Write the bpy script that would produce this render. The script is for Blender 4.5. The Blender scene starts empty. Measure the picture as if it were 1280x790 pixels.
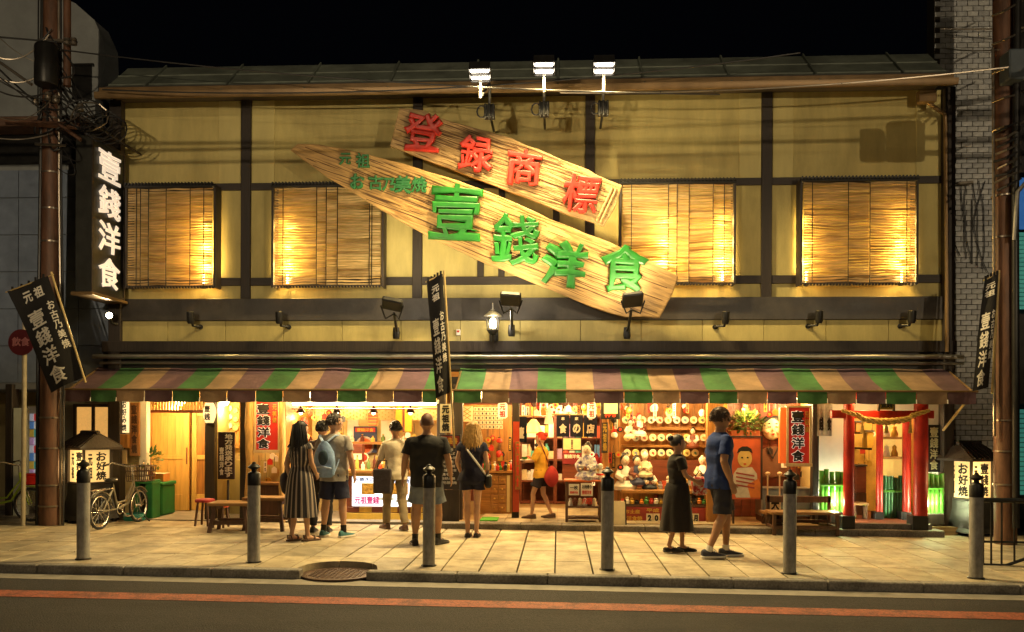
import bpy, bmesh, math, random
from mathutils import Vector, Matrix, noise
random.seed(7)
S = bpy.context.scene
C = S.collection
# ---------------------------------------------------------------- camera
F, HX, HY = 1079.0, 640.0, 530.0            # focal length and level line, in pixels of the 1280 px wide photograph
YAW, ROLL = math.radians(3.08), 0.0045
CAM = Vector((0.0, -14.0, 1.65))
_r = Vector((math.cos(YAW), math.sin(YAW), 0)); _u = Vector((0, 0, 1)); FW = Vector((-math.sin(YAW), math.cos(YAW), 0))
RT = math.cos(ROLL)*_r + math.sin(ROLL)*_u
UP = -math.sin(ROLL)*_r + math.cos(ROLL)*_u
cam = bpy.data.cameras.new('camera'); camo = bpy.data.objects.new('camera', cam); C.objects.link(camo)
cam.sensor_fit = 'HORIZONTAL'; cam.sensor_width = 36.0; cam.lens = F/1280*36.0
cam.shift_y = (HY-395.0)/1280.0
cam.clip_start = 0.1; cam.clip_end = 2000
camo.matrix_world = Matrix(((RT.x, UP.x, -FW.x, CAM.x), (RT.y, UP.y, -FW.y, CAM.y), (RT.z, UP.z, -FW.z, CAM.z), (0, 0, 0, 1)))
S.camera = camo
# ---------------------------------------------------------------- night sky
W = bpy.data.worlds.new('World'); S.world = W; W.use_nodes = True
bg = W.node_tree.nodes['Background']
bg.inputs['Color'].default_value = (0.55, 0.65, 1.0, 1); bg.inputs['Strength'].default_value = 0.0005
S.view_settings.view_transform = 'Standard'; S.view_settings.look = 'None'
S.view_settings.exposure = 1.15; S.view_settings.gamma = 1.0
S.render.engine = 'CYCLES'
S.cycles.max_bounces = 6; S.cycles.diffuse_bounces = 3; S.cycles.glossy_bounces = 3; S.cycles.transmission_bounces = 5
S.cycles.use_denoising = True
S.cycles.sample_clamp_indirect = 6.0
# ---------------------------------------------------------------- geometry helpers
SL = -0.007                                   # the street falls gently to the right
def gz(x): return SL*x
def ray(px, py): return FW + RT*((px-HX)/F) + UP*((HY-py)/F)
def P(px, py, Y):                             # point of the vertical plane y = Y seen at photo pixel (px, py)
    d = ray(px, py); t = (Y-CAM.y)/d.y
    return CAM + d*t
def G(px, py, dz=0.0):                        # point of the street surface (raised by dz) seen at a photo pixel
    d = ray(px, py); t = (SL*CAM.x + dz - CAM.z)/(d.z - SL*d.x)
    return CAM + d*t
def px_m(Y): return F/(Y-CAM.y)
WM = {}                                       # world matrix of every object, kept by hand
def wm(o): return WM.get(o.name, Matrix.Identity(4))
def meta(o, label=None, cat=None, group=None, kind=None):
    if label: o['label'] = label
    if cat: o['category'] = cat
    if group: o['group'] = group
    if kind: o['kind'] = kind
    return o
def thing(name, label, cat, loc=(0, 0, 0), rz=0.0, group=None):
    o = bpy.data.objects.new(name, None); C.objects.link(o)
    o.location = loc; o.rotation_euler = (0, 0, rz); o.empty_display_size = 0.1
    WM[o.name] = Matrix.Translation(Vector(loc)) @ Matrix.Rotation(rz, 4, 'Z')
    return meta(o, label, cat, group)
def kids(o): return [c for c in CH.get(o.name, [])]
CH = {}
def setparent(o, p):
    o.parent = p; CH.setdefault(p.name, []).append(o)
def copy_tree(o, parent=None):
    c = o.copy(); C.objects.link(c)
    if parent: setparent(c, parent)
    WM[c.name] = wm(o).copy()
    for ch in kids(o): copy_tree(ch, c)
    return c
def place(o, loc, rz=0.0):
    o.location = loc; o.rotation_euler = (0, 0, rz)
    WM[o.name] = Matrix.Translation(Vector(loc)) @ Matrix.Rotation(rz, 4, 'Z')
def link_mesh(name, me, m, parent=None, local=False):
    o = bpy.data.objects.new(name, me); C.objects.link(o)
    for mm in (m if isinstance(m, (list, tuple)) else [m]):
        if mm: me.materials.append(mm)
    if parent:
        if not local: me.transform(wm(parent).inverted())
        setparent(o, parent); WM[o.name] = wm(parent).copy()
    return o
class MB:
    """collects primitives and links them as ONE mesh object"""
    def __init__(s): s.v = []; s.f = []; s.mi = []; s.k = 0
    def add(s, vs, fs):
        n = len(s.v); s.v += [tuple(p) for p in vs]
        for f in fs: s.f.append([i+n for i in f]); s.mi.append(s.k)
        return s
    def box(s, x0, x1, y0, y1, z0, z1):
        v = [(x0,y0,z0),(x1,y0,z0),(x1,y1,z0),(x0,y1,z0),(x0,y0,z1),(x1,y0,z1),(x1,y1,z1),(x0,y1,z1)]
        return s.add(v, [(0,3,2,1),(4,5,6,7),(0,1,5,4),(1,2,6,5),(2,3,7,6),(3,0,4,7)])
    def obox(s, M, sx, sy, sz):
        v = [M @ Vector((a*sx/2, b*sy/2, c*sz/2)) for c in (-1,1) for a,b in ((-1,-1),(1,-1),(1,1),(-1,1))]
        return s.add(v, [(0,3,2,1),(4,5,6,7),(0,1,5,4),(1,2,6,5),(2,3,7,6),(3,0,4,7)])
    def prism(s, poly, M, d):                 # polygon in the local xy plane, pushed from z=0 to z=d (d>0), poly counter-clockwise
        n = len(poly)
        v = [M @ Vector((p[0], p[1], 0)) for p in poly] + [M @ Vector((p[0], p[1], d)) for p in poly]
        f = [tuple(reversed(range(n))), tuple(range(n, 2*n))] + [(i, (i+1) % n, n+(i+1) % n, n+i) for i in range(n)]
        return s.add(v, f)
    def tube(s, pts, r, seg=8, caps=True, flat=1.0, ref=None):
        pts = [Vector(p) for p in pts]; n = len(pts)
        rs = r if isinstance(r, (list, tuple)) else [r]*n
        t0 = (pts[1]-pts[0]).normalized()
        a = Vector(ref) if ref else (Vector((0,0,1)) if abs(t0.z) < .9 else Vector((1,0,0)))
        rings = []
        for i in range(n):
            t = (pts[min(i+1, n-1)]-pts[max(i-1, 0)])
            t = t.normalized() if t.length > 1e-9 else t0
            u = (a - t*a.dot(t)).normalized(); w = t.cross(u); a = u
            q = rs[i]; ru, rw = (q if isinstance(q, (list, tuple)) else (q, q*flat))
            rings.append([pts[i] + u*(math.cos(6.28318*k/seg)*ru) + w*(math.sin(6.28318*k/seg)*rw) for k in range(seg)])
        v = [p for g in rings for p in g]; f = []
        for i in range(n-1):
            for k in range(seg):
                k2 = (k+1) % seg
                f.append((i*seg+k, i*seg+k2, (i+1)*seg+k2, (i+1)*seg+k))
        if caps:
            f.append(tuple(reversed(range(seg)))); f.append(tuple((n-1)*seg+k for k in range(seg)))
        return s.add(v, f)
    def lathe(s, prof, M=None, seg=16, caps=True):     # prof: (radius, z) from bottom to top
        M = M or Matrix.Identity(4); n = len(prof)
        v = [M @ Vector((r*math.cos(6.28318*k/seg), r*math.sin(6.28318*k/seg), z)) for r, z in prof for k in range(seg)]
        f = [(i*seg+k, i*seg+(k+1) % seg, (i+1)*seg+(k+1) % seg, (i+1)*seg+k) for i in range(n-1) for k in range(seg)]
        if caps: f.append(tuple(reversed(range(seg)))); f.append(tuple((n-1)*seg+k for k in range(seg)))
        return s.add(v, f)
    def ball(s, c, r, seg=12, rings=8, fn=None):
        c = Vector(c); rx, ry, rz = r if isinstance(r, (list, tuple)) else (r, r, r)
        v = [c+Vector((0,0,-rz))]
        for j in range(1, rings):
            a = -math.pi/2 + math.pi*j/rings
            for k in range(seg):
                b = 6.28318*k/seg
                v.append(c + Vector((math.cos(a)*math.cos(b)*rx, math.cos(a)*math.sin(b)*ry, math.sin(a)*rz)))
        v.append(c+Vector((0,0,rz)))
        if fn: v = [fn(p) for p in v]
        f = [(0, 1+(k+1) % seg, 1+k) for k in range(seg)]
        for j in range(rings-2):
            for k in range(seg):
                a, b = 1+j*seg+k, 1+j*seg+(k+1) % seg
                f.append((a, b, b+seg, a+seg))
        L = len(v)-1; o = 1+(rings-2)*seg
        f += [(o+k, o+(k+1) % seg, L) for k in range(seg)]
        return s.add(v, f)
    def loft(s, rings, caps=True):            # rings: lists of points, same count, counter-clockwise seen from the end
        n, seg = len(rings), len(rings[0])
        v = [p for g in rings for p in g]
        f = [(i*seg+k, i*seg+(k+1) % seg, (i+1)*seg+(k+1) % seg, (i+1)*seg+k) for i in range(n-1) for k in range(seg)]
        if caps: f.append(tuple(reversed(range(seg)))); f.append(tuple((n-1)*seg+k for k in range(seg)))
        return s.add(v, f)
    def quad(s, a, b, c, d): return s.add([a, b, c, d], [(0, 1, 2, 3)])
    def mesh(s, name, bevel=0.0, smooth=False, seg=1, fix=False):
        me = bpy.data.meshes.new(name); me.from_pydata(s.v, [], s.f)
        if any(s.mi): me.polygons.foreach_set('material_index', s.mi)
        if bevel or fix:
            b = bmesh.new(); b.from_mesh(me)
            if fix: bmesh.ops.recalc_face_normals(b, faces=b.faces)
            if bevel:
                es = [e for e in b.edges if len(e.link_faces) == 2 and e.calc_face_angle(0) > .5]
                bmesh.ops.bevel(b, geom=es, offset=bevel, segments=seg, affect='EDGES', profile=.6, clamp_overlap=True)
            b.to_mesh(me); b.free()
        if smooth:
            me.polygons.foreach_set('use_smooth', [True]*len(me.polygons))
            me.set_sharp_from_angle(angle=math.radians(38))
        me.update()
        return me
    def build(s, name, m, parent=None, bevel=0.0, smooth=False, local=False, seg=1, fix=False):
        return link_mesh(name, s.mesh(name, bevel, smooth, seg, fix), m, parent, local)
def box(name, m, parent, x0, x1, y0, y1, z0, z1, bevel=0.0, local=False):
    return MB().box(min(x0,x1), max(x0,x1), min(y0,y1), max(y0,y1), min(z0,z1), max(z0,z1)).build(name, m, parent, bevel, local=local)
def pbox(name, m, parent, px0, py0, px1, py1, Y, d, bevel=0.0):
    """upright box whose front face, on the plane y = Y, covers the given photo pixels; d metres deep"""
    a = P(px0, (py0+py1)/2, Y); b = P(px1, (py0+py1)/2, Y); t = P((px0+px1)/2, py0, Y); u = P((px0+px1)/2, py1, Y)
    return box(name, m, parent, a.x, b.x, Y, Y+d, u.z, t.z, bevel)
# ---------------------------------------------------------------- materials
MATS = {}
def mat(name, col, rough=.6, metal=0.0, var=.18, scale=6.0, stretch=(1,1,1), bump=0.0, bscale=None, col2=None, thr=None,
        emit=0.0, ecol=None, trans=0.0, glass=0.0, coat=0.0, world=False, subsurf=0.0, stain=0.0, sscale=1.0, sstretch=(1,1,1)):
    if name in MATS: return MATS[name]
    m = bpy.data.materials.new(name); m.use_nodes = True; MATS[name] = m
    nt = m.node_tree; N = nt.nodes; L = nt.links
    b = N['Principled BSDF']; b.inputs['Roughness'].default_value = rough; b.inputs['Metallic'].default_value = metal
    tc = N.new('ShaderNodeTexCoord'); mp = N.new('ShaderNodeMapping'); mp.inputs['Scale'].default_value = stretch
    if world: L.new(N.new('ShaderNodeNewGeometry').outputs['Position'], mp.inputs['Vector'])
    else: L.new(tc.outputs['Object'], mp.inputs['Vector'])
    nz = N.new('ShaderNodeTexNoise'); nz.inputs['Scale'].default_value = scale; nz.inputs['Detail'].default_value = 6.0; nz.inputs['Roughness'].default_value = .62
    L.new(mp.outputs['Vector'], nz.inputs['Vector'])
    cr = N.new('ShaderNodeValToRGB')
    lo = thr[0] if thr else .3; hi = thr[1] if thr else .7
    cr.color_ramp.elements[0].position = lo; cr.color_ramp.elements[1].position = hi
    c1 = [max(0, c*(1-var)) for c in col]; c2 = [min(1, c*(1+var)) for c in col] if col2 is None else list(col2)
    if col2 is not None: c1 = list(col)
    cr.color_ramp.elements[0].color = (*c1, 1); cr.color_ramp.elements[1].color = (*c2, 1)
    L.new(nz.outputs['Fac'], cr.inputs['Fac']); L.new(cr.outputs['Color'], b.inputs['Base Color'])
    if stain:
        m2 = N.new('ShaderNodeMapping'); m2.inputs['Scale'].default_value = sstretch; L.new(mp.inputs['Vector'].links[0].from_socket, m2.inputs['Vector'])
        n3 = N.new('ShaderNodeTexNoise'); n3.inputs['Scale'].default_value = sscale; n3.inputs['Detail'].default_value = 8.0; n3.inputs['Roughness'].default_value = .7; L.new(m2.outputs['Vector'], n3.inputs['Vector'])
        r3 = N.new('ShaderNodeValToRGB'); r3.color_ramp.elements[0].position = .38; r3.color_ramp.elements[1].position = .56
        r3.color_ramp.elements[0].color = (1-stain, 1-stain*1.05, 1-stain*1.1, 1); r3.color_ramp.elements[1].color = (1, 1, 1, 1); L.new(n3.outputs['Fac'], r3.inputs['Fac'])
        mu = N.new('ShaderNodeMix'); mu.data_type = 'RGBA'; mu.blend_type = 'MULTIPLY'; mu.inputs[0].default_value = 1.0
        L.new(cr.outputs['Color'], mu.inputs[6]); L.new(r3.outputs['Color'], mu.inputs[7]); L.new(mu.outputs[2], b.inputs['Base Color'])
    rr = N.new('ShaderNodeMapRange'); rr.inputs['To Min'].default_value = max(.05, rough-.1); rr.inputs['To Max'].default_value = min(1, rough+.12)
    L.new(nz.outputs['Fac'], rr.inputs['Value']); L.new(rr.outputs['Result'], b.inputs['Roughness'])
    if bump:
        n2 = N.new('ShaderNodeTexNoise'); n2.inputs['Scale'].default_value = bscale or scale*5; n2.inputs['Detail'].default_value = 5.0
        L.new(mp.outputs['Vector'], n2.inputs['Vector'])
        bp = N.new('ShaderNodeBump'); bp.inputs['Strength'].default_value = min(1, bump); bp.inputs['Distance'].default_value = .02
        L.new(n2.outputs['Fac'], bp.inputs['Height']); L.new(bp.outputs['Normal'], b.inputs['Normal'])
    if emit:
        b.inputs['Emission Color'].default_value = (*(ecol or col), 1); b.inputs['Emission Strength'].default_value = emit
    if glass: b.inputs['Transmission Weight'].default_value = glass; b.inputs['IOR'].default_value = 1.45
    if coat: b.inputs['Coat Weight'].default_value = coat; b.inputs['Coat Roughness'].default_value = .15
    if subsurf: b.inputs['Subsurface Weight'].default_value = subsurf; b.inputs['Subsurface Radius'].default_value = (.02,.008,.004)
    if trans:
        t = N.new('ShaderNodeBsdfTranslucent'); mx = N.new('ShaderNodeMixShader'); mx.inputs['Fac'].default_value = trans
        L.new(cr.outputs['Color'], t.inputs['Color']); L.new(b.outputs['BSDF'], mx.inputs[1]); L.new(t.outputs['BSDF'], mx.inputs[2])
        L.new(mx.outputs['Shader'], N['Material Output'].inputs['Surface'])
    return m
def wood(name, col, axis='z', rough=.6, var=.35, k=1.0, **kw):
    st = {'x': (1.2, 14, 14), 'y': (14, 1.2, 14), 'z': (14, 14, 1.2)}[axis]
    return mat(name, col, rough, var=var, scale=1.6*k, stretch=st, bump=kw.pop('bump', .25), bscale=3.0*k, **kw)
# ---------------------------------------------------------------- lettering
TXT = {}
def glyphs(txt, bold, res=2, brush=False):
    """a flat mesh of one line of characters, one unit per em, centred on its box"""
    key = (txt, round(bold, 4), res, brush)
    if key in TXT: return TXT[key]
    c = bpy.data.curves.new('lettering', 'FONT'); c.body = txt; c.size = 1.0; c.resolution_u = res
    c.extrude = .02; c.bevel_depth = bold; c.bevel_resolution = 1 if bold > .03 or brush else 0
    o = bpy.data.objects.new('lettering', c); C.objects.link(o)
    me = bpy.data.meshes.new_from_object(o.evaluated_get(bpy.context.evaluated_depsgraph_get()))
    bpy.data.objects.remove(o); bpy.data.curves.remove(c); me.materials.clear()
    vs = [v.co.copy() for v in me.vertices]; fs = [tuple(p.vertices) for p in me.polygons]
    bpy.data.meshes.remove(me)
    if vs:
        x0, x1 = min(v.x for v in vs), max(v.x for v in vs); y0, y1 = min(v.y for v in vs), max(v.y for v in vs)
        zt = max(abs(v.z) for v in vs)
        vs = [Vector((v.x-(x0+x1)/2, v.y-(y0+y1)/2, v.z/zt)) for v in vs]
    TXT[key] = (vs, fs)
    return TXT[key]
def put_text(mb, txt, M, w, h, depth, bold=.03, fit=True, wob=0.0, brush=None):
    """lay characters on the local xy plane of M (x right, y up, z towards the reader), centred, about w x h metres"""
    if brush:                                  # stroke width swells and thins along each stroke, as from a brush
        va, fs = glyphs(txt, brush[0], 3, True); vb, f2 = glyphs(txt, brush[1], 3, True); o = random.random()*20
        if len(va) == len(vb): vs = [a.lerp(b, min(1, max(0, .5+1.5*noise.noise(Vector((a.x*3.1+o, a.y*3.1, o)))))) for a, b in zip(va, vb)]
        else: vs = va
    else: vs, fs = glyphs(txt, bold)
    if not vs: return
    ex = max(v.x for v in vs)*2 or 1; ey = max(v.y for v in vs)*2 or 1
    sx, sy = w/ex, h/ey
    if not fit: sx = sy = min(sx, sy)
    o = random.random()*9
    out = []
    for v in vs:
        x, y = v.x*sx, v.y*sy
        if wob:
            q = noise.noise_vector(Vector((v.x*2.2+o, v.y*2.2, o)))
            q2 = noise.noise_vector(Vector((v.x*7+o, v.y*7, o+4)))
            x += (q.x*wob+q2.x*wob*.35)*w; y += (q.y*wob+q2.y*wob*.35)*h
        out.append(M @ Vector((x, y, (v.z+1)*.5*depth)))
    mb.add(out, fs)
def frame(o, x, z):                           # matrix from origin, reading direction and reader direction
    x = Vector(x).normalized(); z = Vector(z).normalized(); y = z.cross(x).normalized(); x = y.cross(z)
    return Matrix(((x.x,y.x,z.x,o[0]),(x.y,y.y,z.y,o[1]),(x.z,y.z,z.z,o[2]),(0,0,0,1)))
def col_text(mb, txt, M, w, h, depth, bold=.03, gap=.06, wob=0.0):
    n = len(txt); ch = h/n
    for i, t in enumerate(txt):
        put_text(mb, t, M @ Matrix.Translation((0, h/2-ch*(i+.5), 0)), w, ch*(1-gap), depth, bold, wob=wob)
def lamp(name, kind, loc, energy, col, parent=None, target=None, size=.1, spot=None, sy=None, blend=.4):
    l = bpy.data.lights.new(name, kind); l.energy = energy; l.color = col
    if kind == 'AREA':
        l.size = size
        if sy: l.shape = 'RECTANGLE'; l.size_y = sy
    elif kind != 'SUN': l.shadow_soft_size = size
    if kind == 'SPOT': l.spot_size = math.radians(spot or 60); l.spot_blend = blend
    o = bpy.data.objects.new(name, l); C.objects.link(o)
    R = Matrix.Identity(4)
    if target is not None: R = (Vector(target)-Vector(loc)).to_track_quat('-Z', 'Y').to_matrix().to_4x4()
    elif kind == 'AREA': pass
    w = Matrix.Translation(Vector(loc)) @ R
    if parent: setparent(o, parent); o.matrix_parent_inverse = Matrix.Identity(4); o.matrix_local = wm(parent).inverted() @ w
    else: o.matrix_world = w
    return o
STREET_E = 330.0; FACADE_E = 900.0
WARM = (1.0, .66, .26); AMBER = (1.0, .64, .18); WHITE = (1.0, .86, .66)
# ================================================================ materials
M_asph = mat('asphalt', (.033,.030,.029), .9, var=.8, scale=55, bump=1.0, bscale=75, stain=.4, sscale=.7, sstretch=(.5,1.5,1))
M_conc = mat('gutter_concrete', (.26,.235,.2), .8, var=.25, scale=5, bump=.3, bscale=60)
M_line = mat('road_paint', (.29,.07,.032), .7, var=.6, scale=40, bump=.6, bscale=75, stain=.55, sscale=5)
M_slab = [mat('paving_stone_%d' % i, c, .6, var=.32, scale=1.7, bump=.25, bscale=50, world=True, stain=.4, sscale=3.2) for i, c in enumerate([(.40,.335,.22),(.44,.37,.245),(.37,.31,.20),(.31,.265,.18),(.41,.35,.24),(.35,.305,.215)])]
M_kerb = mat('kerb_granite', (.25,.23,.20), .75, var=.4, scale=40, bump=.3, stain=.45, sscale=3, world=True)
M_joint = mat('joint_mortar', (.045,.036,.028), .9, var=.2)
M_iron = mat('cast_iron', (.10,.06,.045), .45, metal=.6, var=.4, scale=20, bump=.4)
M_plas = mat('ochre_plaster', (.53,.44,.17), .85, var=.16, scale=1.4, stretch=(2.2,2.2,.55), bump=.15, bscale=30, stain=.16, sscale=1.1, sstretch=(2.2,2.2,.6))
M_plas2 = mat('ochre_plaster_strip', (.58,.49,.20), .85, var=.12, scale=1.6, stretch=(2.2,2.2,.55), bump=.1, bscale=50)
M_dark = wood('dark_timber', (.030,.021,.016), 'z', .6)
M_darkx = wood('dark_timber_beam', (.034,.024,.018), 'x', .6)
M_fasc = mat('grey_brown_fascia', (.052,.044,.036), .5, stain=.4, sscale=1.2, sstretch=(1.5,1.5,1), var=.3, scale=3, bump=.1)
M_black = mat('black_paint', (.012,.011,.01), .45, var=.3)
M_bmet = mat('black_metal', (.02,.019,.018), .4, metal=.3, var=.3)
M_steel = mat('grey_steel', (.32,.31,.29), .38, metal=.8, var=.2, scale=9)
M_gut = mat('brown_gutter_metal', (.21,.13,.055), .4, metal=.35, var=.25, scale=3)
M_roof = mat('green_grey_roof_metal', (.15,.17,.14), .6, metal=.2, var=.4, scale=2.5, bump=.15)
M_wfl = wood('shop_floor_boards', (.30,.20,.09), 'x', .5)
M_warmw = wood('amber_wood', (.32,.14,.03), 'z', .5, var=.45)
M_warmx = wood('amber_wood_beam', (.34,.155,.035), 'x', .5, var=.45)
M_redw = wood('red_brown_wood', (.15,.035,.013), 'x', .5, var=.3)
M_cream = mat('cream_wall', (.55,.43,.20), .8, var=.12, scale=3)
M_white = mat('white_paint', (.74,.70,.62), .6, var=.06)
M_red = mat('vermilion_paint', (.46,.022,.010), .4, var=.25, scale=3, stain=.35, sscale=4, sstretch=(2,2,.7))
M_gold = mat('gold_leaf', (.55,.34,.06), .35, metal=.5, var=.3)
M_paper = mat('cream_paper', (.75,.66,.45), .7, var=.1)
M_ink = mat('black_ink', (.012,.01,.01), .7, var=.2)
M_wink = mat('white_lettering', (.80,.74,.62), .6, var=.05)
M_glow = mat('lit_paper', (.9,.72,.4), .7, var=.08, emit=.55, ecol=(1.0,.70,.33))
M_tube = mat('lit_tube', (1,.9,.7), .5, emit=9, ecol=(1,.82,.55))
M_lens = mat('lit_lens', (1,.9,.7), .5, emit=24, ecol=(1,.88,.68))
M_bulb = mat('lit_bulb', (1,.8,.4), .5, emit=6, ecol=(1,.72,.34))
M_stone = mat('blue_grey_stone', (.19,.23,.31), .45, var=.2, scale=4, bump=.08)
M_gr = mat('grey_render', (.28,.295,.30), .85, var=.15, scale=2.5, bump=.2)

# ================================================================ ground
def sheet(name, m, x0, x1, y0, y1, dz, parent=None):
    o = MB().quad((x0, y0, gz(x0)+dz), (x1, y0, gz(x1)+dz), (x1, y1, gz(x1)+dz), (x0, y1, gz(x0)+dz)).build(name, m, parent)
    if not parent: meta(o, kind='structure')
    return o
KY = -4.60                                      # kerb face
meta(sheet('ground', M_joint, -150, 150, -150, 150, -.135), kind='structure')
sheet('road', M_asph, -90, 90, -30, KY+.02, -.10)
g = G(640, 737, -.1); sheet('road_gutter', M_conc, -90, 90, g.y, KY-.002, -.096)
a, b = G(640, 760.5, -.1), G(640, 752, -.1); sheet('road_line', M_line, -90, 90, a.y, b.y, -.096)
pav = MB().box(-30, 30, KY+.15, 6.0, -.3, -.105).build('pavement', M_joint); meta(pav, kind='structure')
for v in pav.data.vertices: v.co.z += gz(v.co.x)
protos = []
SW, SD = .425, .85
for i, m in enumerate(M_slab):
    me = MB().box(-SW/2+.0085, SW/2-.0085, -SD/2+.008, SD/2-.008, -.07, 0).mesh('paving_slab', bevel=.004)
    me.materials.append(m); protos.append(me)
nx0 = int(-10.4/SW)
mh = G(423, 718, -.08); mh.y = KY+.27
for ix in range(nx0, int(10.0/SW)):
    for iy in range(5):
        x = .18+ix*SW; y = KY+.16+SD*(iy+.5)
        if iy == 0 and abs(x-mh.x) < .45+SW/2:      # the manhole notch
            # slab cut round the cover: clip the slab rectangle against the circle column by column
            mb = MB(); x0_, x1_ = x-SW/2+.004, x+SW/2-.004; yt = y+SD/2-.004; yb = y-SD/2+.004; n_ = 12
            def cut(xx):
                d = .435**2-(xx-mh.x)**2
                return max(yb, mh.y+math.sqrt(d)) if d > 0 else yb
            for q in range(n_):
                a, b = x0_+(x1_-x0_)*q/n_, x0_+(x1_-x0_)*(q+1)/n_; ya, yb_ = min(cut(a), yt), min(cut(b), yt)
                mb.add([(a,ya,-.09+gz(a)),(b,yb_,-.09+gz(b)),(b,yt,-.09+gz(b)),(a,yt,-.09+gz(a)),(a,ya,gz(a)),(b,yb_,gz(b)),(b,yt,gz(b)),(a,yt,gz(a))], [(4,5,6,7),(0,1,5,4)]+([(3,0,4,7)] if q == 0 else [])+([(1,2,6,5)] if q == n_-1 else []))
            mb.build('paving_slab', M_slab[(ix+iy) % 4], pav)
            continue
        o = bpy.data.objects.new('paving_slab', random.choice(protos)); C.objects.link(o)
        o.location = (x, y, gz(x)+random.uniform(-.002, .002)); o.rotation_euler = (random.uniform(-.002,.002), math.atan(-SL), 0)
        setparent(o, pav)
kerb = meta(bpy.data.objects.new('kerb', None), kind='structure'); C.objects.link(kerb)
km = MB().box(-.496, .496, 0, .155, -.13, .0).mesh('kerb_stone', bevel=.012); km.materials.append(M_kerb)
for i in range(-14, 14):
    x = mh.x + i + (.87 if i >= 0 else .13) 
    o = bpy.data.objects.new('kerb_stone', km); C.objects.link(o); o.location = (x, KY, gz(x)+.004); o.rotation_euler = (0, math.atan(-SL), random.uniform(-.003,.003)); setparent(o, kerb)
t = thing('manhole_cover', 'round rusty manhole cover set in the gap of the kerb', 'manhole cover', (mh.x, mh.y, gz(mh.x)-.09))
mb = MB(); mb.lathe([(.40,0),(.42,.004),(.42,.02),(.37,.022),(.365,.014),(0.001,.014)], seg=32, caps=False); mb.build('rim', M_iron, t, local=True)
mb = MB(); mb.lathe([(.36,.008),(.36,.018),(.001,.018)], seg=32, caps=False)
for i in range(-6, 7):
    for j in range(-6, 7):
        if (i*i+j*j) < 36: mb.box(i*.056-.017, i*.056+.017, j*.056-.017, j*.056+.017, .018, .024)
mb.build('lid', M_iron, t, local=True)

# ================================================================ the shop building
B = thing('shop_building', 'two storey ochre plastered timber shop building filling the middle of the street', 'shop building', (-.5, 0, 0))
def zc(py, Y=0.0): return P(640, py, Y).z
def fx(px, Y=0.0): return P(px, 530, Y).x
XL, XR = fx(140), fx(1187)
Zt, Z1a, Z1b, Z2a, Z2b, Zb, Zf, Zy, Zd, Zg = [zc(v) for v in (121, 226, 235, 346, 356, 373, 401, 427, 441, 449)]
posts = [(140,155),(301,313),(515,527),(730,742),(950,963),(1175,1188)]
box('wall_core', M_black, B, XL+.02, XR-.02, .06, .3, 2.2, Zt)
for i, (a, b) in enumerate(posts):
    w = .14 if i in (0, 5) else .05
    box('post', M_dark, B, fx(a), fx(b), -w, .06, Zb if 0 < i < 5 else 0, Zt, .006)
def bays():
    for i in range(5): yield i, fx(posts[i][1]), fx(posts[i+1][0])
for i, x0, x1 in bays():
    box('rail', M_darkx, B, x0, x1, -.035, .06, Z1a, Z1b, .004)
    box('rail', M_darkx, B, x0, x1, -.035, .06, Z2a, Z2b, .004)
    for k, (z0, z1) in enumerate(((Z1b, Zt), (Z2b, Z1a), (Zb, Z2a))):
        box('plaster_panel', M_plas, B, x0, x1, 0, .06, z0, z1)
    # shallow raised strips beside the posts
for a, b in ((272,300),(314,342),(922,950),(964,990),(1143,1174)):
    box('plaster_strip', M_plas2, B, fx(a)+.003, fx(b)-.003, -.018, -.001, Z1b+.003, Zt-.003, .004)
for a, b, y0, y1 in ((596,604,235,346),(622,630,235,346),(690,698,235,346)):   # short studs behind the boards
    box('stud', M_dark, B, fx(a), fx(b), -.03, -.001, Z2a+.002, Z1b-.002, .003)
box('fascia_board', M_fasc, B, XL, XR+.02, -.10, .06, Zf, Zb-.002, .006)
n = 14
for i in range(n):
    a = XL+(XR-XL)*i/n; b = XL+(XR-XL)*(i+1)/n
    box('cladding_panel', M_plas, B, a+.004, b-.004, -.06, .06, Zy, Zf-.003, .003)
box('lower_beam', M_dark, B, XL-.1, XR+.04, -.16, .06, Zd, Zy-.002, .006)
box('awning_header', M_black, B, XL-.1, XR+.04, -.10, .06, zc(462), Zd-.003)
mb = MB(); mb.tube([(XL-.2, -.24, zc(446,-.24)), (XR+.1, -.24, zc(446,-.24))], .035, 10); mb.tube([(XL-.1, -.2, zc(454,-.2)), (XR+.12, -.2, zc(454,-.2))], .022, 8)
mb.build('rain_gutter', M_steel, B, smooth=True)
# roof
Ze, Ye = zc(112, -.62), -.62
Yr, Zr = .35, zc(79, .35)
xl, xr = P(122, 113, Ye).x, P(1194, 105, Ye).x
mb = MB()
def rp(x, t, dz=0): return Vector((x, Ye+(Yr-Ye)*t, Ze+.03+(Zr-Ze)*t+dz))
mb.add([rp(xl,0),rp(xr,0),rp(xr,1),rp(xl,1),rp(xl,0,-.06),rp(xr,0,-.06),rp(xr,1,-.06),rp(xl,1,-.06)], [(0,1,2,3),(7,6,5,4),(0,4,5,1),(1,5,6,2),(2,6,7,3),(3,7,4,0)])
rf = mb.build('roof', M_roof, B)
for i in range(10):
    x = xl+(xr-xl)*(i+.5)/10; mb = MB()
    mb.add([rp(x-.018,0,.002),rp(x+.018,0,.002),rp(x+.018,1,.002),rp(x-.018,1,.002),rp(x-.012,0,.045),rp(x+.012,0,.045),rp(x+.012,1,.045),rp(x-.012,1,.045)], [(3,2,1,0),(4,5,6,7),(0,1,5,4),(1,2,6,5),(2,3,7,6),(3,0,4,7)])
    mb.build('roof_seam', M_roof, rf)
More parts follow.
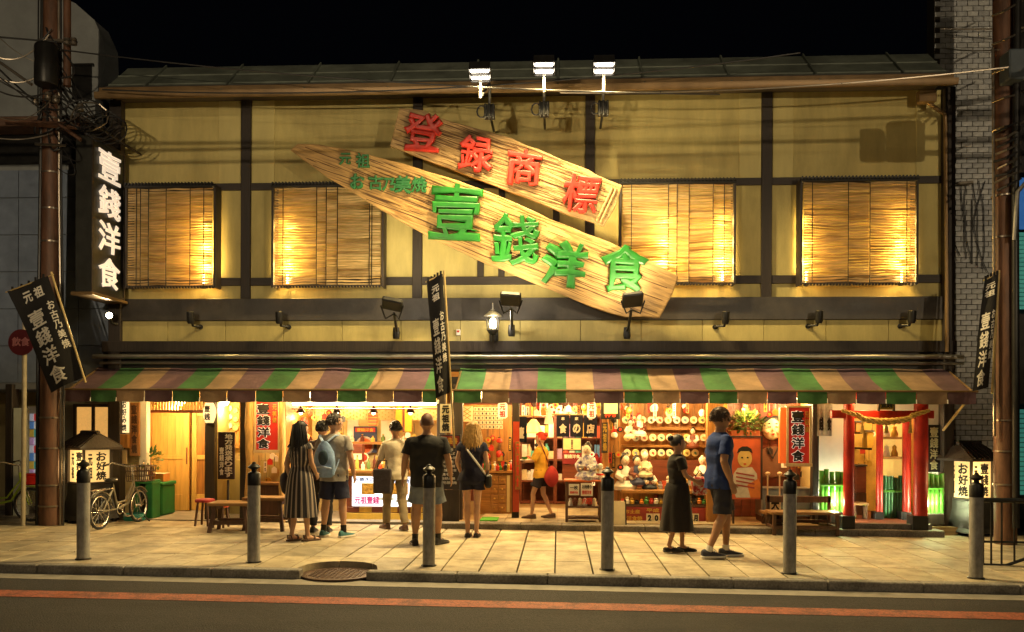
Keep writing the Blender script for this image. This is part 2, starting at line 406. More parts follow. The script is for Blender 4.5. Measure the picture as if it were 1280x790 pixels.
for k in (.33, .66):
    mb = MB(); mb.add([rp(xl,k-.006,.002),rp(xr,k-.006,.002),rp(xr,k+.006,.002),rp(xl,k+.006,.002),rp(xl,k-.006,.022),rp(xr,k-.006,.022),rp(xr,k+.006,.022),rp(xl,k+.006,.022)], [(3,2,1,0),(4,5,6,7),(0,1,5,4),(1,2,6,5),(2,3,7,6),(3,0,4,7)]); mb.build('roof_lap', M_roof, rf)
box('soffit', M_darkx, B, xl+.06, xr-.06, Ye+.05, .0, Zt+.002, Zt+.05)
eg = MB()
prof = [(-.0,-.0),(-.015,-.06),(-.04,-.085),(-.075,-.08),(-.095,-.04),(-.10,.015)]
eg.loft([[Vector((x, Ye+.02+p[0], Ze+.03+p[1])) for p in prof]+[Vector((x, Ye+.02+p[0]*.9, Ze+.035+p[1])) for p in reversed(prof)] for x in (xl-.02, xr+.02)])
eg.build('eave_gutter', M_gut, B, smooth=True, fix=True)
box('eave_board', M_gut, B, xl, xr, Ye+.04, Ye+.07, Zt+.03, Ze-.02)
mb = MB(); dp = [P(1160,118,-.3), P(1160,128,-.25), P(1172,137,-.2), P(1181,143,-.17), P(1182,160,-.17), P(1184,440,-.17)]
mb.tube(dp, .032, 8); mb.build('downpipe', M_gut, B, smooth=True)
box('downpipe_hopper', M_gut, B, fx(1146,-.3), fx(1168,-.3), -.34, -.2, P(1160,128,-.3).z, P(1160,113,-.3).z, .01)
# ground floor shell
FZ = .085                                       # shop floor above street
SY = -.60                                       # front of the step
box('shop_floor', M_wfl, B, fx(545), XR, SY+.3, 3.6, -.1, FZ)
mb = MB(); x0, x1 = fx(548, SY), fx(1182, SY)
k = 12
for i in range(k):
    a, b = x0+(x1-x0)*i/k, x0+(x1-x0)*(i+1)/k
    s = box('step_stone', M_kerb, B, a+.003, b-.003, SY, SY+.302, gz(a)-.08, FZ+.004+gz((a+b)/2)*.8, .008)
for i in range(9):
    for j in range(4):
        a = fx(600, 0)+i*.42; y = SY+.31+j*.6
        box('floor_tile', M_slab[(i+j) % 4], B, a+.004, a+.416, y, y+.592, FZ-.02, FZ+.008, .003)
box('left_floor', M_conc, B, XL, fx(545), -.1, 3.6, -.1, .05)
box('back_wall', M_redw, B, XL, XR, 3.5, 3.6, 0, 2.7)
box('ceiling', M_warmx, B, XL, XR, .05, 3.6, 2.42, 2.5)
box('side_wall', M_warmw, B, XL, XL+.08, .08, 3.5, 0, 2.42)
box('side_wall', M_warmw, B, XR-.08, XR, .08, 3.5, 0, 2.42)
for i in range(14):
    x = XL+.4+i*.95; box('ceiling_joist', M_warmw, B, x, x+.09, .1, 3.5, 2.3, 2.419)
for a, b, m, y in ((174,183,M_white,.0),(256,268,M_dark,.0),(300,307,M_dark,.0),(546,556,M_dark,.05),(566,578,M_dark,-.02),(640,649,M_dark,.3),(753,760,M_warmw,.1),(884,905,M_warmw,.0),(1016,1024,M_dark,-.05),(1178,1189,M_dark,-.1)):
    box('pillar', m, B, fx(a,y), fx(b,y), y, y+.14, .02, 2.3, .006)
for a, b in ((307,317),(349,357)):
    mb = MB(); x = (fx(a,-.1)+fx(b,-.1))/2; r = (fx(b,-.1)-fx(a,-.1))/2
    mb.tube([(x+random.uniform(-.01,.01), -.1, z*.2) for z in range(0, 11)], [r*random.uniform(.9,1.08) for _ in range(11)], 12)
    mb.build('log_post', mat('pale_log', (.5,.3,.1), .6, var=.35, scale=9, stretch=(3,3,.6), bump=.3), B, smooth=True)
# partitions between the bays
for px_, y0, y1, m in ((262,.14,1.5,M_cream),(303,.14,1.5,M_cream),(356,.05,2.6,M_warmw),(560,.2,2.2,M_warmw),(895,.14,3.4,M_warmw),(1020,.1,3.0,M_cream)):
    x = fx(px_, .1); box('partition', m, B, x-.03, x+.03, y0, y1, .05, 2.42)
# left bay: window behind the lantern, then the sliding door
def win(parent, px0, py0, px1, py1, Y, mf, mg, nx=1, ny=1, fw=.05):
    a, b = P(px0, py1, Y), P(px1, py0, Y)
    w = box('window', mg, parent, a.x, b.x, Y+.03, Y+.045, a.z, b.z)
    mb = MB()
    for i in range(nx+1):
        x = a.x+(b.x-a.x)*i/nx; mb.box(x-fw/2, x+fw/2, Y, Y+.07, a.z, b.z)
    for j in range(ny+1):
        z = a.z+(b.z-a.z)*j/ny; mb.box(a.x-fw/2, b.x+fw/2, Y-.004, Y+.066, z-fw/2, z+fw/2)
    mb.build('frame', mf, w)
    return w
M_yglass = mat('lit_frosted_glass', (.75,.52,.14), .5, var=.12, scale=2, trans=.3)
box('bay_wall', M_cream, B, fx(143), fx(176), .05, .12, .05, 2.3)
box('bay_wall', M_plas, B, fx(92), fx(141), .08, .14, .05, 1.15)
win(B, 93, 507, 139, 556, -.07, M_dark, mat('amber_glass', (.5,.27,.08), .3, var=.5, scale=5, emit=.30, ecol=(1,.5,.12)), 2, 1)
Yd = 1.25
d = box('door', M_warmw, B, fx(181,Yd), fx(236,Yd), Yd+.05, Yd+.08, .06, zc(515,Yd))
xs = [fx(181,Yd), fx(190,Yd), fx(228,Yd), fx(236,Yd)]; ztop = zc(514,Yd)
M_dw = wood('honey_door_wood', (.55,.34,.09), 'z', .5, var=.2)
box('stile', M_dw, d, xs[0], xs[1], Yd, Yd+.06, .06, ztop, .005); box('stile', M_dw, d, xs[2], xs[3], Yd, Yd+.06, .06, ztop, .005)
for z0, z1 in ((.06,.35),(.98,1.06),(ztop-.1,ztop)): box('door_rail', M_dw, d, xs[1], xs[2], Yd+.005, Yd+.055, z0, z1, .004)
for i in range(4):
    a = xs[1]+(xs[2]-xs[1])*i/4; b = xs[1]+(xs[2]-xs[1])*(i+1)/4
    box('door_board', M_dw, d, a+.003, b-.003, Yd+.02, Yd+.05, 1.06, ztop-.1); box('door_board', M_dw, d, a+.003, b-.003, Yd+.02, Yd+.05, .35, .98)
box('handle', M_redw, d, xs[3]-.045, xs[3]-.02, Yd-.015, Yd, .9, 1.2, .006)
e = box('door', M_warmw, B, fx(237,Yd), fx(262,Yd), Yd+.12, Yd+.15, .06, zc(515,Yd))
for a, b in ((237,243),(254,262)): box('stile', M_dw, e, fx(a,Yd), fx(b,Yd), Yd+.09, Yd+.14, .06, ztop, .005)
for z0, z1 in ((.06,.35),(.98,1.06),(ztop-.1,ztop)): box('door_rail', M_dw, e, fx(243,Yd), fx(254,Yd), Yd+.095, Yd+.135, z0, z1, .004)
box('door_lintel', M_warmx, B, fx(177,Yd), fx(268,Yd), Yd-.06, Yd+.2, ztop+.003, ztop+.08)
lz0, lz1 = zc(514,.4), zc(497,.4)
for i in range(22):
    x = fx(181,.4)+i*(fx(258,.4)-fx(181,.4))/21; box('lattice_bar', M_dw, B, x-.012, x+.012, .4, .425, lz0, lz1)
box('lattice_rail', M_redw, B, fx(178,.4), fx(262,.4), .39, .44, lz0-.05, lz0-.002, .004)
box('bay_wall', M_cream, B, fx(178,1.5), fx(300,1.5), 1.5, 1.56, .05, 2.4)
box('dado', M_plas, B, fx(270,.9), fx(352,.9), .9, .96, .05, 1.0)
box('bay_wall', M_cream, B, fx(266,.98), fx(356,.98), .98, 1.04, .05, 2.4)
# kitchen bay
Yk = .25
box('kitchen_wall', M_cream, B, fx(357,1.6), fx(560,1.6), 1.6, 1.66, .05, 2.42)
box('shelf_board', M_warmx, B, fx(358,1.5), fx(548,1.5), 1.3, 1.6, zc(556,1.5), zc(553,1.5))
for a, b in ((434,448),(476,497)): pbox('wall_board', M_white, B, a, 524, b, 588, 1.55, .04, .005)
for i in range(3):
    a, b = [(497,506),(507,522),(523,540)][i]; pbox('wall_board', wood('pale_slats', (.55,.42,.24), 'z', .6), B, a, 545, b, 590, 1.55, .04, .005)
# entrance and merchandise bays: wooden linings
box('bay_wall', M_warmw, B, fx(755,1.1), fx(885,1.1), 1.1, 1.16, FZ, 2.42)
box('bay_wall', M_warmw, B, fx(905,.9), fx(1016,.9), .9, .96, FZ, 2.42)
for i in range(10):
    a = fx(905,.88)+i*(fx(1016,.88)-fx(905,.88))/10; b = fx(905,.88)+(i+1)*(fx(1016,.88)-fx(905,.88))/10
    box('wall_plank', M_redw, B, a+.003, b-.003, .875, .898, FZ+.01, 2.4)
for i in range(8):
    a = fx(757,1.08)+i*(fx(884,1.08)-fx(757,1.08))/8; b = fx(757,1.08)+(i+1)*(fx(884,1.08)-fx(757,1.08))/8
    box('wall_plank', M_warmw, B, a+.003, b-.003, 1.075, 1.098, FZ+.01, 2.4)
for i in range(3): box('wall_plank', M_warmw, B, fx(762,.3)+i*.06, fx(762,.3)+i*.06+.056, .3, .33, FZ, 2.3)
# right bay: white wall, bamboo, red shrine front
pbox('white_wall', M_white, B, 1022, 498, 1056, 650, .1, .05)
pbox('white_wall', M_white, B, 1154, 498, 1180, 650, .1, .05)
pbox('lintel_board', M_white, B, 1040, 495, 1180, 513, .12, .04)
pbox('shrine_back_wall', mat('yellow_wall', (.62,.40,.09), .7, var=.25, scale=5), B, 1056, 505, 1160, 660, 1.7, .05)
pbox('shrine_floor_edge', M_kerb, B, 1052, 655, 1165, 664, -.45, .08)
box('shrine_floor', M_redw, B, fx(1062), fx(1152), -.3, 1.7, .02, FZ+.05)
# ================================================================ lights inside the shop (ceiling lamps)
CL = []
def ceiling_lamp(px_, Y, z, e, col=WARM, r=.09, size=.12):
    x = fx(px_, Y)
    t = thing('ceiling_lamp', 'x', 'ceiling lamp', (x, Y, z), group='warm lamps under the shop ceiling')
    t['label'] = 'small warm lamp under the ceiling '+('by the sliding door' if px_ < 300 else 'behind the left red sign' if px_ < 350 else 'over the kitchen' if px_ < 560 else 'over the entrance' if px_ < 750 else 'over the rack of round plates' if px_ < 890 else 'over the red poster' if px_ < 1020 else 'inside the red gate')
    MB().lathe([(.001,.0),(r*.8,-.01),(r,-.05),(r*.6,-.1),(.001,-.11)], seg=12, caps=False).build('bulb', M_bulb, t, local=True, smooth=True)
    MB().tube([(0,0,0),(0,0,max(.03, 2.42-z))], .008, 6).build('cord', M_black, t, local=True)
    lamp('lamp_light', 'POINT', (x, Y, z-.16), e*1.55, col, t, size=size)
for a in ((225,.5,2.05,46),(280,.5,2.05,16),(335,.3,2.1,14),(385,.9,2.2,12),(440,1.2,2.25,10),(520,1.0,2.25,10),(600,1.2,2.2,30),(625,.5,2.2,14),(690,2.2,2.25,34),(720,.7,2.25,22),(800,.1,2.15,15),(860,.1,2.15,15),(935,.3,2.12,24),(990,.4,2.12,18),(1085,.6,2.12,13),(1125,.7,2.12,12)): ceiling_lamp(*a)
for a in ((115,.5,1.95,8),): ceiling_lamp(*a)
# fluorescent tube over the kitchen
t = thing('tube_light', 'long bright fluorescent tube under the awning over the kitchen counter', 'tube light', (fx(455,-.1), -.1, zc(505,-.1)))
MB().tube([P(366,505,-.1), P(545,505,-.1)], .016, 8).build('tube', M_tube, t, smooth=True)
a, b = P(362,503,-.1), P(548,503,-.1); box('batten', M_white, t, a.x, b.x, -.09, -.03, a.z-.01, a.z+.05, .006)
lamp('tube_glow', 'AREA', (fx(455,-.1), -.12, zc(505,-.1)-.04), 36, (1,.80,.46), t, target=(fx(455,-.1), -.4, 0), size=1.9, sy=.04)
for px_ in (205, 330, 400, 480, 600, 690, 735, 800, 860, 945, 1085):   # bare bulbs hung under the awning behind the valance
    x = fx(px_, -.5); t = thing('awning_lamp', 'bare warm bulb hung under the awning', 'lamp', (x, -.5, 2.1), group='bulbs under the awning'); t['label'] = 'bare warm bulb hung under the awning, hidden behind the %s valance' % ('left' if px_ < 550 else 'right')
    MB().lathe([(.001,.0),(.03,.01),(.042,.05),(.02,.09),(.001,.1)], seg=10, caps=False).build('bulb', M_bulb, t, local=True, smooth=True); MB().tube([(0,0,.1),(0,.1,.2),(0,.44,.25)], .008, 5).build('cord', M_black, t, local=True)
    lamp('lamp_light', 'POINT', (x,-.5,2.06), 13, (1,.62,.20), t, size=.06)
# ================================================================ neighbouring buildings
NL = thing('stone_clad_building', 'blue grey stone clad building at the left edge behind the utility pole', 'building', (-11, 0, 0))
xr_ = XL-.06; x0 = -14.5
box('wall', M_gr, NL, x0, xr_, .03, 6, 2.2, P(30,205,0).z)
box('base_wall', M_gr, NL, fx(52), xr_, .03, .3, 0, 2.2)
tw, th = .52, .62
j = 0
zt = P(30,213,0).z
while 2.35+j*th+th < zt+.3:
    for i in range(9):
        b = xr_-i*tw-(j%2)*.0
        box('stone_tile', M_stone, NL, b-tw+.006, b-.006, -.012+random.uniform(-.003,.003), .029, 2.3+j*th+.006, min(zt, 2.3+j*th+th-.006), .004)
    j += 1
box('ledge', mat('rusty_ledge', (.13,.07,.045), .7, var=.4), NL, x0, xr_-.3, -.35, .1, P(30,158,-.3).z, P(30,146,-.3).z, .02)
box('dark_recess', M_bmet, NL, x0, xr_-.2, .15, .3, P(30,205,0).z, P(30,158,0).z)  # dark metal band set back below the ledge
box('shop_void', M_cream, NL, x0, fx(52), 1.6, 1.7, 0, 2.3); box('shop_floor', M_kerb, NL, x0, fx(52), -.3, 1.6, -.05, gz(-9)+.02)
box('side_wall', M_white, NL, fx(52)-.02, fx(52)+.06, .03, 1.6, 0, 2.3)
pbox('pillar', mat('pale_green_pillar', (.62,.66,.58), .5, var=.08), NL, 16, 510, 28, 648, -.05, .2, .01)
pbox('pillar', M_dark, NL, 6, 480, 15, 650, -.05, .2, .01)
pbox('shelf_back', M_paper, NL, 32, 508, 52, 600, .5, .05)
ov = [(-90,260),(119,260),(119,125),(127,100),(131,78),(130,52),(118,25),(94,4),(60,-12),(-90,-40)]
pts = [P(a,b,1.3) for a,b in ov]
mb = MB(); mb.prism([(p.x,p.z) for p in pts][::-1] if False else [(p.x,p.z) for p in pts], Matrix(((1,0,0,0),(0,0,-1,1.3+.5),(0,1,0,0),(0,0,0,1))), .5)
UG = thing('grey_house', 'grey rendered house with a rounded gable rising behind the left utility pole', 'house', (-10, 1.3, 0))
mb.build('wall', M_gr, UG, fix=True)
mb = MB()
for px_ in (48,):
    a = P(px_,0,1.29); mb.box(a.x-.01,a.x+.01,1.285,1.3,P(px_,150,1.29).z,P(px_,-5,1.29).z)
mb.build('joint', M_black, UG)
w = pbox('window', M_bmet, UG, 90, 82, 114, 124, 1.27, .03); 
pbox('window_frame', M_bmet, w, 88, 79, 116, 82, 1.24, .05)
pbox('window', M_bmet, UG, 52, 75, 68, 120, 1.27, .03)

NR = thing('brick_building', 'pale grey brick side wall building to the right of the shop', 'building', (7, .3, 0))
M_brk = [mat('grey_brick_%d' % i, c, .75, var=.25, scale=12, bump=.25) for i, c in enumerate([(.48,.485,.48),(.54,.54,.53),(.41,.415,.42),(.46,.47,.48)])]
bx0, bx1 = fx(1174, .3)-.1, fx(1262, .3)
box('wall', M_joint, NR, bx0, bx1, .318, .6, -.1, 10.5)
bw, bh = .172, .0845
mb = MB(); nb = 0; bm = [MB().box(-bw/2+.006,bw/2-.006,-.009,.012,-bh/2+.005,bh/2-.005).mesh('brick', bevel=.002) for _ in M_brk]
for me, m in zip(bm, M_brk): me.materials.append(m)
rows = int(10.4/bh)
for r in range(rows):
    z = .02+r*bh; off = (r % 2)*bw/2
    for i in range(-1, 8):
        x = bx0+off+i*bw+bw/2
        if x+bw/2 > bx1 or x-bw/2 < bx0-.02: continue
        if z > 2.2 and z < 6.6 and nb < 298 and 0 < i < 7:
            o = bpy.data.objects.new('brick', random.choice(bm)); C.objects.link(o); setparent(o, NR)
            o.location = Vector((x, .306+random.uniform(-.002,.002), z))-Vector((7,.3,0)); nb += 1
        else:
            mb.k = random.randrange(4); mb.box(x-bw/2+.006, x+bw/2-.006, .297+random.uniform(-.002,.002), .32, z-bh/2+.005, z+bh/2-.005)
o = mb.build('brickwork', M_brk, NR); o['kind'] = 'stuff'
NS = thing('right_shopfront', 'dark shopfront with teal lit shutters at the right edge of the street', 'shopfront', (8.3, 0, 0)); NS.name = 'dark_shopfront'
WM[NS.name] = Matrix.Translation((8.3,0,0))
pbox('wall', M_bmet, NS, 1252, -60, 1420, 215, .1, .3); pbox('wall', M_bmet, NS, 1252, 392, 1420, 505, .1, .3)
pbox('recess', M_bmet, NS, 1252, 214, 1420, 650, .9, .2)
M_teal = mat('teal_lit_shutter', (.05,.35,.32), .4, var=.2, emit=.06, ecol=(.15,.75,.62))
M_blue = mat('blue_lit_panel', (.02,.1,.3), .4, emit=.1, ecol=(.05,.3,.9))
for k in range(18):
    y = 290+k*5.4; pbox('slat', M_teal, NS, 1273, y, 1400, y+4.4, .15, .03)
for k in range(18):
    y = 512+k*6; pbox('slat', M_teal, NS, 1273, y, 1400, y+5, .3, .03)
pbox('blue_panel', M_blue, NS, 1273, 222, 1290, 286, .12, .05)
pbox('switch_box', M_white, NS, 1264, 436, 1271, 457, -.5, .04)

# ================================================================ utility poles, wires
def pole_post(name, label, base, top, r0, r1, m):
    t = thing(name, label, 'utility pole', base)
    MB().tube([base, (Vector(base)+Vector(top))/2, top], [r0, (r0+r1)/2, r1], 18).build('shaft', m, t, smooth=True)
    return t
M_rust = mat('rust_brown_wrap', (.12,.055,.03), .55, var=.5, scale=3.0, stretch=(3,3,.8), bump=.2)
M_cable = mat('black_cable', (.02,.019,.02), .5, var=.2)
M_strap = mat('steel_strap', (.35,.3,.24), .3, metal=.8)
bL = G(63, 656); tL = P(66, -40, bL.y)
PL = pole_post('utility_pole', 'left utility pole wrapped in rusty brown sheet with a tangle of cables on top', bL, tL, .165, .125, M_rust)
for py in (150, 217, 262, 303, 522, 560, 606, 632):
    c = P(63, py, bL.y); f = (py-656)/(-40-656); c = Vector(bL)+(Vector(tL)-Vector(bL))*f
    MB().lathe([(.168-.04*f+.004,-.012),(.168-.04*f+.01,-.012),(.168-.04*f+.01,.012),(.168-.04*f+.004,.012)], Matrix.Translation(c), 18).build('strap', M_strap, PL, smooth=True)
for dx, r, m in ((.19,.022,M_strap),(-.18,.03,M_bmet),(.235,.014,M_cable)):
    MB().tube([(bL.x+dx, bL.y-.05, 0), (bL.x+dx*.97, bL.y-.05, 3), (bL.x+dx*.8, bL.y-.06, 5.2), (bL.x+dx*.7, bL.y-.06, 8.4)], r, 8).build('conduit', m, PL, smooth=True)
MB().tube([P(84,0,bL.y-.12), P(84,108,bL.y-.12)], .055, 10).build('transformer_tube', M_rust, PL, smooth=True)
def armbar(px0, py0, px1, py1, Y, r, m, par, nm='crossarm'): MB().tube([P(px0,py0,Y), P(px1,py1,Y)], r, 6).build(nm, m, par, smooth=True)
armbar(0, 78, 40, 106, bL.y-.3, .022, M_strap, PL); armbar(8, 152, 100, 158, bL.y-.2, .05, M_rust, PL); armbar(50, 50, 96, 52, bL.y-.15, .03, M_strap, PL); armbar(74, 155, 101, 175, bL.y-.3, .03, M_rust, PL); armbar(44, 180, 82, 182, bL.y-.25, .02, M_strap, PL)
for x, y in ((44,126),(60,120),(70,124),(84,52),(92,52),(100,135)):
    MB().lathe([(.02,-.06),(.05,-.05),(.05,-.01),(.03,0),(.05,.01),(.045,.05),(.015,.06)], Matrix.Translation(P(x,y,bL.y-.25)), 10).build('insulator', M_strap, PL, smooth=True)
c = P(58, 82, bL.y-.3); MB().lathe([(.16,-.3),(.17,-.28),(.17,.28),(.14,.32),(.02,.34)], Matrix.Translation(c), 16).build('transformer', M_bmet, PL, smooth=True)
random.seed(5)
def drape(p0, p1, sag, r, m, par, n=14, side=0.0):
    q = [p0.lerp(p1, k/n)-Vector((-side*math.sin(math.pi*k/n), 0, sag*4*(k/n)*(1-k/n))) for k in range(n+1)]
    return MB().tube(q, r, 5).build('cable', m, par, smooth=True)
for i in range(30):                            # the tangle of looped service cables
    y0 = random.uniform(30,170); a = P(random.uniform(54,76), y0, bL.y-.17)
    if i % 3 == 0: b = P(random.uniform(-30,-5), y0+random.uniform(-70,30), bL.y-random.uniform(.2,1.0))
    elif i % 3 == 1: b = P(random.uniform(108,142), random.uniform(118,168), random.uniform(-.7,-.3))
    else: b = P(random.uniform(54,80), y0+random.uniform(20,60), bL.y-.17)
    drape(a, b, random.uniform(.05,.45) if i%3 else random.uniform(0,.25), random.uniform(.007,.015), M_strap if i % 6 == 0 else M_cable, PL, side=random.uniform(-.3,.5) if i%3 == 2 else 0)
for k in range(6):
    c = P(105+k*6, 142+k*4, bL.y-.25); n = 14
    MB().tube([c+Vector((math.cos(6.283*i/n)*.3, random.uniform(-.05,.05), math.sin(6.283*i/n)*.22)) for i in range(n+1)], .012, 5).build('cable', M_strap if k==1 else M_cable, PL, smooth=True)
bR = P(1257, 640, -1.2); bR.z = gz(bR.x); tR = P(1253, -40, bR.y)
PR = pole_post('utility_pole', 'right utility pole of dark brown wrap beside the brick wall', bR, tR, .15, .13, M_rust)
for py in (236, 286, 506, 543, 583):
    f = (py-655)/(-40-655); c = Vector(bR)+(Vector(tR)-Vector(bR))*f
    MB().lathe([(.155,-.012),(.162,-.012),(.162,.012),(.155,.012)], Matrix.Translation(c), 18).build('strap', M_strap, PR, smooth=True)
MB().tube([P(1270,660,bR.y-.2), P(1269,250,bR.y-.2), P(1272,-20,bR.y-.2)], .05, 10).build('conduit', M_bmet, PR, smooth=True)
MB().tube([P(1243,545,bR.y-.1), P(1242,200,bR.y-.1), P(1241,60,bR.y-.1)], .02, 8).build('conduit', M_strap, PR, smooth=True)
pbox('meter_box', mat('blue_grey_box', (.08,.10,.12), .5), PR, 1262, 60, 1284, 98, bR.y-.4, .3, .02)
for k in range(9):
    y = 232-k*9; MB().tube([P(1246+random.uniform(-4,2), y+6, bR.y-.2), P(1258, y+random.uniform(-4,4), bR.y-.32), P(1276, y-9, bR.y-.2)], .018, 6).build('cable', M_strap if k%2 else M_cable, PR, smooth=True)
for k in range(5): MB().tube([P(1240,20+k*36,bR.y-.1), P(1255,14+k*36,bR.y-.3), P(1272,4+k*38,bR.y-.2), P(1292,-6+k*38,bR.y)], .014, 6).build('cable', M_strap, PR, smooth=True)
MB().tube([P(1268,300,bR.y-.3), P(1272,240,bR.y-.35), P(1285,225,bR.y-.35)], .03, 8).build('elbow_pipe', M_steel, PR, smooth=True)
def wire(label, p0, p1, sag, r=.012, m=None, n=16):
    mb = MB(); mb.tube([p0.lerp(p1, k/n)-Vector((0,0,sag*4*(k/n)*(1-k/n))) for k in range(n+1)], r, 5)
    return meta(mb.build('overhead_wire', m or M_cable, smooth=True), label, 'wire')
wire('overhead wire crossing the roof from the left pole down to the eave lights', P(60,60,bL.y-.2), P(900,118,-1.6), .15, .011)
wire('overhead wire running low along the left roof edge to the centre', P(128,112,-.9), P(1000,66,-1.3), .25, .011)
wire('pale overhead wire rising from the eave gutter to the right pole', P(700,116,-.9), P(1292,80,-1.6), .12, .012, M_strap)
wire('pale wire in front of the brick wall above the roof end', P(1176,36,.1), P(1300,33,-.5), .02, .014, M_strap)
wire('thin wire slung from the brick wall to the right pole', P(1178,60,.1), P(1250,62,bR.y-.2), .03, .01, M_strap)
for k, (za, zb, Ya) in enumerate(((5.42,5.62,-8.0),(5.66,5.5,-8.4),(5.5,5.85,-7.8))):
    wire(['upper telephone wire strung along the street above the view','middle telephone wire strung along the street above the view','lower telephone wire strung along the street above the view'][k], Vector((-14,Ya,za)), Vector((12,Ya,zb)), .15, .017, n=30)
kp = Vector((7.75, -4.95, gz(7.75)-.1))
KP = pole_post('utility_pole', 'kerbside utility pole with a drum transformer just outside the right edge of the view', kp, kp+Vector((0,0,9)), .14, .11, M_gr)
MB().lathe([(.001,-.22),(.2,-.22),(.21,-.2),(.21,.18),(.17,.22),(.001,.24)], Matrix.Translation((6.22,-4.95,5.72)), 16, False).build('transformer', M_bmet, KP, smooth=True)
box('bracket', M_bmet, KP, 5.9, 7.7, -4.98, -4.92, 5.56, 5.62); box('terminal_box', M_bmet, KP, 5.75, 5.98, -5.1, -4.8, 5.5, 5.86, .02); box('crossarm', M_bmet, KP, 6.9, 8.6, -5.0, -4.9, 6.02, 6.12)
for k in range(4): MB().tube([(6.2+.1*k,-4.95,5.9),(6.35+.15*k,-4.95,6.05+.05*k),(7.7,-4.95,6.3)], .012, 5).build('cable', M_cable, KP, smooth=True)
random.seed(3)
t = thing('wall_cables', 'loose black cables and bracket hanging down the brick wall', 'cables', P(1212,250,.28)); t.name = 'wall_cable_bundle'; WM[t.name] = Matrix.Translation(P(1212,250,.28))
for k in range(6):
    a = P(1192+k*8,226,.26); b = P(1200+k*7,320+k*4,.26)
    sx_ = random.uniform(-.22,.22); MB().tube([a.lerp(b, q/12)+Vector((sx_*math.sin(math.pi*q/12)+.008*math.sin(q*1.1+k),0,0)) for q in range(13)], .008, 5).build('cable', M_cable, t, smooth=True)
MB().tube([P(1188,230,.2), P(1216,228,.2)], .03, 6).build('bracket', M_strap, t)
MB().tube([P(1215,330,.27), P(1215,250,.27)], .012, 5).build('cable', M_cable, t)

# ================================================================ awnings
M_aw = {'g': mat('green_canvas', (.045,.13,.042), .85, var=.4, scale=2.5, bump=.35, bscale=9, trans=.05), 't': mat('tan_canvas', (.25,.165,.10), .85, var=.3, scale=2.5, bump=.35, bscale=9, trans=.05), 'p': mat('plum_canvas', (.115,.065,.082), .85, var=.35, scale=2.5, bump=.35, bscale=9, trans=.05)}
def awning(label, pxs, cols, Yf=-1.0):
    zt_, zb_, zv_ = zc(459,-.06), P(640,489,Yf).z, P(640,503,Yf).z
    fxs = [P(p,489,Yf).x for p in pxs]
    w0, w1 = fxs[0]+(.0), fxs[-1]
    t = thing('awning', label, 'awning', ((w0+w1)/2, 0, zt_))
    for i, c in enumerate(cols):
        a, b = fxs[i], fxs[i+1]; n = 8; mb = MB()
        rows = []
        for k in range(n+1):
            f = k/n; y = -.06+(Yf+.06)*f; z = zt_+(zb_-zt_)*f - .035*math.sin(math.pi*f)
            rows.append((y, z))
        V = []
        m_ = 4
        for (y, z) in rows:
            for q in range(m_+1):
                x = a+(b-a)*q/m_; V.append((x, y, z+.022*noise.noise(Vector((x*2.4, y*2.0, 1)))+.008*noise.noise(Vector((x*9, y*5, 4)))-.012*math.sin(x*2.1)**2*(y/Yf)))
        Fc = [(k*(m_+1)+q, k*(m_+1)+q+1, (k+1)*(m_+1)+q+1, (k+1)*(m_+1)+q) for k in range(n) for q in range(m_)]
        mb.add(V, [tuple(reversed(f)) for f in Fc])
        mb.build('canvas_stripe', M_aw[c], t, smooth=True)
        mb = MB(); V = []
        for k in range(3):
            z = zb_+.006+(zv_-zb_-.006)*k/2
            for q in range(7):
                x = a+.004+(b-a-.008)*q/6; V.append((x, Yf-.012-.012*math.sin(q*1.05)*(k/2), z+(.012*abs(math.sin(q/6*math.pi))*-1 if k == 2 else 0)))
        mb.add(V, [(k*7+q, (k+1)*7+q, (k+1)*7+q+1, k*7+q+1) for k in range(2) for q in range(6)])
        mb.build('valance_flap', M_aw[c], t, smooth=True)
    MB().tube([(w0-.03, Yf, zb_+.012), (w1+.03, Yf, zb_+.012)], .018, 8).build('front_rail', M_gut, t, smooth=True)
    for x in (w0+.02, w1-.02):
        MB().tube([(x,-.06,zt_-.02),(x,Yf,zb_-.01)], .015, 6).build('side_arm', M_gut, t)
        MB().tube([(x,-.06,zb_+.05),(x,Yf,zb_-.01)], .012, 6).build('brace', M_gut, t)
    for p in fxs[1:-1:1]:
        MB().tube([(p,Yf-.02,zv_+.06),(p,Yf-.025,zv_-.0)], .007, 5).build('clip', M_white, t)
    return t
awning('left striped canvas awning of green tan and plum above the kitchen window', [82,114,146,181,216,250,284,320,354,388,422,458,492,528,546], 'pgtpgtpgtpgtpg'[:14])
awning('right striped canvas awning of green tan and plum above the merchandise', [567,602,636,671,708,743,780,816,850,886,922,959,996,1034,1070,1107,1145,1184,1220], 'gtpgtpgtpgtpgtpgtp')
MB().tube([P(1179,538,-.3), P(1222,484,-.95)], .018, 8).build('bamboo_prop', mat('bamboo_pole', (.5,.36,.14), .5, var=.25, scale=8)).name = 'bamboo_prop'
meta(bpy.data.objects['bamboo_prop'], 'bamboo prop leaning up to the right corner of the awning', 'pole')

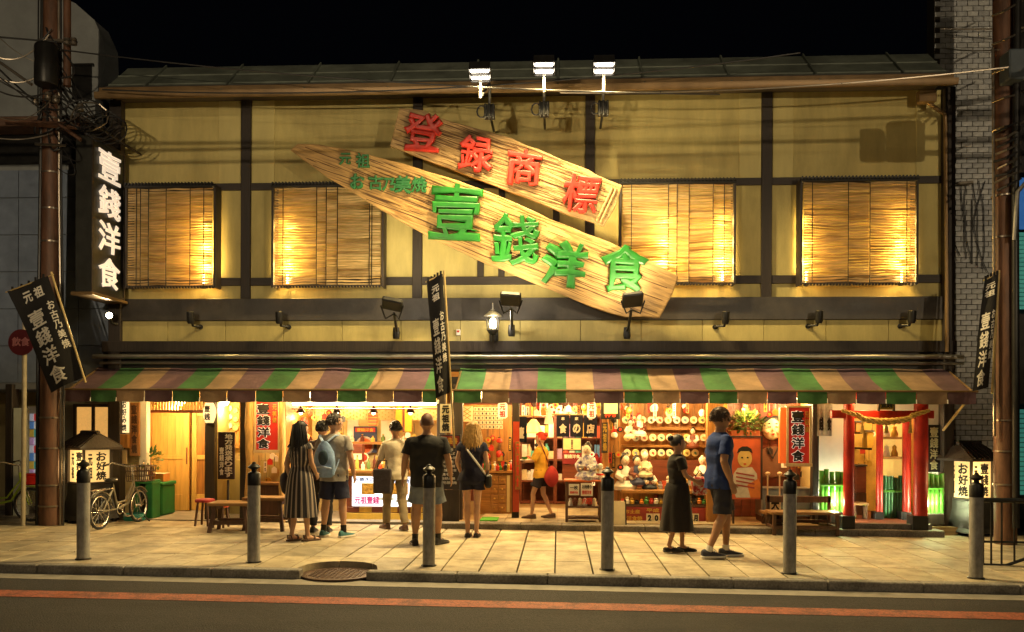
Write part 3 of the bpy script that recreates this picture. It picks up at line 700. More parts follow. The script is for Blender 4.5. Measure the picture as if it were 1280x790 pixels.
# ================================================================ bamboo blinds, each with a lamp behind
M_slat = mat('split_bamboo', (.62,.46,.22), .55, var=.4, scale=4, stretch=(1.0,14,14), bump=.3, trans=.42)
M_slats = [M_slat, mat('split_bamboo_pale', (.66,.50,.25), .55, var=.35, scale=4, stretch=(1.0,14,14), bump=.3, trans=.42), mat('split_bamboo_brown', (.48,.32,.13), .6, var=.4, scale=4, stretch=(1.0,14,14), bump=.3, trans=.35)]
def blind(label, px0, px1, py0, py1, cuts, glows, hid=0, Y=-.27):
    a, b = P(px0,(py0+py1)/2,Y), P(px1,(py0+py1)/2,Y); zt_, zb_ = P((px0+px1)/2,py0+6,Y).z, P((px0+px1)/2,py1,Y).z
    t = thing('bamboo_blind', label, 'bamboo blind', ((a.x+b.x)/2, Y, zb_))
    n = 38; W_ = b.x-a.x
    xs = [a.x]+[P(c,300,Y).x for c in cuts]+[b.x]
    for q in range(len(xs)-1):
        mb = MB(); u0, u1 = xs[q]+.004, xs[q+1]-.004; yy = Y+random.uniform(-.008,.008)
        for k in range(n):
            z = zb_+(zt_-zb_)*(k+.5)/n; h = (zt_-zb_)/n
            m_ = max(3, int((u1-u0)/.06)); V = []; mb.k = random.choice((0,0,1,2)); tl = random.uniform(-.010,.010)
            for i in range(m_+1):
                x = u0+(u1-u0)*i/m_; dz = .024*noise.noise(Vector((x*2.2, z*4.0, 3.1)))+.007*noise.noise(Vector((x*7, k*3.7, 1)))
                hh = h*.5*(.70+.42*noise.noise(Vector((x*5, k*5.1, 7))))
                V += [(x, yy-.004+tl, z+dz-hh), (x, yy+.002+tl, z+dz-hh), (x, yy+.002-tl, z+dz+hh), (x, yy-.004-tl, z+dz+hh)]
            mb.add(V, [(i*4+c, (i+1)*4+c, (i+1)*4+(c+1)%4, i*4+(c+1)%4) for i in range(m_) for c in range(4)])
        o = mb.build('slat_panel', M_slats, t); o['kind'] = 'stuff'; 
    for c in cuts+[px0+11, px1-11]:
        x = P(c,300,Y).x; MB().tube([(x,Y-.016,zb_),(x,Y-.016,zt_)], .007, 5).build('cord', M_black, t)
    mb = MB(); mb.tube([(a.x-.05,Y,zt_+.03),(b.x+.05,Y,zt_+.03)], .035, 8)
    k = 0; x = a.x-.03
    while x < b.x+.04: mb.obox(Matrix.Translation((x,Y-.02,zt_+.062)) @ Matrix.Rotation(.5,4,'Y'), .022, .05, .05); x += .055
    mb.build('head_roller', M_black, t)
    mb = MB(); x = a.x-.03
    while x < b.x+.04: mb.box(x-.012,x+.012,Y-.025,Y+.02,zb_-.045,zb_-.005); x += .05
    mb.box(a.x-.03,b.x+.03,Y-.012,Y+.012,zb_-.018,zb_-.002); mb.build('foot_rod', M_darkx, t)
    for x in (a.x-.03, b.x+.03): box('side_batten', M_dark, t, x-.018, x+.018, Y-.015, Y+.24, zb_-.03, zt_+.05, .004)
    for gx, e in glows:
        x = P(gx,300,Y).x
        l = thing('blind_lamp', 'slim upright lamp behind the ' + label.split(',')[0], 'lamp', (x, -.09, zb_))
        l['label'] = 'slim amber lamp glowing at the %s edge behind the %s' % ('left' if gx < (px0+px1)/2-20 else 'right' if gx > (px0+px1)/2+20 else 'middle', label.replace('bamboo ','')); l['label'] = ' '.join(l['label'].split()[:16])
        MB().tube([(x,-.085,zb_+.03),(x,-.085,zb_+.22)], .016, 8).build('tube', mat('amber_lamp_tube', (1,.7,.3), .5, emit=22, ecol=(1,.62,.18)), l, smooth=True)
        box('lamp_foot', M_black, l, x-.03, x+.03, -.12, -.04, zb_-.02, zb_+.03, .004)
        [lamp('lamp_light', 'POINT', (x,-.075,zb_+q), e*w_, AMBER, l, size=.03) for q, w_ in ((.12,.85),(.36,.75),(.66,.5),(1.0,.3))]
    return t
random.seed(11)
blind('bamboo blind at the far left beside the black lantern sign', 160, 266, 229, 357, [176,186,208,238], [(249,16)])
blind('bamboo blind left of the pointed wooden board', 343, 476, 228, 356, [396,408,422,462], [(355,15)])
blind('bamboo blind tucked behind the right end of the wooden board', 778, 916, 224, 353, [835,846,861,891], [(832,15),(906,16)])
blind('bamboo blind nearest the brick building on the right', 1004, 1144, 221, 353, [1060,1087], [(1133,18),(1012,8)])
M_tray = mat('black_dish', (.02,.02,.02), .4)

# ================================================================ carved boards
def plankwood(name, col, var): return mat(name, col, .62, var=var, scale=2.2, stretch=(1.0,9,9), bump=.5, bscale=5)
M_board = plankwood('weathered_cedar', (.42,.25,.085), .42)
M_crack = mat('crack_brown', (.10,.05,.02), .9, var=.3)
def board(name, label, poly, Y, thick, m, tilt, grain):
    """poly: photo pixels of the face; the face leans forward at the top by tilt"""
    O = P(sum(p[0] for p in poly)/len(poly), sum(p[1] for p in poly)/len(poly), Y)
    ang = math.atan2(-(grain[1][1]-grain[0][1]), grain[1][0]-grain[0][0])
    xd = Vector((math.cos(ang), 0, math.sin(ang))); zd = Vector((0, -math.cos(tilt), -math.sin(tilt)))
    zd = (zd - xd*zd.dot(xd)).normalized()
    M = frame(O, xd, zd); Mi = M.inverted()
    def onface(px, py):
        d = ray(px, py); n = M.col[2].to_3d(); t = (O-CAM).dot(n)/d.dot(n); return Mi @ (CAM+d*t)
    t = bpy.data.objects.new(name, None); C.objects.link(t); t.matrix_world = M; WM[t.name] = M
    meta(t, label, 'sign board')
    P2 = [onface(*p) for p in poly]; pl = [(p.x, p.y) for p in P2]
    # densify and roughen the outline
    dn = []
    for i in range(len(pl)):
        a, b = Vector(pl[i]), Vector(pl[(i+1) % len(pl)]); k = max(1, int((b-a).length/.18))
        for q in range(k):
            p = a.lerp(b, q/k); dn.append((p.x+.02*noise.noise(Vector((p.x*3,p.y*3,1))), p.y+.02*noise.noise(Vector((p.x*3,p.y*3,9)))))
    if sum(dn[i][0]*dn[(i+1)%len(dn)][1]-dn[(i+1)%len(dn)][0]*dn[i][1] for i in range(len(dn))) < 0: dn.reverse()
    mb = MB(); mb.prism(dn, Matrix.Translation((0,0,-thick)), thick)
    mb.build('board', m, t, bevel=.018, local=True, seg=2)
    # cracks and ridges along the grain, cut as thin raised and dark slivers
    xs_ = [p[0] for p in dn]; 
    def inside(x, y):
        c = False
        for i in range(len(dn)):
            x1, y1 = dn[i]; x2, y2 = dn[(i+1) % len(dn)]
            if (y1 > y) != (y2 > y) and x < (x2-x1)*(y-y1)/(y2-y1)+x1: c = not c
        return c
    cr = MB(); rd = MB()
    ys_ = [p[1] for p in dn]
    for i in range(420):
        x = random.uniform(min(xs_), max(xs_)); y = random.uniform(min(ys_), max(ys_)); L_ = random.uniform(.2, 1.3)
        if not (inside(x-L_/2-.05, y) and inside(x+L_/2+.05, y) and inside(x, y+.03) and inside(x, y-.03)): continue
        w_ = random.uniform(.002, .009); tgt = cr if i % 3 else rd; n = 8; hz = .002 if i % 3 else .007
        up = []; dw = []
        for k in range(n+1):
            f = k/n; yy = y+.02*noise.noise(Vector((x+f*L_*2, y*5, 2))); ww = w_*math.sin(math.pi*(f*.96+.02))
            up.append((x-L_/2+L_*f, yy+ww, 0)); dw.append((x-L_/2+L_*f, yy-ww, 0))
        tgt.prism(dw+up[::-1], Matrix.Translation((0,0,0)), hz)
    for fy in (-.55, -.1, .35):                  # long splits between the laminated planks
        seg_ = []
        for k in range(60):
            x = min(xs_)+(max(xs_)-min(xs_))*k/59; y = fy*(max(ys_)-min(ys_))*.42+.03*noise.noise(Vector((x*1.3, fy*9, 5)))
            if inside(x, y+.02) and inside(x, y-.02): seg_.append((x, y))
        for (xa, ya), (xb, yb) in zip(seg_, seg_[1:]):
            if xb-xa < .2: cr.prism([(xa,ya-.006),(xb,yb-.006),(xb,yb+.006),(xa,ya+.006)], Matrix.Identity(4), .002)
    cr.build('crack', M_crack, t, local=True); rd.build('grain_ridge', m, t, local=True)
    return t, M, onface
def carved(t, onface, ch, px, py, size_px, m, depth=.07, bold=.035, rot=0.0, sx=1.0, nm='carved_character'):
    a = onface(px, py); b = onface(px+10, py); s = (b-a).length/10
    ex = onface(px+10, py+10*math.tan(rot)) - a; an = math.atan2(ex.y, ex.x)
    mb = MB(); put_text(mb, ch, Matrix.Translation((a.x, a.y, .0)) @ Matrix.Rotation(an, 4, 'Z'), size_px*s*sx, size_px*s, depth, bold, wob=.05, brush=(bold*.35+.002, bold*1.5+.008))
    return mb.build(nm, m, t, local=True, smooth=True)
M_gchar = mat('green_carved_paint', (.004,.115,.005), .45, var=.4, scale=3, bump=.3, bscale=14)
M_dgchar = mat('dark_green_carved_paint', (.012,.12,.03), .45, var=.2, scale=6)
M_rchar = mat('red_carved_paint', (.36,.014,.006), .45, var=.4, scale=4, bump=.3, bscale=14)
random.seed(21)
t, M, on = board('wooden_signboard', 'long pointed wooden board with big green carved characters across the facade', [(362,187),(372,179),(398,180),(455,191),(533,213),(573,226),(640,251),(703,280),(777,309),(849,345),(842,366),(825,397),(782,396),(741,384),(690,363),(640,343),(593,322),(538,298),(477,263),(441,240),(395,212)], -.62, .16, M_board, .12, ((372,184),(838,368)))
for ch, x, y, s in (('壹',571,265,66),('錢',645,299,62),('洋',706,331,58),('食',781,335,60)): carved(t, on, ch, x, y, s, M_gchar, .10, {'壹':.02,'錢':.02,'洋':.038,'食':.03}[ch], .06)
for ch, x, y, s in (('元',432,199,15),('祖',454,201,18)): carved(t, on, ch, x, y, s, M_dgchar, .04, .03, .04)
for ch, x, y, s in (('お',447,227,19),('古',470,228,18),('乃',487,231,17),('美',504,231,22),('焼',524,231,20)): carved(t, on, ch, x, y, s, M_dgchar, .04, .035, .04)
t, M, on = board('wooden_signboard', 'shorter wooden board with red carved characters above the long green one', [(499,134),(527,138),(563,151),(640,173),(720,206),(778,232),(769,257),(755,283),(700,264),(640,240),(600,225),(530,199),(488,182)], -.66, .13, plankwood('weathered_cedar_grey', (.35,.22,.09), .42), .12, ((495,160),(765,258)))
for ch, x, y, s in (('登',530,166,47),('録',596,192,43),('商',656,210,43),('標',727,243,45)): carved(t, on, ch, x, y, s, M_rchar, .08, .026, .12)
a, b = on(772,237), on(752,279)
mb = MB()
for k in (0, 1): mb.tube([(a.x-.06*k-.02, a.y, .012), (b.x-.06*k-.02, b.y+.0, .012)], .022, 6)
mb.build('end_moulding', plankwood('weathered_cedar_grey', (.35,.22,.09), .42), t, local=True)

# ================================================================ floodlights and spotlights
def flood_up(label, px, py, pxb, pyb, aim, e):
    """lit floodlight on a stalk above the eave, turned back to the boards"""
    Y = -1.55; c = P(px, py, Y); b = P(pxb, pyb, -.95)
    t = thing('floodlight', label, 'floodlight', b)
    d = Vector((.0, -.42, -.91)).normalized(); M = frame(c, Vector((1,0,0)), d)
    mb = MB(); mb.obox(M @ Matrix.Translation((0,0,-.055)), .30, .25, .12); [mb.obox(M @ Matrix.Translation((q,0,.012)), .02, .25, .05) for q in (-.15,.15)]; [mb.obox(M @ Matrix.Translation((0,q,.015)), .28, .02, .06) for q in (-.125,0,.125)]; mb.build('housing', M_bmet, t, bevel=.02)
    mb = MB()
    for k in (-1, 1): mb.tube([M @ Vector((-.125,k*.062,.02)), M @ Vector((.125,k*.062,.02))], .018, 8)
    mb.build('lit_lens', M_lens, t)
    MB().tube([c-d*.1, c+Vector((0,.1,-.3)), P(pxb,pyb-35,-1.1), b+Vector((0,0,.1))], .022, 8).build('stalk', M_steel, t, smooth=True)
    mb = MB(); mb.obox(Matrix.Translation(b), .16, .14, .2)
    for k in (-1,0,1): mb.obox(Matrix.Translation(b+Vector((k*.06,-.085,-.02))), .035, .03, .24)
    mb.build('ballast_box', M_bmet, t, bevel=.01)
    MB().tube([b+Vector((math.cos(6.283*k/10)*.07-.12, -.02, math.sin(6.283*k/10)*.09)) for k in range(11)], .012, 6).build('cable_loop', M_cable, t, smooth=True)
    MB().tube([b, Vector((b.x,-.1,b.z))], .02, 6).build('bracket', M_bmet, t)
    lamp('flood_light', 'SPOT', c+d*.06, e, (1,.74,.32), t, target=c+d, size=.12, spot=168, blend=.5)
    return t
flood_up('left lit floodlight over the eave, tilted sideways', 600, 92, 612, 140, P(560,240,0), 600)
flood_up('middle lit floodlight standing straight above the eave', 680, 84, 680, 137, P(660,250,0), 600)
flood_up('right lit floodlight standing straight above the eave', 755, 84, 754, 136, P(770,250,0), 600)
def flood_low(label, px, py, pxb, pyb, aim, e, tilt=0.0, roll=0.0):
    Y = -1.5; c = P(px, py, Y); b = P(pxb, pyb, -.2)
    t = thing('floodlight', label, 'floodlight', b)
    d = (aim-c).normalized(); M = frame(c, Vector((math.cos(roll),0,-math.sin(roll))), d)
    mb = MB(); mb.obox(M @ Matrix.Translation((0,0,-.03)), .30, .24, .09); mb.build('housing', M_black, t, bevel=.02)
    mb = MB(); mb.obox(M @ Matrix.Translation((0,0,.018)), .25, .18, .006); mb.build('lit_lens', M_lens, t)
    mb = MB(); mb.tube([c-d*.05+Vector((-.17,0,0)), c-d*.12+Vector((-.1,.1,-.13)), c+Vector((0,.1,-.15))], .012, 6); mb.tube([c-d*.05+Vector((.17,0,0)), c-d*.12+Vector((.1,.1,-.13)), c+Vector((0,.1,-.15))], .012, 6)
    mb.build('yoke', M_bmet, t, smooth=True)
    MB().tube([c+Vector((0,.1,-.15)), c.lerp(b,.5)+Vector((0,.1,-.16)), b+Vector((0,-.1,0)), b+Vector((0,.15,0))], .022, 8).build('arm', M_bmet, t, smooth=True)
    mb = MB(); mb.lathe([(.001,-.1),(.05,-.1),(.06,-.05),(.05,.08),(.001,.09)], Matrix.Translation(b+Vector((0,-.12,-.02))), 12, False); mb.build('wall_mount', M_bmet, t, smooth=True)
    lamp('flood_light', 'SPOT', c+d*.06, e, (1,.80,.40), t, target=aim, size=.12, spot=110, blend=.8)
flood_low('black floodlight on the left tilted upward at the pointed board', 491, 378, 497, 415, P(530,240,-.4), 85, roll=.35)
flood_low('black square floodlight beside the glass wall lantern', 639, 372, 640, 412, P(660,270,-.4), 85)
flood_low('black square floodlight in front of the lower tip of the board', 790, 373, 783, 415, P(760,300,-.4), 85)
def wall_spot(label, px, py, lit=False):
    c = P(px, py, -.32); t = thing('wall_spotlight', label, 'spotlight', P(px, py, -.06))
    mb = MB(); M = Matrix.Translation(c) @ Matrix.Rotation(.12, 4, 'X')
    if lit: M = frame(c, (1,.5,0), (.45,-.72,-.12))
    mb.lathe([(.001,-.10),(.045,-.10),(.06,-.06),(.06,.09),(.05,.10),(.05,.085),(.001,.085)], M, 14, False); mb.build('housing', M_black, t, smooth=True)
    e_ = P(px+(10 if px < 640 else -12), py+11, -.16)
    MB().tube([c, c+Vector((0,.1,-.12)), e_, e_+Vector((0,.12,0))], .022, 8).build('arm', M_black, t, smooth=True)
    MB().lathe([(.001,0),(.04,0),(.04,.02),(.001,.02)], Matrix.Translation(e_+Vector((0,.1,0))) @ Matrix.Rotation(1.57,4,'X'), 12, False).build('base', M_black, t)
    if lit:
        mb = MB(); mb.lathe([(.001,.088),(.049,.088),(.049,.094),(.001,.094)], M, 14, False); mb.build('lit_lens', mat('lit_spot_lens', (1,.9,.7), .5, emit=14, ecol=(1,.85,.55)), t)
        d = (M.to_3x3() @ Vector((0,0,1)))
        lamp('spot_light', 'SPOT', M @ Vector((0,0,.12)), 60, (1,.78,.4), t, target=M @ Vector((0,0,1)), size=.05, spot=110, blend=.8)
wall_spot('lit wall spotlight shining under the black lantern sign', 136, 394, True)
wall_spot('black wall spotlight below the leftmost blind', 238, 397); wall_spot('black wall spotlight below the second blind from the left', 349, 397)
wall_spot('black wall spotlight right of the wooden board tip', 907, 397); wall_spot('black wall spotlight below the left half of the rightmost blind', 1024, 396); wall_spot('black wall spotlight at the right end near the brick wall', 1140, 396)
# glass wall lantern
c = P(616, 402, -.35); t = thing('wall_lantern', 'old glass wall lantern with domed cap, lit, below the long board', 'wall lantern', c)
MB().lathe([(.001,.30),(.01,.29),(.012,.2),(.035,.19),(.04,.165),(.06,.16),(.135,.10),(.15,.085),(.14,.08),(.001,.08)][::-1], Matrix.Translation(c), 16, False).build('cap', M_steel, t, smooth=True)
mb = MB()
for k in range(6):
    a = 6.283*k/6+.3; mb.tube([c+Vector((math.cos(a)*.105,math.sin(a)*.105,.08)), c+Vector((math.cos(a)*.085,math.sin(a)*.085,-.14))], .009, 5)
mb.lathe([(.05,-.2),(.09,-.15),(.095,-.135),(.08,-.13),(.001,-.13)], Matrix.Translation(c), 12, False); mb.build('cage', M_bmet, t)
MB().lathe([(.001,-.11),(.05,-.1),(.06,-.03),(.04,.05),(.001,.06)], Matrix.Translation(c), 12, False).build('bulb', mat('lantern_bulb', (1,.9,.6), .5, emit=5, ecol=(1,.82,.45)), t, smooth=True)
MB().tube([c+Vector((0,0,-.2)), c+Vector((0,.05,-.3)), Vector((c.x,-.06,c.z-.28))], .025, 8).build('bracket', M_bmet, t, smooth=True)
box('wall_plate', M_bmet, t, c.x-.07, c.x+.07, -.13, -.06, c.z-.4, c.z-.12, .01)
lamp('lantern_light', 'POINT', c+Vector((0,-.2,0)), 8, WHITE, t, size=.08)
c = P(573,414,-.07); t = thing('sensor_box', 'tiny white and red sensor box on the yellow band by the centre banner', 'sensor', c)
box('case', M_white, t, c.x-.035, c.x+.035, -.1, -.06, c.z-.07, c.z+.03, .006); box('red_light', M_red, t, c.x-.02, c.x+.02, -.105, -.1, c.z-.02, c.z+.01)
c = P(786,410,-.1)
# ================================================================ projecting black lantern sign
Xs = fx(160); yn = -1.15; zT, zB = P(160,196,0).z, P(158,378,0).z
t = thing('projecting_sign', 'tall black projecting sign with glowing white characters and little tiled roof at the left', 'sign', (Xs, yn/2, zB))
box('case', mat('black_lacquer_sign', (.022,.022,.018), .4, var=.3), t, Xs-.26, Xs, yn, -.15, zB, zT, .012)
mb = MB()
for y0, y1 in ((yn-.008, yn+.04), (-.19, -.142)): mb.box(Xs-.0, Xs+.014, y0, y1, zB, zT)
mb.box(Xs-.0, Xs+.012, yn+.04, -.19, zB, zB+.05); mb.box(Xs, Xs+.012, yn+.04, -.19, zT-.05, zT); mb.build('frame', M_dark, t)
box('foot_board', M_gut, t, Xs-.3, Xs+.05, yn-.05, -.12, zB-.05, zB-.002, .006)
mb = MB(); z0 = zT+.02
for s in (-1, 1):
    for k in range(4):
        x0_, x1_ = -.13+s*(.02+.08*k), -.13+s*(.02+.08*(k+1)+.01); h0, h1 = .2-.045*k, .2-.045*(k+1)
        A = [(Xs+x0_, yn-.15, z0+h0), (Xs+x1_, yn-.15, z0+h1), (Xs+x1_, -.02, z0+h1), (Xs+x0_, -.02, z0+h0)]
        Bq = [(p[0], p[1], p[2]-.03) for p in A]
        mb.add(A+Bq, [(0,1,2,3),(7,6,5,4),(0,4,5,1),(1,5,6,2),(2,6,7,3),(3,7,4,0)])
mb.build('roof', M_dark, t, fix=True)
MB().tube([(Xs-.13,yn-.17,z0+.21),(Xs-.13,-.02,z0+.21)], .03, 8).build('roof_ridge', M_dark, t)
M_gl = mat('glowing_lettering', (.9,.8,.66), .6, emit=.30, ecol=(1,.82,.62), var=.03)
n = 4
for i, ch in enumerate('壹錢洋食'):
    hh = (zT-zB)*.93/n; mb = MB()
    M = frame((Xs+.006, (yn-.15)/2, zT-(zT-zB)*.035-hh*(i+.5)), (0,1,0), (1,0,0))
    put_text(mb, ch, M, .66, hh*.86, .03, .018, wob=.04); mb.build('lit_character', M_gl, t, smooth=True)
# ================================================================ banners
M_ban = mat('black_banner_cloth', (.014,.012,.011), .85, var=.3, scale=12, bump=.2, bscale=120)
M_bam = MATS['bamboo_pole']
def banner(label, q, Y, pole, cols, wave=.05, wide=True):
    """q: photo pixels of top left, top right, bottom right, bottom left"""
    c = [P(x, y, Y) for x, y in q]; t = thing('banner', label, 'banner', (c[2]+c[3])/2)
    nu, nv = 8, 22
    def S_(u, v, off=0.0):
        p = (c[0]*(1-u)+c[1]*u)*(1-v)+(c[3]*(1-u)+c[2]*u)*v
        return p+Vector((0, wave*math.sin(v*5+u*3)*.5+wave*.6*math.sin(u*6+v*2)-off, 0))
    mb = MB(); V = [S_(i/nu, j/nv) for j in range(nv+1) for i in range(nu+1)]
    V2 = [p+Vector((0,.004,0)) for p in V]; n = len(V)
    f = [(j*(nu+1)+i, (j+1)*(nu+1)+i, (j+1)*(nu+1)+i+1, j*(nu+1)+i+1) for j in range(nv) for i in range(nu)]
    mb.add(V, f); mb.add(V2, [tuple(reversed(x)) for x in f]); mb.build('cloth', M_ban, t, smooth=True)
    for txt, u, v0, v1, w_, b_ in cols:
        k = len(txt)
        mb = MB()
        for i, ch in enumerate(txt):
            vs, fs = glyphs(ch, b_); ex = max(p.x for p in vs)*2; ey = max(p.y for p in vs)*2
            hv = (v1-v0)/k; vc = v0+hv*(i+.5); out = []
            for p in vs: out.append(S_(u+p.x/ex*w_, vc-p.y/ey*hv*.88, .004+(p.z+1)*.0015))
            mb.add(out, fs)
        mb.build('lettering', M_wink, t)
    a, b = [P(x, y, Y+.03) for x, y in pole]; MB().tube([a, b], .016, 8).build('pole', M_bam, t, smooth=True)
    d = (c[1]-c[0]); MB().tube([c[0]-d*.06+Vector((0,.02,0)), c[1]+d*.12+Vector((0,.02,0))], .010, 6).build('top_rod', M_bam, t)
    mb = MB()
    for k in range(5): p = S_(.1+.2*k, 0); mb.obox(Matrix.Translation(p+Vector((0,0,.02))), .03, .012, .06)
    mb.build('loop', M_ban, t)
    return t
banner('black slanted banner hanging from the left utility pole', [(9,364),(60,345),(105,470),(64,491)], -1.6, ((64,340),(107,478)), [('元',.36,.05,.17,.24,.03),('祖',.68,.05,.17,.26,.03),('壹錢洋食',.40,.24,.97,.46,.02),('お古乃美焼',.86,.22,.70,.17,.02)])
banner('narrow black banner seen nearly edge on in the gap between the two awnings', [(533,352),(553,342),(563,490),(545,498)], -1.55, ((555,338),(568,560)), [('元祖',.5,.06,.2,.5,.04),('壹錢洋食',.38,.33,.98,.42,.02),('お古乃美焼',.80,.3,.74,.25,.025)], wave=.03)
banner('narrow black banner with amber lettering beside the right brown pole', [(1231,350),(1248,342),(1237,484),(1216,489)], -1.6, ((1249,338),(1240,492)), [('元祖',.5,.05,.18,.6,.04),('壹錢洋食',.36,.30,.98,.46,.02),('お古乃美焼',.82,.3,.75,.25,.025)], wave=.03)
# ================================================================ red hanging sign boxes
M_rsign = mat('red_sign_face', (.46,.022,.012), .5, var=.06, emit=.07, ecol=(.8,.03,.015))
M_osign = mat('orange_sign_face', (.72,.14,.02), .5, var=.06, emit=.2, ecol=(1,.14,.02))
M_pale = wood('pale_sign_frame', (.6,.45,.26), 'z', .55, var=.15)
def red_sign(label, px0, py0, px1, py1, Y, main, small, side):
    a, b = P(px0,py1,Y), P(px1,py0,Y); t = thing('shop_sign', label, 'sign', ((a.x+b.x)/2, Y, a.z))
    w, h = b.x-a.x, b.z-a.z
    box('panel', M_rsign, t, a.x+.03, b.x-.03, Y+.02, Y+.09, a.z+.05, b.z-.03)
    mb = MB()
    for x0_, x1_ in ((a.x,a.x+.035),(b.x-.035,b.x)): mb.box(x0_,x1_,Y,Y+.11,a.z+.051,b.z-.031)
    mb.box(a.x-.01,b.x+.01,Y-.004,Y+.114,a.z,a.z+.05); mb.box(a.x,b.x,Y-.004,Y+.114,b.z-.03,b.z); mb.build('frame', M_pale, t, bevel=.004)
    u = .60 if side > 0 else .40                 # main characters left or right of the small ones
    mc = a.x+w*(.36 if side > 0 else .46); sc = a.x+w*(.78 if side > 0 else .82)
    o_ = MB(); k = MB(); n = len(main); hh = h*.86/n
    for i, ch in enumerate(main):
        M = frame((mc, Y+.018, b.z-h*.075-hh*(i+.5)), (1,0,0), (0,-1,0))
        put_text(o_, ch, M, w*.54, hh*.94, .006, .07); M2 = M @ Matrix.Translation((0,0,.006)); put_text(k, ch, M2, w*.50, hh*.87, .006, .04)
    o_.build('white_outline', mat('lit_white_outline', (.8,.74,.62), .6, emit=.22, ecol=(1,.86,.66)), t); k.build('lettering', M_ink, t)
    sm = MB(); hh = h*.36/len(small)
    for i, ch in enumerate(small): put_text(sm, ch, frame((sc, Y+.018, b.z-h*.09-hh*(i+.5)), (1,0,0), (0,-1,0)), w*.17, hh*.86, .006, .03)
    sm.build('small_lettering', M_gold, t)
    return t
red_sign('red hanging sign left of the kitchen window, black characters with white outline', 317, 499, 350, 566, -.12, '壹錢洋食', '元祖焼', 1)
ts = red_sign('red hanging sign with an orange side face on the right by the moon faced mask', 983, 507, 1015, 583, -.35, '壹錢洋食', '元祖焼', -1)
a, b = P(975,583,-.35), P(983,507,-.35); box('side_face', M_osign, ts, a.x, b.x-.002, -.34, -.25, a.z+.05, b.z-.03)
# ================================================================ lantern boxes standing on the pavement
def lantern_box(label, px, py, y_eave, y_top, wpx, y_light0, y_light1, txtL, txtR, rz):
    g = G(px, py); s = px_m(g.y); z = lambda yy: P(px, yy, g.y).z-g.z
    t = thing('standing_lantern', label, 'lantern', g, rz); W_ = wpx/s
    zl0, zl1, ze, zt_ = z(y_light1), z(y_light0), z(y_eave), z(y_top)
    mb = MB(); b0 = W_*.62; b1 = W_*.45
    mb.loft([[Vector((x*q, y*q, zz)) for x, y in ((-1,-1),(1,-1),(1,1),(-1,1))] for q, zz in ((b0,.05),(b0*.9,.12),(b1*1.02,zl0*.75),(b1,zl0))]); mb.build('base', M_bmet, t, local=True, bevel=.008)
    mb = MB(); 
    for sx in (-1,1):
        for sy in (-1,1): MB().box(sx*b0*.8-.03, sx*b0*.8+.03, sy*b0*.8-.03, sy*b0*.8+.03, -.03, .05).build('foot', M_bmet, t, local=True)
    q = b1*.97; core = MB().box(-q+.02, q-.02, -q+.02, q-.02, zl0+.01, zl1); core.build('lit_case', mat('lantern_lit_paper', (.9,.74,.45), .6, var=.1, scale=3, emit=.27, ecol=(1,.62,.2)), t, local=True)
    mb = MB()
    for sx in (-1,1):
        for sy in (-1,1): mb.box(sx*q-.018, sx*q+.018, sy*q-.018, sy*q+.018, zl0, zl1+.02)
    for sy in (-1,1): mb.box(-q+.018, q-.018, sy*q-.012, sy*q+.012, zl0, zl0+.03); mb.box(sy*q-.012, sy*q+.012, -q+.018, q-.018, zl0, zl0+.03)
    mb.build('frame', M_dark, t, local=True, bevel=.003)
    for (txts, x, zd, o) in ((txtR, (1,0,0), (0,-1,0), (0,-q+.018,0)), (txtL, (0,-1,0), (-1,0,0), (-q+.018,0,0)), (txtL, (0,1,0), (1,0,0), (q-.018,0,0))):
        mb = MB(); hh = (zl1-zl0-.06)/len(txts[0])
        M = frame((o[0], o[1], (zl0+zl1)/2+.01), x, zd)
        col_text(mb, txts[0], M @ Matrix.Translation((q*.3,0,0)), q*.75, zl1-zl0-.08, .006, .03); 
        col_text(mb, txts[1], M @ Matrix.Translation((-q*.5,0,0)), q*.32, (zl1-zl0)*.75, .006, .03)
        mb.build('lettering', M_ink, t, local=True)
    mb = MB(); e = W_*.68; zr = zt_-ze
    # gabled roof with ridge along x
    A = [(-e,-e,0),(e,-e,0),(e*.62,0,zr),(-e*.62,0,zr),(-e,e,0),(e,e,0)]
    A = [(x,y,zz+ze) for x,y,zz in A]; Bq = [(x,y,zz-.035) for x,y,zz in A]
    mb.add(A+Bq, [(0,1,2,3),(3,2,5,4),(1,5,2),(4,0,3),(7,6,9,8),(8,9,10,11) if False else (9,8,11,10),(0,6,7,1),(5,11,10,4),(1,7,11,5),(4,10,6,0)])
    mb.build('roof', M_dark, t, local=True, fix=True)
    mb = MB(); mb.tube([(-e*.68,0,ze+zr+.005),(e*.68,0,ze+zr+.005)], .035, 8)
    mb.build('roof_ridge', M_dark, t, local=True)
    mb = MB()
    for i in range(7):
        f = -.9+1.8*i/6
        for sy in (-1,1): mb.tube([(f*e, sy*e, ze+.015), (f*e*.62, 0, ze+zr+.012)], .012, 5)
    mb.build('roof_batten', M_dark, t, local=True)
    lamp('lantern_light', 'POINT', Vector(g)+Vector((0,-W_*.75,(zl0+zl1)/2)), 9, WARM, t, size=.15)
    return t
lantern_box('standing lantern with dark gabled roof at the left pole, glowing paper sides', 112, 652, 559, 541, 42, 562, 604, ('お好焼','元祖'), ('壹錢焼','元祖'), -.55)
lantern_box('standing lantern with brown gabled roof in front of the brick wall', 1211, 668, 573, 554, 41, 576, 624, ('お好焼','元祖'), ('壹錢焼','元祖'), .45)
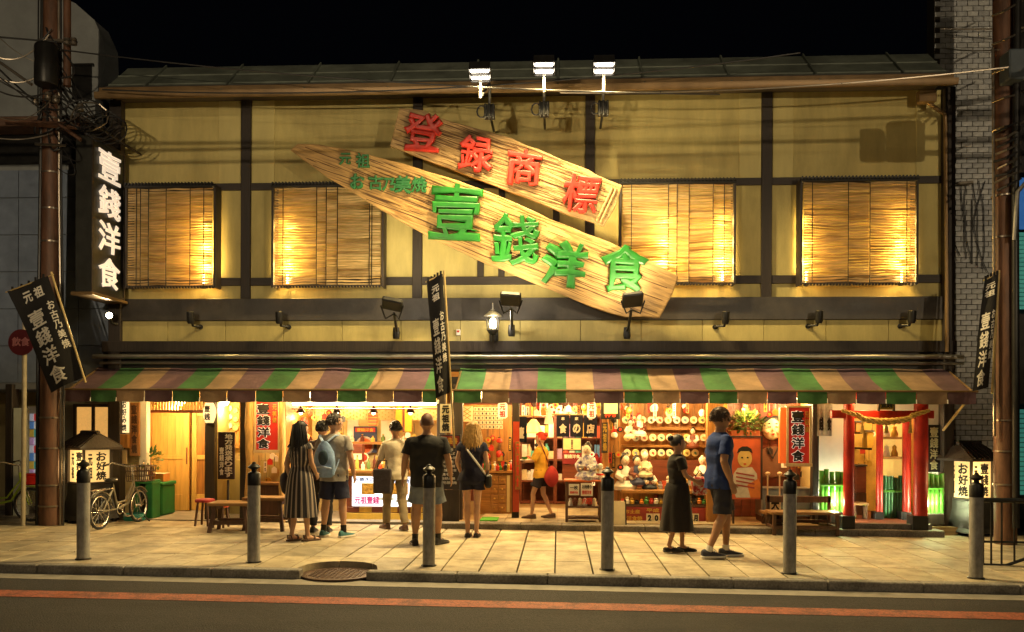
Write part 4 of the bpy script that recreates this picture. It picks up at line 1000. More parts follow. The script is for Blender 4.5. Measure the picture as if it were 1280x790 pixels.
# ================================================================ bollards
M_bol = mat('grey_bollard_paint', (.33,.32,.30), .5, var=.2, scale=9, metal=.1, stain=.3, sscale=7, sstretch=(2,2,.6))
def bollard():
    t = thing('bollard', 'x', 'bollard', (0,0,0), group='grey bollards along the kerb')
    MB().lathe([(.075,0),(.075,.008),(.072,.01),(.072,.93),(.001,.93)], seg=20, caps=False).build('shaft', M_bol, t, smooth=True)
    MB().lathe([(.078,-.0),(.09,.0),(.09,.012),(.075,.018)], seg=20).build('foot_ring', M_bmet, t, smooth=True)
    MB().lathe([(.074,.90),(.0745,.905),(.0745,1.03),(.06,1.05),(.001,1.05)], seg=20, caps=False).build('collar', M_bmet, t, smooth=True)
    MB().lathe([(.05,1.05),(.03,1.065),(.03,1.08),(.066,1.10),(.072,1.115),(.05,1.135),(.025,1.15),(.022,1.165),(.001,1.175)], seg=16, caps=False).build('finial', M_bmet, t, smooth=True)
    return t
bol = [(104,699,'leftmost bollard in front of the left standing lantern'),(317,703,'bollard in front of the low table at the left'),(536,707,'bollard in front of the man in the black shirt'),(759,712,'bollard in front of the toy table by the entrance'),(987,717,'bollard in front of the right bench'),(1220,723,'rightmost bollard in front of the right standing lantern')]
b0 = bollard()
for i, (px, py, lb) in enumerate(bol):
    o = b0 if i == 0 else copy_tree(b0); g = G(px, py); place(o, g); o['label'] = 'grey steel ' + lb
# ================================================================ furniture
M_tbl = wood('worn_table_wood', (.28,.15,.055), 'x', .5, var=.35)
M_tbd = wood('dark_table_wood', (.10,.05,.028), 'z', .55, var=.35)
def stick(mb, a, b, w, d): # straight square bar
    a, b = Vector(a), Vector(b); z = (b-a).normalized(); x = Vector((1,0,0)) if abs(z.x) < .9 else Vector((0,1,0))
    x = (x-z*x.dot(z)).normalized(); y = z.cross(x); c = (a+b)/2
    mb.obox(Matrix(((x.x,y.x,z.x,c.x),(x.y,y.y,z.y,c.y),(x.z,y.z,z.z,c.z),(0,0,0,1))), w, d, (b-a).length)
def leg(t, a, b, w=.05, d=.05, m=None, nm='leg'): mb = MB(); stick(mb, a, b, w, d); return mb.build(nm, m or M_tbd, t, local=True, bevel=.004)
def trestle(label, px, py, L_, D_, h, rz=0.0, planks=3, shelf=True, cat='table', nm='low_table'):
    g = G(px, py); t = thing(nm, label, cat, g, rz)
    for i in range(planks):
        y0 = -D_/2+D_*i/planks; MB().box(-L_/2, L_/2, y0+.003, y0+D_/planks-.003, h-.045, h).build('plank', M_tbl, t, bevel=.005, local=True)
    for sx in (-1,1):
        for sy in (-1,1): leg(t, (sx*(L_/2-.1), sy*D_*.30, h-.05), (sx*(L_/2-.03), sy*D_*.46, 0))
        leg(t, (sx*(L_/2-.08), -D_*.35, h-.08), (sx*(L_/2-.08), D_*.35, h-.08), nm='cross_rail')
    if shelf:
        leg(t, (-L_/2+.06, -D_*.36, h*.33), (L_/2-.06, -D_*.36, h*.33), .04, .06, nm='stretcher'); leg(t, (-L_/2+.06, D_*.36, h*.33), (L_/2-.06, D_*.36, h*.33), .04, .06, nm='stretcher')
    return t
trestle('low wooden table with splayed legs beside the red stool on the left', 291, 664, .62, .5, .44, .08)
trestle('low wooden bench behind the second bollard from the left', 335, 662, .66, .42, .50, -.05, nm='bench', cat='bench')
# red stools
def stool(label, px, py, m, h=.42, r=.15):
    t = thing('stool', label, 'stool', G(px, py))
    MB().lathe([(.001,h-.05),(r*.96,h-.05),(r,h-.02),(r*.9,h),(.001,h+.01)], seg=16, caps=False).build('seat', m, t, local=True, smooth=True)
    for k in range(4):
        a = 6.283*k/4+.7; leg(t, (math.cos(a)*r*.7, math.sin(a)*r*.7, h-.04), (math.cos(a)*r, math.sin(a)*r, 0), .03, .03)
    return t
M_rcloth = mat('dark_red_seat', (.30,.02,.02), .7, var=.25)
stool('stool with a dark red cushion at the left end of the low table', 256, 657, M_rcloth)
stool('red topped stool half hidden under the low wooden table', 276, 659, mat('orange_red_seat', (.5,.06,.02), .7), .36, .12)
# yellow-lit dresser behind bench
t = thing('side_cabinet', 'dark wooden side cabinet behind the bench with cream top', 'cabinet', (fx(330,.3), .3, .05))
a, b = fx(305,.3), fx(357,.3); z1 = zc(606,.3)
box('carcass', M_tbd, t, a, b, .3, .7, .05, z1-.04, .006); box('top', M_tbl, t, a-.03, b+.03, .27, .72, z1-.039, z1, .006)
for i in range(2): box('drawer_front', M_tbd, t, a+.02+i*(b-a)/2, a-.02+(i+1)*(b-a)/2, .285, .299, z1-.28, z1-.07, .004); 
# bench at right
g = G(1003, 668); t = thing('wooden_bench', 'worn wooden bench with low back in front of the glowing green bamboo', 'bench', g, .0)
def bench(t, L_, D_, hs, hb):
    for i in range(3):
        y0 = -D_/2+D_*i/3; MB().box(-L_/2-.02, L_/2+.02, y0+.004, y0+D_/3-.004, hs-.04, hs).build('seat_plank', M_tbl, t, bevel=.005, local=True)
    for sx in (-1,1): leg(t, (sx*(L_/2-.03), -D_/2+.03, hs-.04), (sx*(L_/2-.03), -D_/2+.03, 0)); leg(t, (sx*(L_/2-.03), D_/2+.02, hb), (sx*(L_/2-.03), D_/2+.02, 0)); leg(t, (sx*(L_/2-.03), -D_/2, hs*.35), (sx*(L_/2-.03), D_/2, hs*.35), .04, .04, nm='side_rail')
    leg(t, (-L_/2, D_/2+.02, hb-.06), (L_/2, D_/2+.02, hb-.06), .05, .1, nm='back_rail'); leg(t, (-L_/2, -D_/2+.03, hs*.35), (L_/2, -D_/2+.03, hs*.35), .04, .05, nm='stretcher'); leg(t, (-L_/2, D_/2+.02, hs*.5), (L_/2, D_/2+.02, hs*.5), .04, .05, nm='stretcher')
bench(t, 1.0, .42, .36, .58)
# small stools / low table by the bench end
trestle('small low stool bench at the left end of the right bench', 968, 664, .38, .34, .32, .1, 2, nm='stool', cat='stool')
# bicycle ---------------------------------------------------------------
M_tyre = mat('tyre_rubber', (.02,.02,.02), .8); M_chr = mat('chrome', (.6,.58,.55), .25, metal=.9)
def ring(mb, c, R, r, ax, n=28, seg=6):
    ax = Vector(ax).normalized(); u = Vector((0,0,1)); w = ax.cross(u)
    mb.tube([Vector(c)+u*math.cos(6.28318*k/n)*R+w*math.sin(6.28318*k/n)*R for k in range(n+1)], r, seg, False, ref=ax)
def bicycle(label, loc, rz, mframe, basket, R=.27, child=False):
    t = thing('bicycle', label, 'bicycle', loc, rz)
    for x in (-.52, .52):
        mb = MB(); ring(mb, (x,0,R), R-.018, .02, (0,1,0)); w = mb.build('wheel', M_tyre, t, smooth=True, local=True)
        mb = MB(); ring(mb, (x,0,R), R-.045, .012, (0,1,0)); mb.build('rim', M_chr, w, smooth=True, local=True)
        mb = MB()
        for k in range(14):
            a = 6.283*k/14; mb.tube([(x,.015*(-1)**k,R),(x+math.cos(a)*(R-.05),0,R+math.sin(a)*(R-.05))], .0025, 4)
        mb.tube([(x,-.05,R),(x,.05,R)], .02, 8); mb.build('spokes', M_chr, w, local=True)
        mb = MB(); n = 12
        mb.tube([(x+math.cos(a)*(R+.025),0,R+math.sin(a)*(R+.025)) for a in [math.pi*(.12+.62*k/n)+(0 if x < 0 else .35) for k in range(n+1)]], (.012), 6, flat=2.2); mb.build('mudguard', mframe, t, smooth=True, local=True)
    bb = (-.06,0,.27); st = (-.20,0,.66); hd = (.36,0,.72)
    mb = MB(); mb.tube([bb, st], .016, 8); mb.tube([(.38,0,.60),(.22,0,.33),bb], .02, 8); mb.tube([(.36,0,.66),(.15,0,.38),(-.08,0,.36)], .014, 8)
    for s in (-1,1): mb.tube([bb,(-.52,s*.05,R)], .010, 6); mb.tube([(-.18,0,.58),(-.52,s*.05,R)], .009, 6)
    mb.tube([(.39,0,.55),(.345,0,.78)], .02, 8); mb.build('frame', mframe, t, smooth=True, local=True)
    mb = MB()
    for s in (-1,1): mb.tube([(.39,s*.03,.56),(.45,s*.05,.42),(.52,s*.05,R)], .012, 6)
    mb.build('fork', mframe, t, smooth=True, local=True)
    mb = MB(); mb.tube([(.345,0,.76),(.33,0,.90)], .013, 8); mb.tube([(.10,-.29,.93),(.22,-.27,.96),(.33,-.1,.90),(.33,.1,.90),(.22,.27,.96),(.10,.29,.93)], .012, 8); mb.build('handlebar', M_chr, t, smooth=True, local=True)
    mb = MB(); mb.tube([(.05,-.29,.925),(.14,-.285,.94)], .017, 8); mb.tube([(.05,.29,.925),(.14,.285,.94)], .017, 8); mb.build('grip', M_tyre, t, smooth=True, local=True)
    mb = MB(); mb.ball((-.22,0,.72), (.14,.085,.035), 12, 8, lambda p: Vector((p.x, p.y*(1.2 if p.x < -.22 else .6), p.z))); mb.tube([(-.2,0,.60),(-.215,0,.71)], .012, 8); mb.build('saddle', M_bmet, t, smooth=True, local=True)
    mb = MB(); ring(mb, (-.06,-.04,.27), .08, .008, (0,1,0), 18); mb.tube([(-.06,-.05,.27),(.02,-.09,.16)], .01, 6); mb.tube([(-.06,.05,.27),(-.14,.09,.38)], .01, 6); mb.box(-.03,.07,-.15,-.08,.145,.165); mb.box(-.19,-.09,.08,.15,.37,.39); mb.build('crank', M_chr, t, local=True)
    mb = MB(); mb.tube([(-.45,.05,R),(-.52,.12,.02)], .01, 6); mb.build('kickstand', M_chr, t, local=True)
    if basket:
        mb = MB(); x0, x1, z0, z1 = .42, .72, .66, .90
        for k in range(9):
            f = k/8; y = -.17+.34*f
            for x, q in ((x0,.85),(x1,1.0)): mb.tube([(x, y*.85, z0),(x+(.03 if x == x1 else -.02), y, z1)], .006, 4)
        for k in range(7):
            f = k/6; x = x0+(x1-x0)*f
            for s in (-1,1): mb.tube([(x, s*.145, z0),(x+.01, s*.17, z1)], .006, 4)
        for z, q in ((z0,.86),(z0+.08,.91),(z0+.16,.95),(z1,1.0)): mb.tube([(x0,-.17*q,z),(x1+.02*q,-.17*q,z),(x1+.02*q,.17*q,z),(x0,.17*q,z),(x0,-.17*q,z)], .008, 5)
        mb.box(x0,x1,-.145,.145,z0-.005,z0+.005); mb.build('basket', basket, t, local=True)
    mb = MB()
    for y in (-.06,0,.06): mb.tube([(-.28,y,.60),(-.70,y,.585)], .007, 5)
    mb.tube([(-.70,-.06,.585),(-.70,.06,.585)], .007, 5); mb.tube([(-.62,.05,.585),(-.52,.05,R)], .007, 5); mb.build('rack', M_chr, t, local=True)
    return t
g = G(150, 657); bicycle('pale bicycle with a dark wicker basket beside the left standing lantern', g, 1.5, mat('cream_bike_paint', (.20,.18,.13), .35, coat=.4), mat('wicker', (.10,.06,.04), .7, var=.4))
g = G(-4, 652); bicycle('green and yellow bicycle cut by the left picture edge', (g.x, g.y, g.z), .12, mat('lime_bike_paint', (.30,.42,.03), .35, coat=.4), None)
t = thing('red_crate', 'bright red plastic basket behind the left edge bicycle', 'basket', P(42,606,-.3)); a,b = P(33,606,-.3),P(50,594,-.3)
box('tub', mat('red_plastic', (.7,.03,.02), .4), t, a.x, b.x, -.35, -.1, a.z, b.z, .02); box('rim', mat('red_plastic', (.7,.03,.02), .4), t, a.x-.02, b.x+.02, -.37, -.08, b.z+.002, b.z+.03, .01)
# green box, planter
M_chr2 = None
M_grn = mat('green_fabric_box', (.008,.16,.045), .6, var=.2)
Yg = 1.0
a, b = P(160,640,Yg-.6), P(203,603,Yg-.6)
t = thing('green_box', 'deep green storage box in front of the honey coloured sliding door', 'box', ((a.x+b.x)/2, Yg-.4, .05))
box('body', M_grn, t, a.x, b.x, Yg-.6, Yg-.1, .06, b.z-.06, .02); box('lid', M_grn, t, a.x-.015, b.x+.015, Yg-.62, Yg-.08, b.z-.058, b.z, .012)
mb = MB(); mb.box(a.x+.1,a.x+.3,Yg-.63,Yg-.62,b.z-.25,b.z-.22); mb.build('handle', M_bmet, t)
t2 = thing('carton', 'orange carton lying on the green storage box', 'carton', (b.x-.2, Yg-.4, b.z)); box('case', mat('orange_card', (.55,.22,.05), .7), t2, b.x-.28, b.x-.03, Yg-.5, Yg-.25, b.z+.002, b.z+.14, .006); box('flap', M_paper, t2, b.x-.28, b.x-.03, Yg-.5, Yg-.25, b.z+.142, b.z+.146)
M_leaf = mat('leaf_green', (.05,.11,.025), .5, var=.5, scale=9, trans=.3)
M_leaf2 = mat('leaf_yellow_green', (.13,.17,.03), .5, var=.5, scale=9, trans=.3)
M_terra = mat('terracotta', (.4,.14,.06), .75, var=.2)
def leafy(mb, c, R, n, size, up=.5):
    for i in range(n):
        d = Vector((random.gauss(0,1), random.gauss(0,1), random.gauss(0,1)+up)).normalized()
        p = Vector(c)+Vector((d.x*R[0], d.y*R[1], d.z*R[2]))*random.uniform(.3,1); s = size*random.uniform(.6,1.3)
        x = (d+Vector((random.gauss(0,.4),random.gauss(0,.4),random.gauss(0,.4)))).normalized(); y = x.cross(Vector((0,0,1))+Vector((random.random()*.5,0,0))).normalized(); z = x.cross(y)
        mb.k = random.randrange(2)
        mb.add([p, p+x*s*.5+y*s*.22+z*s*.06, p+x*s, p+x*s*.5-y*s*.22+z*s*.06], [(0,1,2,3)])
c = P(184,598,.15)
t = thing('potted_plant', 'leafy potted plant behind the bicycle basket', 'plant', c)
MB().lathe([(.001,0),(.07,0),(.1,.16),(.105,.17),(.09,.17),(.001,.15)], Matrix.Translation(c-Vector((0,0,.02))), 14, False).build('pot', M_terra, t, smooth=True)
mb = MB(); leafy(mb, c+Vector((0,0,.30)), (.24,.2,.2), 170, .11); mb.build('leaves', [M_leaf, M_leaf2], t)
t3 = thing('plant_stand', 'green crate under the potted plant by the bicycle', 'crate', (c.x, .15, .05)); box('case', M_grn, t3, c.x-.16, c.x+.16, .0, .3, .05, c.z-.022, .01); box('rim', M_grn, t3, c.x-.17, c.x+.17, -.01, .31, c.z-.08, c.z-.05, .004)
g = G(168,651); mb = MB(); t = thing('hose_coil', 'turquoise hose coil on the ground beside the bicycle', 'hose', g)
for k in range(4): ring(mb, (0,0,.03+.02*k), .14+.02*(k%2), .012, (0.05*k,.02,1), 22)
M_hose = mat('turquoise_hose', (.02,.25,.22), .4)
mb.v = []; mb.f = []; mb.mi = []
for k in range(5): mb.tube([(math.cos(6.283*i/20)*(.15+.012*(k%2)), math.sin(6.283*i/20)*(.15+.012*(k%2)), .02+.022*k) for i in range(21)], .012, 6)
mb.build('coil', M_hose, t, smooth=True, local=True); MB().tube([(.15,0,.1),(.25,-.05,.03),(.3,-.1,.015)], .012, 6).build('nozzle', M_bmet, t, local=True)
# fence at right and signpost at left
g = G(1226, 706); t = thing('black_railing', 'low black metal railing with slim bars behind the rightmost bollard', 'railing', g)
Yr_ = g.y
def rail(pts, r, nm): MB().tube([P(x,y,Yr_+.1*k*0) for k,(x,y) in enumerate(pts)], r, 8).build(nm, M_bmet, t, smooth=True)
rail([(1228,625),(1330,627)], .03, 'top_rail'); rail([(1228,677),(1330,679)], .014, 'mid_rail'); rail([(1228,706),(1257,707),(1300,692),(1330,690)], .02, 'bottom_rail')
for px, y1 in ((1229,712),(1239,706),(1252,707),(1268,703),(1284,697),(1300,692)): MB().tube([P(px,626,Yr_), P(px,y1,Yr_)], .013, 6).build('bar', M_bmet, t)
g = G(29, 657); t = thing('sign_post', 'pale beige post with a round dark red sign behind the slanted banner', 'street sign', g)
MB().tube([g, P(31,400,g.y)], .035, 10).build('post', mat('beige_post', (.5,.42,.28), .5, var=.2), t, smooth=True)
c = P(27,428,g.y-.06); MB().lathe([(.001,0),(.20,0),(.20,.02),(.001,.02)], Matrix.Translation(c) @ Matrix.Rotation(1.5708,4,'X'), 28, False).build('disc', mat('dark_red_disc', (.10,.010,.014), .4), t)
mb = MB(); put_text(mb, '飲食', frame(c+Vector((0,-.02,0)), (1,0,0), (0,-1,0)), .28, .16, .004, .03); mb.build('lettering', mat('dull_pink_lettering', (.35,.12,.12), .6), t)
# left neighbour's colourful window goods
random.seed(4)
cols = [(.6,.62,.7),(.65,.07,.05),(.1,.25,.55),(.7,.68,.6),(.55,.35,.05),(.1,.4,.35),(.5,.3,.5),(.75,.75,.8)]
for i in range(16):
    m = mat('boxed_goods_%d' % (i % 8), cols[i % 8], .5, var=.3, emit=.12, ecol=cols[i % 8])
    px, py = 34+(i%2)*8, 517+(i//2)*10; a, b = P(px,py+9,.3), P(px+7.4,py,.3)
    o = box('boxed_goods', m, None, a.x, b.x, .3, .45, a.z, b.z, .01); meta(o, 'colourful packaged goods stacked in the lit window at the left edge', 'goods', 'packaged goods in the left window')
random.seed(31)
def vsign(label, px0, py0, px1, py1, Y, d, m, txt, mt, bold=.04, w=.62, nm='vertical_sign', two=None, frame_m=None):
    a, b = P(px0,py1,Y), P(px1,py0,Y); t = thing(nm, label, 'sign', ((a.x+b.x)/2, Y, a.z))
    box('panel', m, t, a.x, b.x, Y, Y+d, a.z, b.z, .006)
    if frame_m:
        mb = MB(); q = .018
        mb.box(a.x-q,a.x-.001,Y-.006,Y+d,a.z,b.z); mb.box(b.x+.001,b.x+q,Y-.006,Y+d,a.z,b.z); mb.box(a.x-q,b.x+q,Y-.008,Y+d,b.z+.001,b.z+q); mb.box(a.x-q,b.x+q,Y-.008,Y+d,a.z-q,a.z-.001); mb.build('frame', frame_m, t)
    mb = MB(); W_, H_ = b.x-a.x, b.z-a.z
    cx = (a.x+b.x)/2 + (W_*.16 if two else 0)
    col_text(mb, txt, frame((cx,Y,(a.z+b.z)/2), (1,0,0), (0,-1,0)), W_*w*(.75 if two else 1), H_*.92, .006, bold)
    if two: col_text(mb, two, frame((cx-W_*.42,Y,(a.z+b.z)/2-H_*.12), (1,0,0), (0,-1,0)), W_*.26, H_*.6, .006, bold)
    mb.build('lettering', mt, t)
    return t
vsign('white vertical sign with black characters left of the door', 151, 499, 160, 541, -.05, .05, M_glow, 'お好み焼', M_ink, .03)
M_bw = wood('carved_brown_board', (.30,.13,.04), 'z', .5)
vsign('brown wooden plaque with gilt carved characters left of the sliding door', 162, 503, 174, 570, -.06, .05, M_bw, '壹錢洋食焼', mat('burnt_lettering', (.07,.03,.015), .6), .05)
t = thing('wall_shelf_box', 'orange wooden box fixed under the white vertical sign', 'box', P(151,550,-.1)); pbox('box', M_warmw, t, 144, 543, 160, 560, -.12, .12, .006); pbox('dark_side', M_dark, t, 143.4, 503, 150, 542, -.08, .08, .004)
pbox('lattice_panel', M_pale, t, 148, 562, 158, 580, -.06, .05)
st = vsign('dark standing sign board with white characters on a post by the log pillar', 272, 540, 293, 599, -.45, .04, mat('maroon_black_board', (.035,.012,.010), .5), '地方発送承ります', M_wink, .03, .62, 'standing_sign', '壹錢洋食')
g = G(282, 655); MB().tube([Vector((g.x,-.42,.03)), Vector((g.x,-.42,P(282,600,-.42).z))], .02, 8).build('post', M_dark, st); MB().box(g.x-.14,g.x+.14,-.5,-.34,.0+gz(g.x),.03+gz(g.x)).build('foot', M_dark, st)
# paper lanterns
def paper_lantern(label, px, py, Y, r, h, txt, col=None, g=None, glow=None):
    c = P(px, py, Y); t = thing('paper_lantern', label, 'paper lantern', c, group=g)
    n = 11; prof = [(.001,-h/2)]+[(r*(.55+.45*math.sin(math.pi*(k/(n-1))*.9+.157))*(1+.025*(k%2)), -h/2+h*k/(n-1)) for k in range(n)]+[(.001,h/2)]
    MB().lathe(prof, Matrix.Translation(c), 18, False).build('shade', glow or M_glow, t, smooth=True)
    for s in (-1,1): MB().lathe([(r*.5,-.018),(r*.58,-.018),(r*.58,.018),(r*.5,.018)], Matrix.Translation(c+Vector((0,0,s*h/2))), 14).build('cap_ring', M_black, t)
    MB().tube([c+Vector((0,0,h/2)), c+Vector((0,0,h/2+.14))], .006, 5).build('cord', M_black, t)
    if txt:
        mb = MB(); n = len(txt)
        for i, ch in enumerate(txt):
            vs, fs = glyphs(ch, .03); hh = h*.8/n; out = []
            for p in vs:
                x = p.x*r*1.0; z = h*.4-hh*(i+.5)+p.y*hh*.9; y = -math.sqrt(max(1e-4, (r*1.0)**2-x*x))-.012
                out.append(c+Vector((x, y-(p.z+1)*.001, z)))
            mb.add(out, fs)
        mb.build('lettering', col or M_ink, t)
    return t
paper_lantern('white paper lantern hanging at the right of the sliding door', 262, 516, -.02, .10, .33, '壹銭')
M_redink = mat('red_ink', (.6,.04,.015), .5)
def tag_lantern(label, px0, py0, px1, py1, Y, ch):
    a, b = P(px0,py1,Y), P(px1,py0,Y); t = thing('box_lantern', label, 'lantern', ((a.x+b.x)/2,Y,a.z))
    box('lit_case', M_glow, t, a.x, b.x, Y, Y+.12, a.z, b.z, .03)
    mb = MB(); col_text(mb, ch, frame(((a.x+b.x)/2,Y,(a.z+b.z)/2), (1,0,0), (0,-1,0)), (b.x-a.x)*.66, (b.z-a.z)*.86, .006, .05); mb.build('lettering', M_redink, t)
    MB().tube([((a.x+b.x)/2,Y+.06,b.z),((a.x+b.x)/2,Y+.06,b.z+.15)], .006, 5).build('cord', M_black, t)
tag_lantern('small lit box lantern with red characters by the price strips', 622, 503, 634, 523, .1, '元祖')
tag_lantern('small lit box lantern with red characters right of the navy curtain', 734, 502, 745, 523, .0, '元祖')
t = vsign('small black hanging sign with a red and white crest by the entrance', 751, 499, 775, 524, -.1, .05, M_black, '焼', M_redink, .06, .6)
pbox('crest_field', M_paper, t, 755, 502, 772, 517, -.108, .006)
# round fans on the wall left of the red sign
random.seed(8)
M_fan = [mat('fan_paper_%d'%i, c, .6, var=.15, emit=.12, ecol=c) for i, c in enumerate([(.75,.55,.22),(.7,.35,.10),(.8,.68,.42),(.7,.45,.15)])]
def disc(mb, c, r, d=.02, seg=16): mb.lathe([(.001,0),(r*.9,0),(r,d*.5),(r*.9,d),(.001,d)], Matrix.Translation(Vector(c)) @ Matrix.Rotation(1.5708,4,'X'), seg, False)
pbox('fan_board', mat('orange_wall_board', (.55,.3,.09), .6), B, 268, 503, 299, 560, .92, .05)
for i in range(12):
    px, py = 273+(i%4)*7.2, 510+(i//4)*11+(i%2)*3; c = P(px, py, .9); mb = MB(); disc(mb, c, .05)
    f = mb.build('round_fan', M_fan[i%4]); meta(f, 'small round paper ornament on the wall behind the standing sign board', 'ornament', 'round paper ornaments behind the standing sign')
# ---------------------------------------------------------------- kitchen
Yc = .25
t = thing('kitchen_counter', 'long street kitchen counter with lit white picture panel on its front', 'counter', (fx(490,Yc), Yc, gz(-2)))
def cb(nm, m, x0, y0, x1, y1, Y, d, bv=.004): return pbox(nm, m, t, x0, y0, x1, y1, Y, d, bv)
cb('worktop', M_warmx, 428, 588, 548, 592, Yc-.06, .75); cb('carcass', M_redw, 430, 592.5, 546, 641, Yc+.03, .6); cb('kickboard', mat('yellow_kickboard', (.6,.40,.07), .5, var=.15), 430, 641.5, 546, 656, Yc+.0, .6)
M_lp = mat('lit_white_panel', (.85,.87,.9), .4, var=.03, emit=.75, ecol=(.95,.97,1.0))
cb('lit_panel', M_lp, 440, 596, 516, 633, Yc-.02, .05)
cb('gold_band', M_gold, 432, 588.8, 545, 595, Yc+.0, .03); 
for i in range(7): cb('band_block', [M_redw, M_gold][i%2], 433+i*16, 634, 448.5+i*16, 640.5, Yc+.0, .03)
M_bluel = mat('blue_lettering', (.05,.12,.45), .5); M_mag = mat('magenta_lettering', (.6,.08,.45), .5)
def ptext(par, txt, px0, py0, px1, py1, Y, m, bold=.03, nm='lettering', fit=True):
    a, b = P(px0,py1,Y), P(px1,py0,Y); mb = MB(); put_text(mb, txt, frame(((a.x+b.x)/2,Y,(a.z+b.z)/2), (1,0,0), (0,-1,0)), b.x-a.x, b.z-a.z, .005, bold); return mb.build(nm, m, par)
ptext(t, 'お焼きの', 443, 597, 468, 602, Yc-.022, M_bluel); ptext(t, '元祖壹錢', 443, 620, 474, 630, Yc-.022, M_mag, .04); ptext(t, 'お好み焼', 484, 599, 512, 604, Yc-.022, M_bluel)
for x0, w_ in ((452,16),(486,24)):
    a, b = P(x0,618,Yc-.024), P(x0+w_,604,Yc-.024); box('printed_dish', mat('printed_food', (.45,.26,.05), .5, var=.7, scale=30), t, a.x, b.x, Yc-.026, Yc-.021, a.z, b.z)
for i in range(6):
    a = 473+i*7; cb('printed_bar', mat('printed_pale_blue', (.5,.62,.8), .5), a, 622+(i%2)*3, a+5.5, 625+(i%2)*3, Yc-.025, .004)
# poster
p = thing('food_poster', 'dark blue poster with a round red dish on the kitchen wall', 'poster', P(456,565,1.5))
pbox('sheet', mat('navy_print', (.02,.03,.09), .45), p, 442, 533, 471, 566, 1.52, .02); pbox('heading', mat('red_print', (.45,.02,.02), .5), p, 444, 534.5, 469, 540, 1.512, .006)
mb = MB(); disc(mb, P(456,557,1.505), .17, .008, 24); mb.build('printed_plate', mat('plate_print', (.35,.30,.28), .4), p); mb = MB(); disc(mb, P(456,557,1.495), .135, .006, 24); mb.build('printed_dish', mat('dish_print', (.6,.10,.015), .5, var=.6, scale=14), p)
ptext(p, '壹錢洋食', 446, 535, 467, 539.5, 1.511, M_gold)
# frieze with diamonds
pbox('frieze', M_cream, B, 395, 508, 548, 525, 1.3, .03)
random.seed(2); mb = MB()
for i in range(38):
    for j in range(3):
        c = P(398+i*4, 511+j*5+(i%2)*2.5, 1.295); mb.obox(Matrix.Translation(c) @ Matrix.Rotation(.785,4,'Y'), .024, .006, .024)
mb.build('frieze_pattern', mat('olive_print', (.32,.26,.06), .6), B)['kind'] = 'stuff'
# pendant lamps
def pend(px, Y=.6):
    c = P(px, 512, Y); t = thing('pendant_lamp', 'small black cone pendant lamp over the kitchen counter', 'pendant lamp', c, group='cone pendants over the kitchen counter')
    MB().lathe([(.085,-.055),(.02,.05),(.012,.06),(.012,.09),(.001,.09)], Matrix.Translation(c), 14, False).build('shade', M_bmet, t, smooth=True)
    MB().ball(c-Vector((0,0,.055)), .035, 10, 6).build('bulb', M_bulb, t, smooth=True)
    MB().tube([c+Vector((0,0,.09)), c+Vector((0,0,.35))], .006, 5).build('cord', M_black, t)
    lamp('pendant_light', 'POINT', c-Vector((0,0,.14)), 4, WARM, t, size=.04)
for px in (376, 421, 467, 513): pend(px)
# carved masks & red ornaments upper left of the kitchen
for i, (px, py, s, c) in enumerate(((368,522,.09,(.35,.05,.03)),(380,528,.10,(.45,.08,.04)),(371,541,.08,(.30,.06,.03)),(387,516,.07,(.5,.12,.05)),(363,545,.07,(.4,.04,.03)),(384,546,.06,(.55,.35,.2)))):
    cc = P(px, py, .9); m_ = mat('mask_paint_%d'%i, c, .4, var=.3, scale=20); t = thing('festival_mask', ['dark red festival mask at the top left of the kitchen','larger red brown festival mask right of the dark red one','small dark red mask under the first festival mask','orange red mask nearest the first pendant lamp','crimson mask lowest on the left kitchen wall','pale mask behind the dark haired woman'][i], 'mask', cc)
    MB().ball(cc, (s*.8, s*.35, s), 14, 10).build('face', m_, t, smooth=True); MB().ball(cc+Vector((0,-s*.36,-.01)), (s*.16,s*.2,s*.22), 8, 6).build('nose', m_, t, smooth=True)
    for sx in (-1,1): MB().ball(cc+Vector((sx*s*.3,-s*.31,s*.25)), (s*.13,s*.07,s*.08), 8, 6).build('eye', M_black, t)
    MB().ball(cc+Vector((0,-s*.26,-s*.45)), (s*.3,s*.1,s*.1), 8, 6).build('mouth', M_black, t)
t = thing('red_strip_lantern', 'red slatted hanging strip in the middle of the kitchen', 'hanging', P(465,522,1.0)); pbox('strip', mat('red_lacquer', (.5,.07,.02), .4, emit=.15, ecol=(.8,.1,.02)), t, 460, 515, 471, 532, 1.0, .08, .01)
for i in range(4): pbox('rib', M_gold, t, 459.5, 517.5+i*4, 471.5, 518.3+i*4, .995, .09)
t = thing('yellow_coat', 'yellow happi coat hanging at the back of the kitchen', 'coat', P(505,525,1.2)); my = mat('yellow_cloth', (.68,.40,.03), .7, var=.15)
a, b = P(494,540,1.2), P(515,508,1.2); mb = MB(); mb.prism([(a.x,a.z),(b.x,a.z),(b.x,b.z-.12),(b.x-.02,b.z),(a.x+.02,b.z),(a.x,b.z-.12)], Matrix(((1,0,0,0),(0,0,-1,1.24),(0,1,0,0),(0,0,0,1))), .04); mb.build('cloth', my, t, bevel=.01, fix=True); MB().tube([(a.x-.1,1.26,b.z-.02),(b.x+.1,1.26,b.z-.02)], .008, 6).build('rod', M_dark, t); MB().box((a.x+b.x)/2-.02,(a.x+b.x)/2+.02,1.19,1.199,a.z,b.z).build('trim', M_redw, t)
